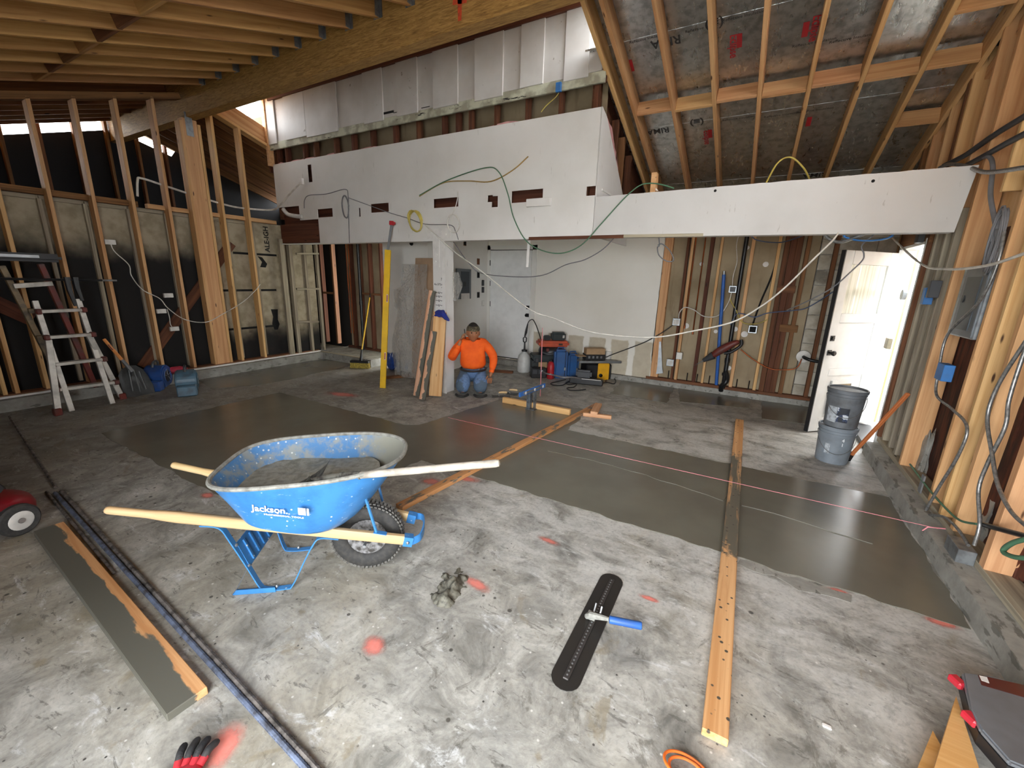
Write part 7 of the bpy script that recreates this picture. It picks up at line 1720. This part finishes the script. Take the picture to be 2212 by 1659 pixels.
tp_(o, 'wheel_bracket', [((-0.06, -0.20, 0.10), (0.05, 0.05, 0.06))], 'ladder_red', 0.01)
o = tool('orange_case', 'flat orange tool case lying on the shop vacuum', 'case', 1190, 811, 0.15, 0.509)
tp_(o, 'shell', [((0.03, 0, 0.05), (0.54, 0.34, 0.10))], 'case_orange', 0.03, 2); tp_(o, 'handle_slot', [((0.14, -0.172, 0.05), (0.07, 0.008, 0.028))], 'black_plastic', 0.003)
o = tool('jobsite_radio', 'boxy black jobsite radio on top of the orange case', 'radio', 1203, 811, 0.16, 0.611)
tp_(o, 'housing', [((0.02, 0, 0.07), (0.25, 0.17, 0.14))], 'case_darkgreen', 0.025, 2); tp_(o, 'dial', [((0.10, -0.087, 0.07), (0.035, 0.008, 0.05))], 'outlet_white', 0.003)
o = tool('battery_charger', 'small black charger on the orange case beside the radio', 'charger', 1181, 811, 0.15, 0.611)
tp_(o, 'housing', [((0.0, 0, 0.04), (0.11, 0.10, 0.08))], 'black_plastic', 0.012, 2); tp_(o, 'slot', [((0, 0, 0.082), (0.07, 0.06, 0.006))], 'dark_grey_plastic', 0.002)
o = tool('screw_box', 'small black box with a cardboard flap in front of the chest', 'box', 1163, 816, 0.05)
tp_(o, 'tray', [((0, 0, 0.085), (0.26, 0.16, 0.17))], 'black_plastic', 0.008); tp_(o, 'flap', [((0.09, 0.07, 0.20), (0.15, 0.006, 0.10))], 'cardboard', 0.001)
for x_ in (-0.07, 0.03): tp_(o, 'lid_panel', [((x_, -0.083, 0.11), (0.08, 0.006, 0.07))], 'dark_grey_plastic', 0.002)
o = tool('fuel_can', 'red plastic fuel can beside the blue cases', 'can', 1189, 818, 0.02); M = WM[o.name]
bm = BM(); lathe(bm, [(0.058, 0), (0.062, 0.01), (0.062, 0.22), (0.05, 0.27), (0.03, 0.295), (0.02, 0.30)], M @ Matrix.Diagonal((1.0, 1.25, 1, 1)), 18); obj('tank', bm, 'can_red', o)
bm = BM(); lathe(bm, [(0.022, 0.295), (0.024, 0.325), (0.012, 0.33)], M, 12); obj('cap', bm, 'black_plastic', o)
for i, (u, v, w_, h_, lab) in enumerate(((1211, 819, 0.23, 0.50, 'tall blue carrying case standing upright, left of two'), (1238, 817, 0.20, 0.42, 'shorter blue carrying case standing upright, right of two'))):
    o = tool('blue_case', lab, 'case', u, v, 0.10+0.02*i, rot=0.1 if i else -0.05, group='blue carrying cases'); M = WM[o.name]
    tp_(o, 'shell', [((0, 0, h_/2), (w_, 0.17, h_))], 'case_blue', 0.035, 3); tp_(o, 'seam', [((w_*0.30, 0, h_/2), (0.008, 0.176, h_*0.92))], 'black_plastic', 0.002)
    bm = BM(); tube(bm, [M @ V(x, 0, z) for x, z in ((-0.05, h_-0.02), (-0.05, h_+0.03), (0.05, h_+0.03), (0.05, h_-0.02))], 0.011, 8); obj('handle', bm, 'case_blue', o)
    tp_(o, 'latch', [((w_*0.30, -0.088, h_*0.35), (0.03, 0.01, 0.05))], 'bare_steel', 0.003)
# table saw
o = tool('table_saw', 'yellow and black table saw with a grey top, loaded with boxes', 'saw', 1300, 822, 0.22); M = WM[o.name]
tp_(o, 'table', [((-0.06, 0.03, 0.32), (0.70, 0.50, 0.03))], 'saw_table', 0.006)
tp_(o, 'side_panel', [((0.02, -0.20, 0.15), (0.20, 0.03, 0.29))], 'saw_yellow', 0.02, 2); tp_(o, 'side_panel', [((0.26, 0.08, 0.15), (0.03, 0.24, 0.26))], 'saw_yellow', 0.01)
tp_(o, 'base_shell', [((-0.04, 0.03, 0.14), (0.44, 0.38, 0.26))], 'black_plastic', 0.02); tp_(o, 'fence_rail', [((-0.06, -0.235, 0.325), (0.74, 0.03, 0.04))], 'bare_steel', 0.005)
bm = BM(); lathe(bm, [(0.03, 0), (0.03, 0.02), (0.012, 0.025)], M @ axes((-0.03, -0.217, 0.09), (1, 0, 0), (0, 0, 1), (0, -1, 0)), 14); obj('hand_wheel', bm, 'black_metal', o)
for x_ in (-0.22, 0.16): 
    for y_ in (-0.1, 0.2): tp_(o, 'foot', [((x_, y_, 0.012), (0.05, 0.05, 0.024))], 'black_plastic', 0.004)
o = tool('drill_case', 'long black open tool case lying in front of the table saw', 'case', 1268, 831, 0.05, rot=-0.42)
tp_(o, 'shell', [((0, 0, 0.05), (0.54, 0.13, 0.10))], 'black_plastic', 0.012); tp_(o, 'edge_strip', [((0.03, -0.067, 0.095), (0.42, 0.006, 0.012))], 'outlet_white', 0.002)
tp_(o, 'tool_inside', [((-0.05, 0.03, 0.16), (0.26, 0.10, 0.13))], 'dark_grey_plastic', 0.03, 2)
o = tool('bit_box', 'open cardboard box of black sockets on the saw table', 'box', 1285, 822, 0.16, 0.337)
tp_(o, 'tray', [((0, 0, 0.05), (0.34, 0.20, 0.10))], 'black_plastic', 0.006); tp_(o, 'flap', [((0.0, -0.02, 0.15), (0.33, 0.16, 0.10))], 'cardboard', 0.004); tp_(o, 'flap', [((-0.24, -0.02, 0.07), (0.16, 0.16, 0.012))], 'cardboard', 0.002)
for x_ in (-0.11, -0.04, 0.03, 0.10): tp_(o, 'socket', [((x_, -0.102, 0.055), (0.035, 0.006, 0.04))], 'bare_steel', 0.002)
o = tool('clear_parts_case', 'clear case with a red cap standing upright behind the saw', 'case', 1318, 812, 0.05, 0.345); M = WM[o.name]
tp_(o, 'shell', [((0, 0, 0.13), (0.28, 0.05, 0.25))], 'clear_case', 0.015); tp_(o, 'red_frame', [((0, 0.01, 0.262), (0.28, 0.03, 0.02)), ], 'can_red', 0.004)
bm = BM(); lathe(bm, [(0.04, 0), (0.04, 0.02), (0.02, 0.03)], M @ axes((-0.08, -0.026, 0.17), (1, 0, 0), (0, 0, 1), (0, -1, 0)), 14); obj('red_cap', bm, 'can_red', o)
o = tool('plastic_tub', 'white plastic tub on the right of the saw table', 'tub', 1322, 822, 0.22, 0.337); M = WM[o.name]
bm = BM(); lathe(bm, [(0.05, 0), (0.055, 0.01), (0.06, 0.11), (0.064, 0.112), (0.064, 0.125)], M @ Matrix.Translation((-0.02, 0, 0)), 18); obj('tub', bm, 'outlet_white', o)
bm = BM(); lathe(bm, [(0.065, 0.123), (0.065, 0.135)], M @ Matrix.Translation((-0.02, 0, 0)), 18); obj('lid', bm, 'outlet_white', o)
Fl = lambda *q: [F(u, v, 0.008) for u, v in q]
cable('cable', 'black power lead looping on the slab before the blue cases', Fl((1222, 820), (1205, 824), (1190, 828), (1196, 832), (1215, 832), (1225, 826), (1235, 822), (1222, 827), (1230, 831), (1245, 829), (1240, 836), (1225, 838), (1232, 843), (1250, 843), (1265, 841)), 0.009, 'cable_black', n=6)
cable('cable', 'tangled dark lead beside the foot of the table saw', Fl((1300, 828), (1312, 826), (1326, 829), (1330, 822), (1322, 815), (1314, 818), (1308, 824), (1318, 827)), 0.009, 'cable_black', n=6)
cable('cable', 'pale hose draped from the vacuum over the blue cases', [F(1172, 803, 0.55)+VY*0.05, F(1175, 803, 0.43)-VY*0.1, F(1192, 808, 0.40)-VY*0.05, F(1215, 815, 0.47), F(1235, 815, 0.45), F(1255, 818, 0.36)], 0.011, 'cable_grey')
# reciprocating saw hung on the studs, blue pole, steel blade
P0 = PY(1590, 748, D2-0.12); o = thing('reciprocating_saw', 'red reciprocating saw hung point-down on the back studs', 'saw', tuple(P0)); d = (PY(1500, 789, D2-0.10)-PY(1597, 738, D2-0.14)).normalized()
a0 = PY(1597, 738, D2-0.13)
bm = BM(); tube(bm, curve([a0, a0+d*0.12+V(0, 0, 0.02), a0+d*0.30+V(0, 0, 0.02), a0+d*0.42, a0+d*0.55], 4), 0.05, 10, taper=[0.02, 0.032, 0.04, 0.045, 0.05, 0.055, 0.058, 0.058, 0.058, 0.056, 0.052, 0.046, 0.04, 0.034, 0.03, 0.026, 0.022]); obj('body', bm, 'ladder_red', o)
bm = BM(); tube(bm, curve([a0+V(0.02, 0, 0.03), a0+V(0.03, 0, -0.05), a0+d*0.10+V(0, 0, -0.10), a0+d*0.22+V(0, 0, -0.06)], 5), 0.022, 10); obj('grip', bm, 'black_plastic', o)
bm = BM(); tube(bm, [a0+d*0.40, a0+d*0.56], 0.04, 10, taper=[0.062, 0.03]); obj('nose', bm, 'dark_grey_plastic', o)
bm = BM(); e_ = a0+d*0.55; prism(bm, [e_+V(0, 0, 0.012), e_-V(0, 0, 0.012), PY(1497, 791, D2-0.10)], (0, 0.004, 0)); obj('blade', bm, 'black_iron', o, smooth=False)
A, B = F(1546, 848), PY(1564, 590, D2-0.13); o = thing('blue_pole', 'tall blue steel pole leaning against the back studs', 'pole', tuple(A))
d = (B-A).normalized(); bm = BM(); tube(bm, [A+V(0, 0, 0.004), B-d*0.02], 0.024, 12); obj('tube', bm, 'blue_grip', o); bm = BM(); tube(bm, [B-d*0.02, B+d*0.03], 0.017, 10); obj('tip', bm, 'bare_steel', o)
bm = BM(); prism(bm, [PY(u, v, D2-0.035) for u, v in ((1424, 738), (1428, 738), (1430, 790), (1432, 806), (1417, 808), (1420, 790))], (0, 0.012, 0)); o = obj('floor_scraper', bm, 'bare_steel', smooth=False); tag(o, 'long tapering steel blade standing at the torn wall edge', 'tool')
bm = BM(); prism(bm, [PY(u, v, D1+0.16) for u, v in ((1140, 513), (1146, 513), (1141, 577), (1136, 577))], (0, 0.006, 0)); o = obj('paper_strip', bm, 'white_paint', smooth=False); tag(o, 'loose white paper strip hanging from the header over the door', 'strip')
bm = BM(); G = {}
for i in range(9):
    for j in range(13): q = PY(978+22*i/8*(1-abs(j/12-0.45)), 588+62*j/12, D1+0.10+0.02*noise.noise(V(i*.7, j*.6, 0))); G[i, j] = bm.verts.new(q)
for i in range(8):
    for j in range(12): bm.faces.new((G[i, j], G[i+1, j], G[i+1, j+1], G[i, j+1]))
bmesh.ops.solidify(bm, geom=list(bm.faces), thickness=0.002); o = obj('plastic_scrap', bm, 'clear_film', angle=25); tag(o, 'scrap of clear plastic sticking out right of the post', 'sheet')
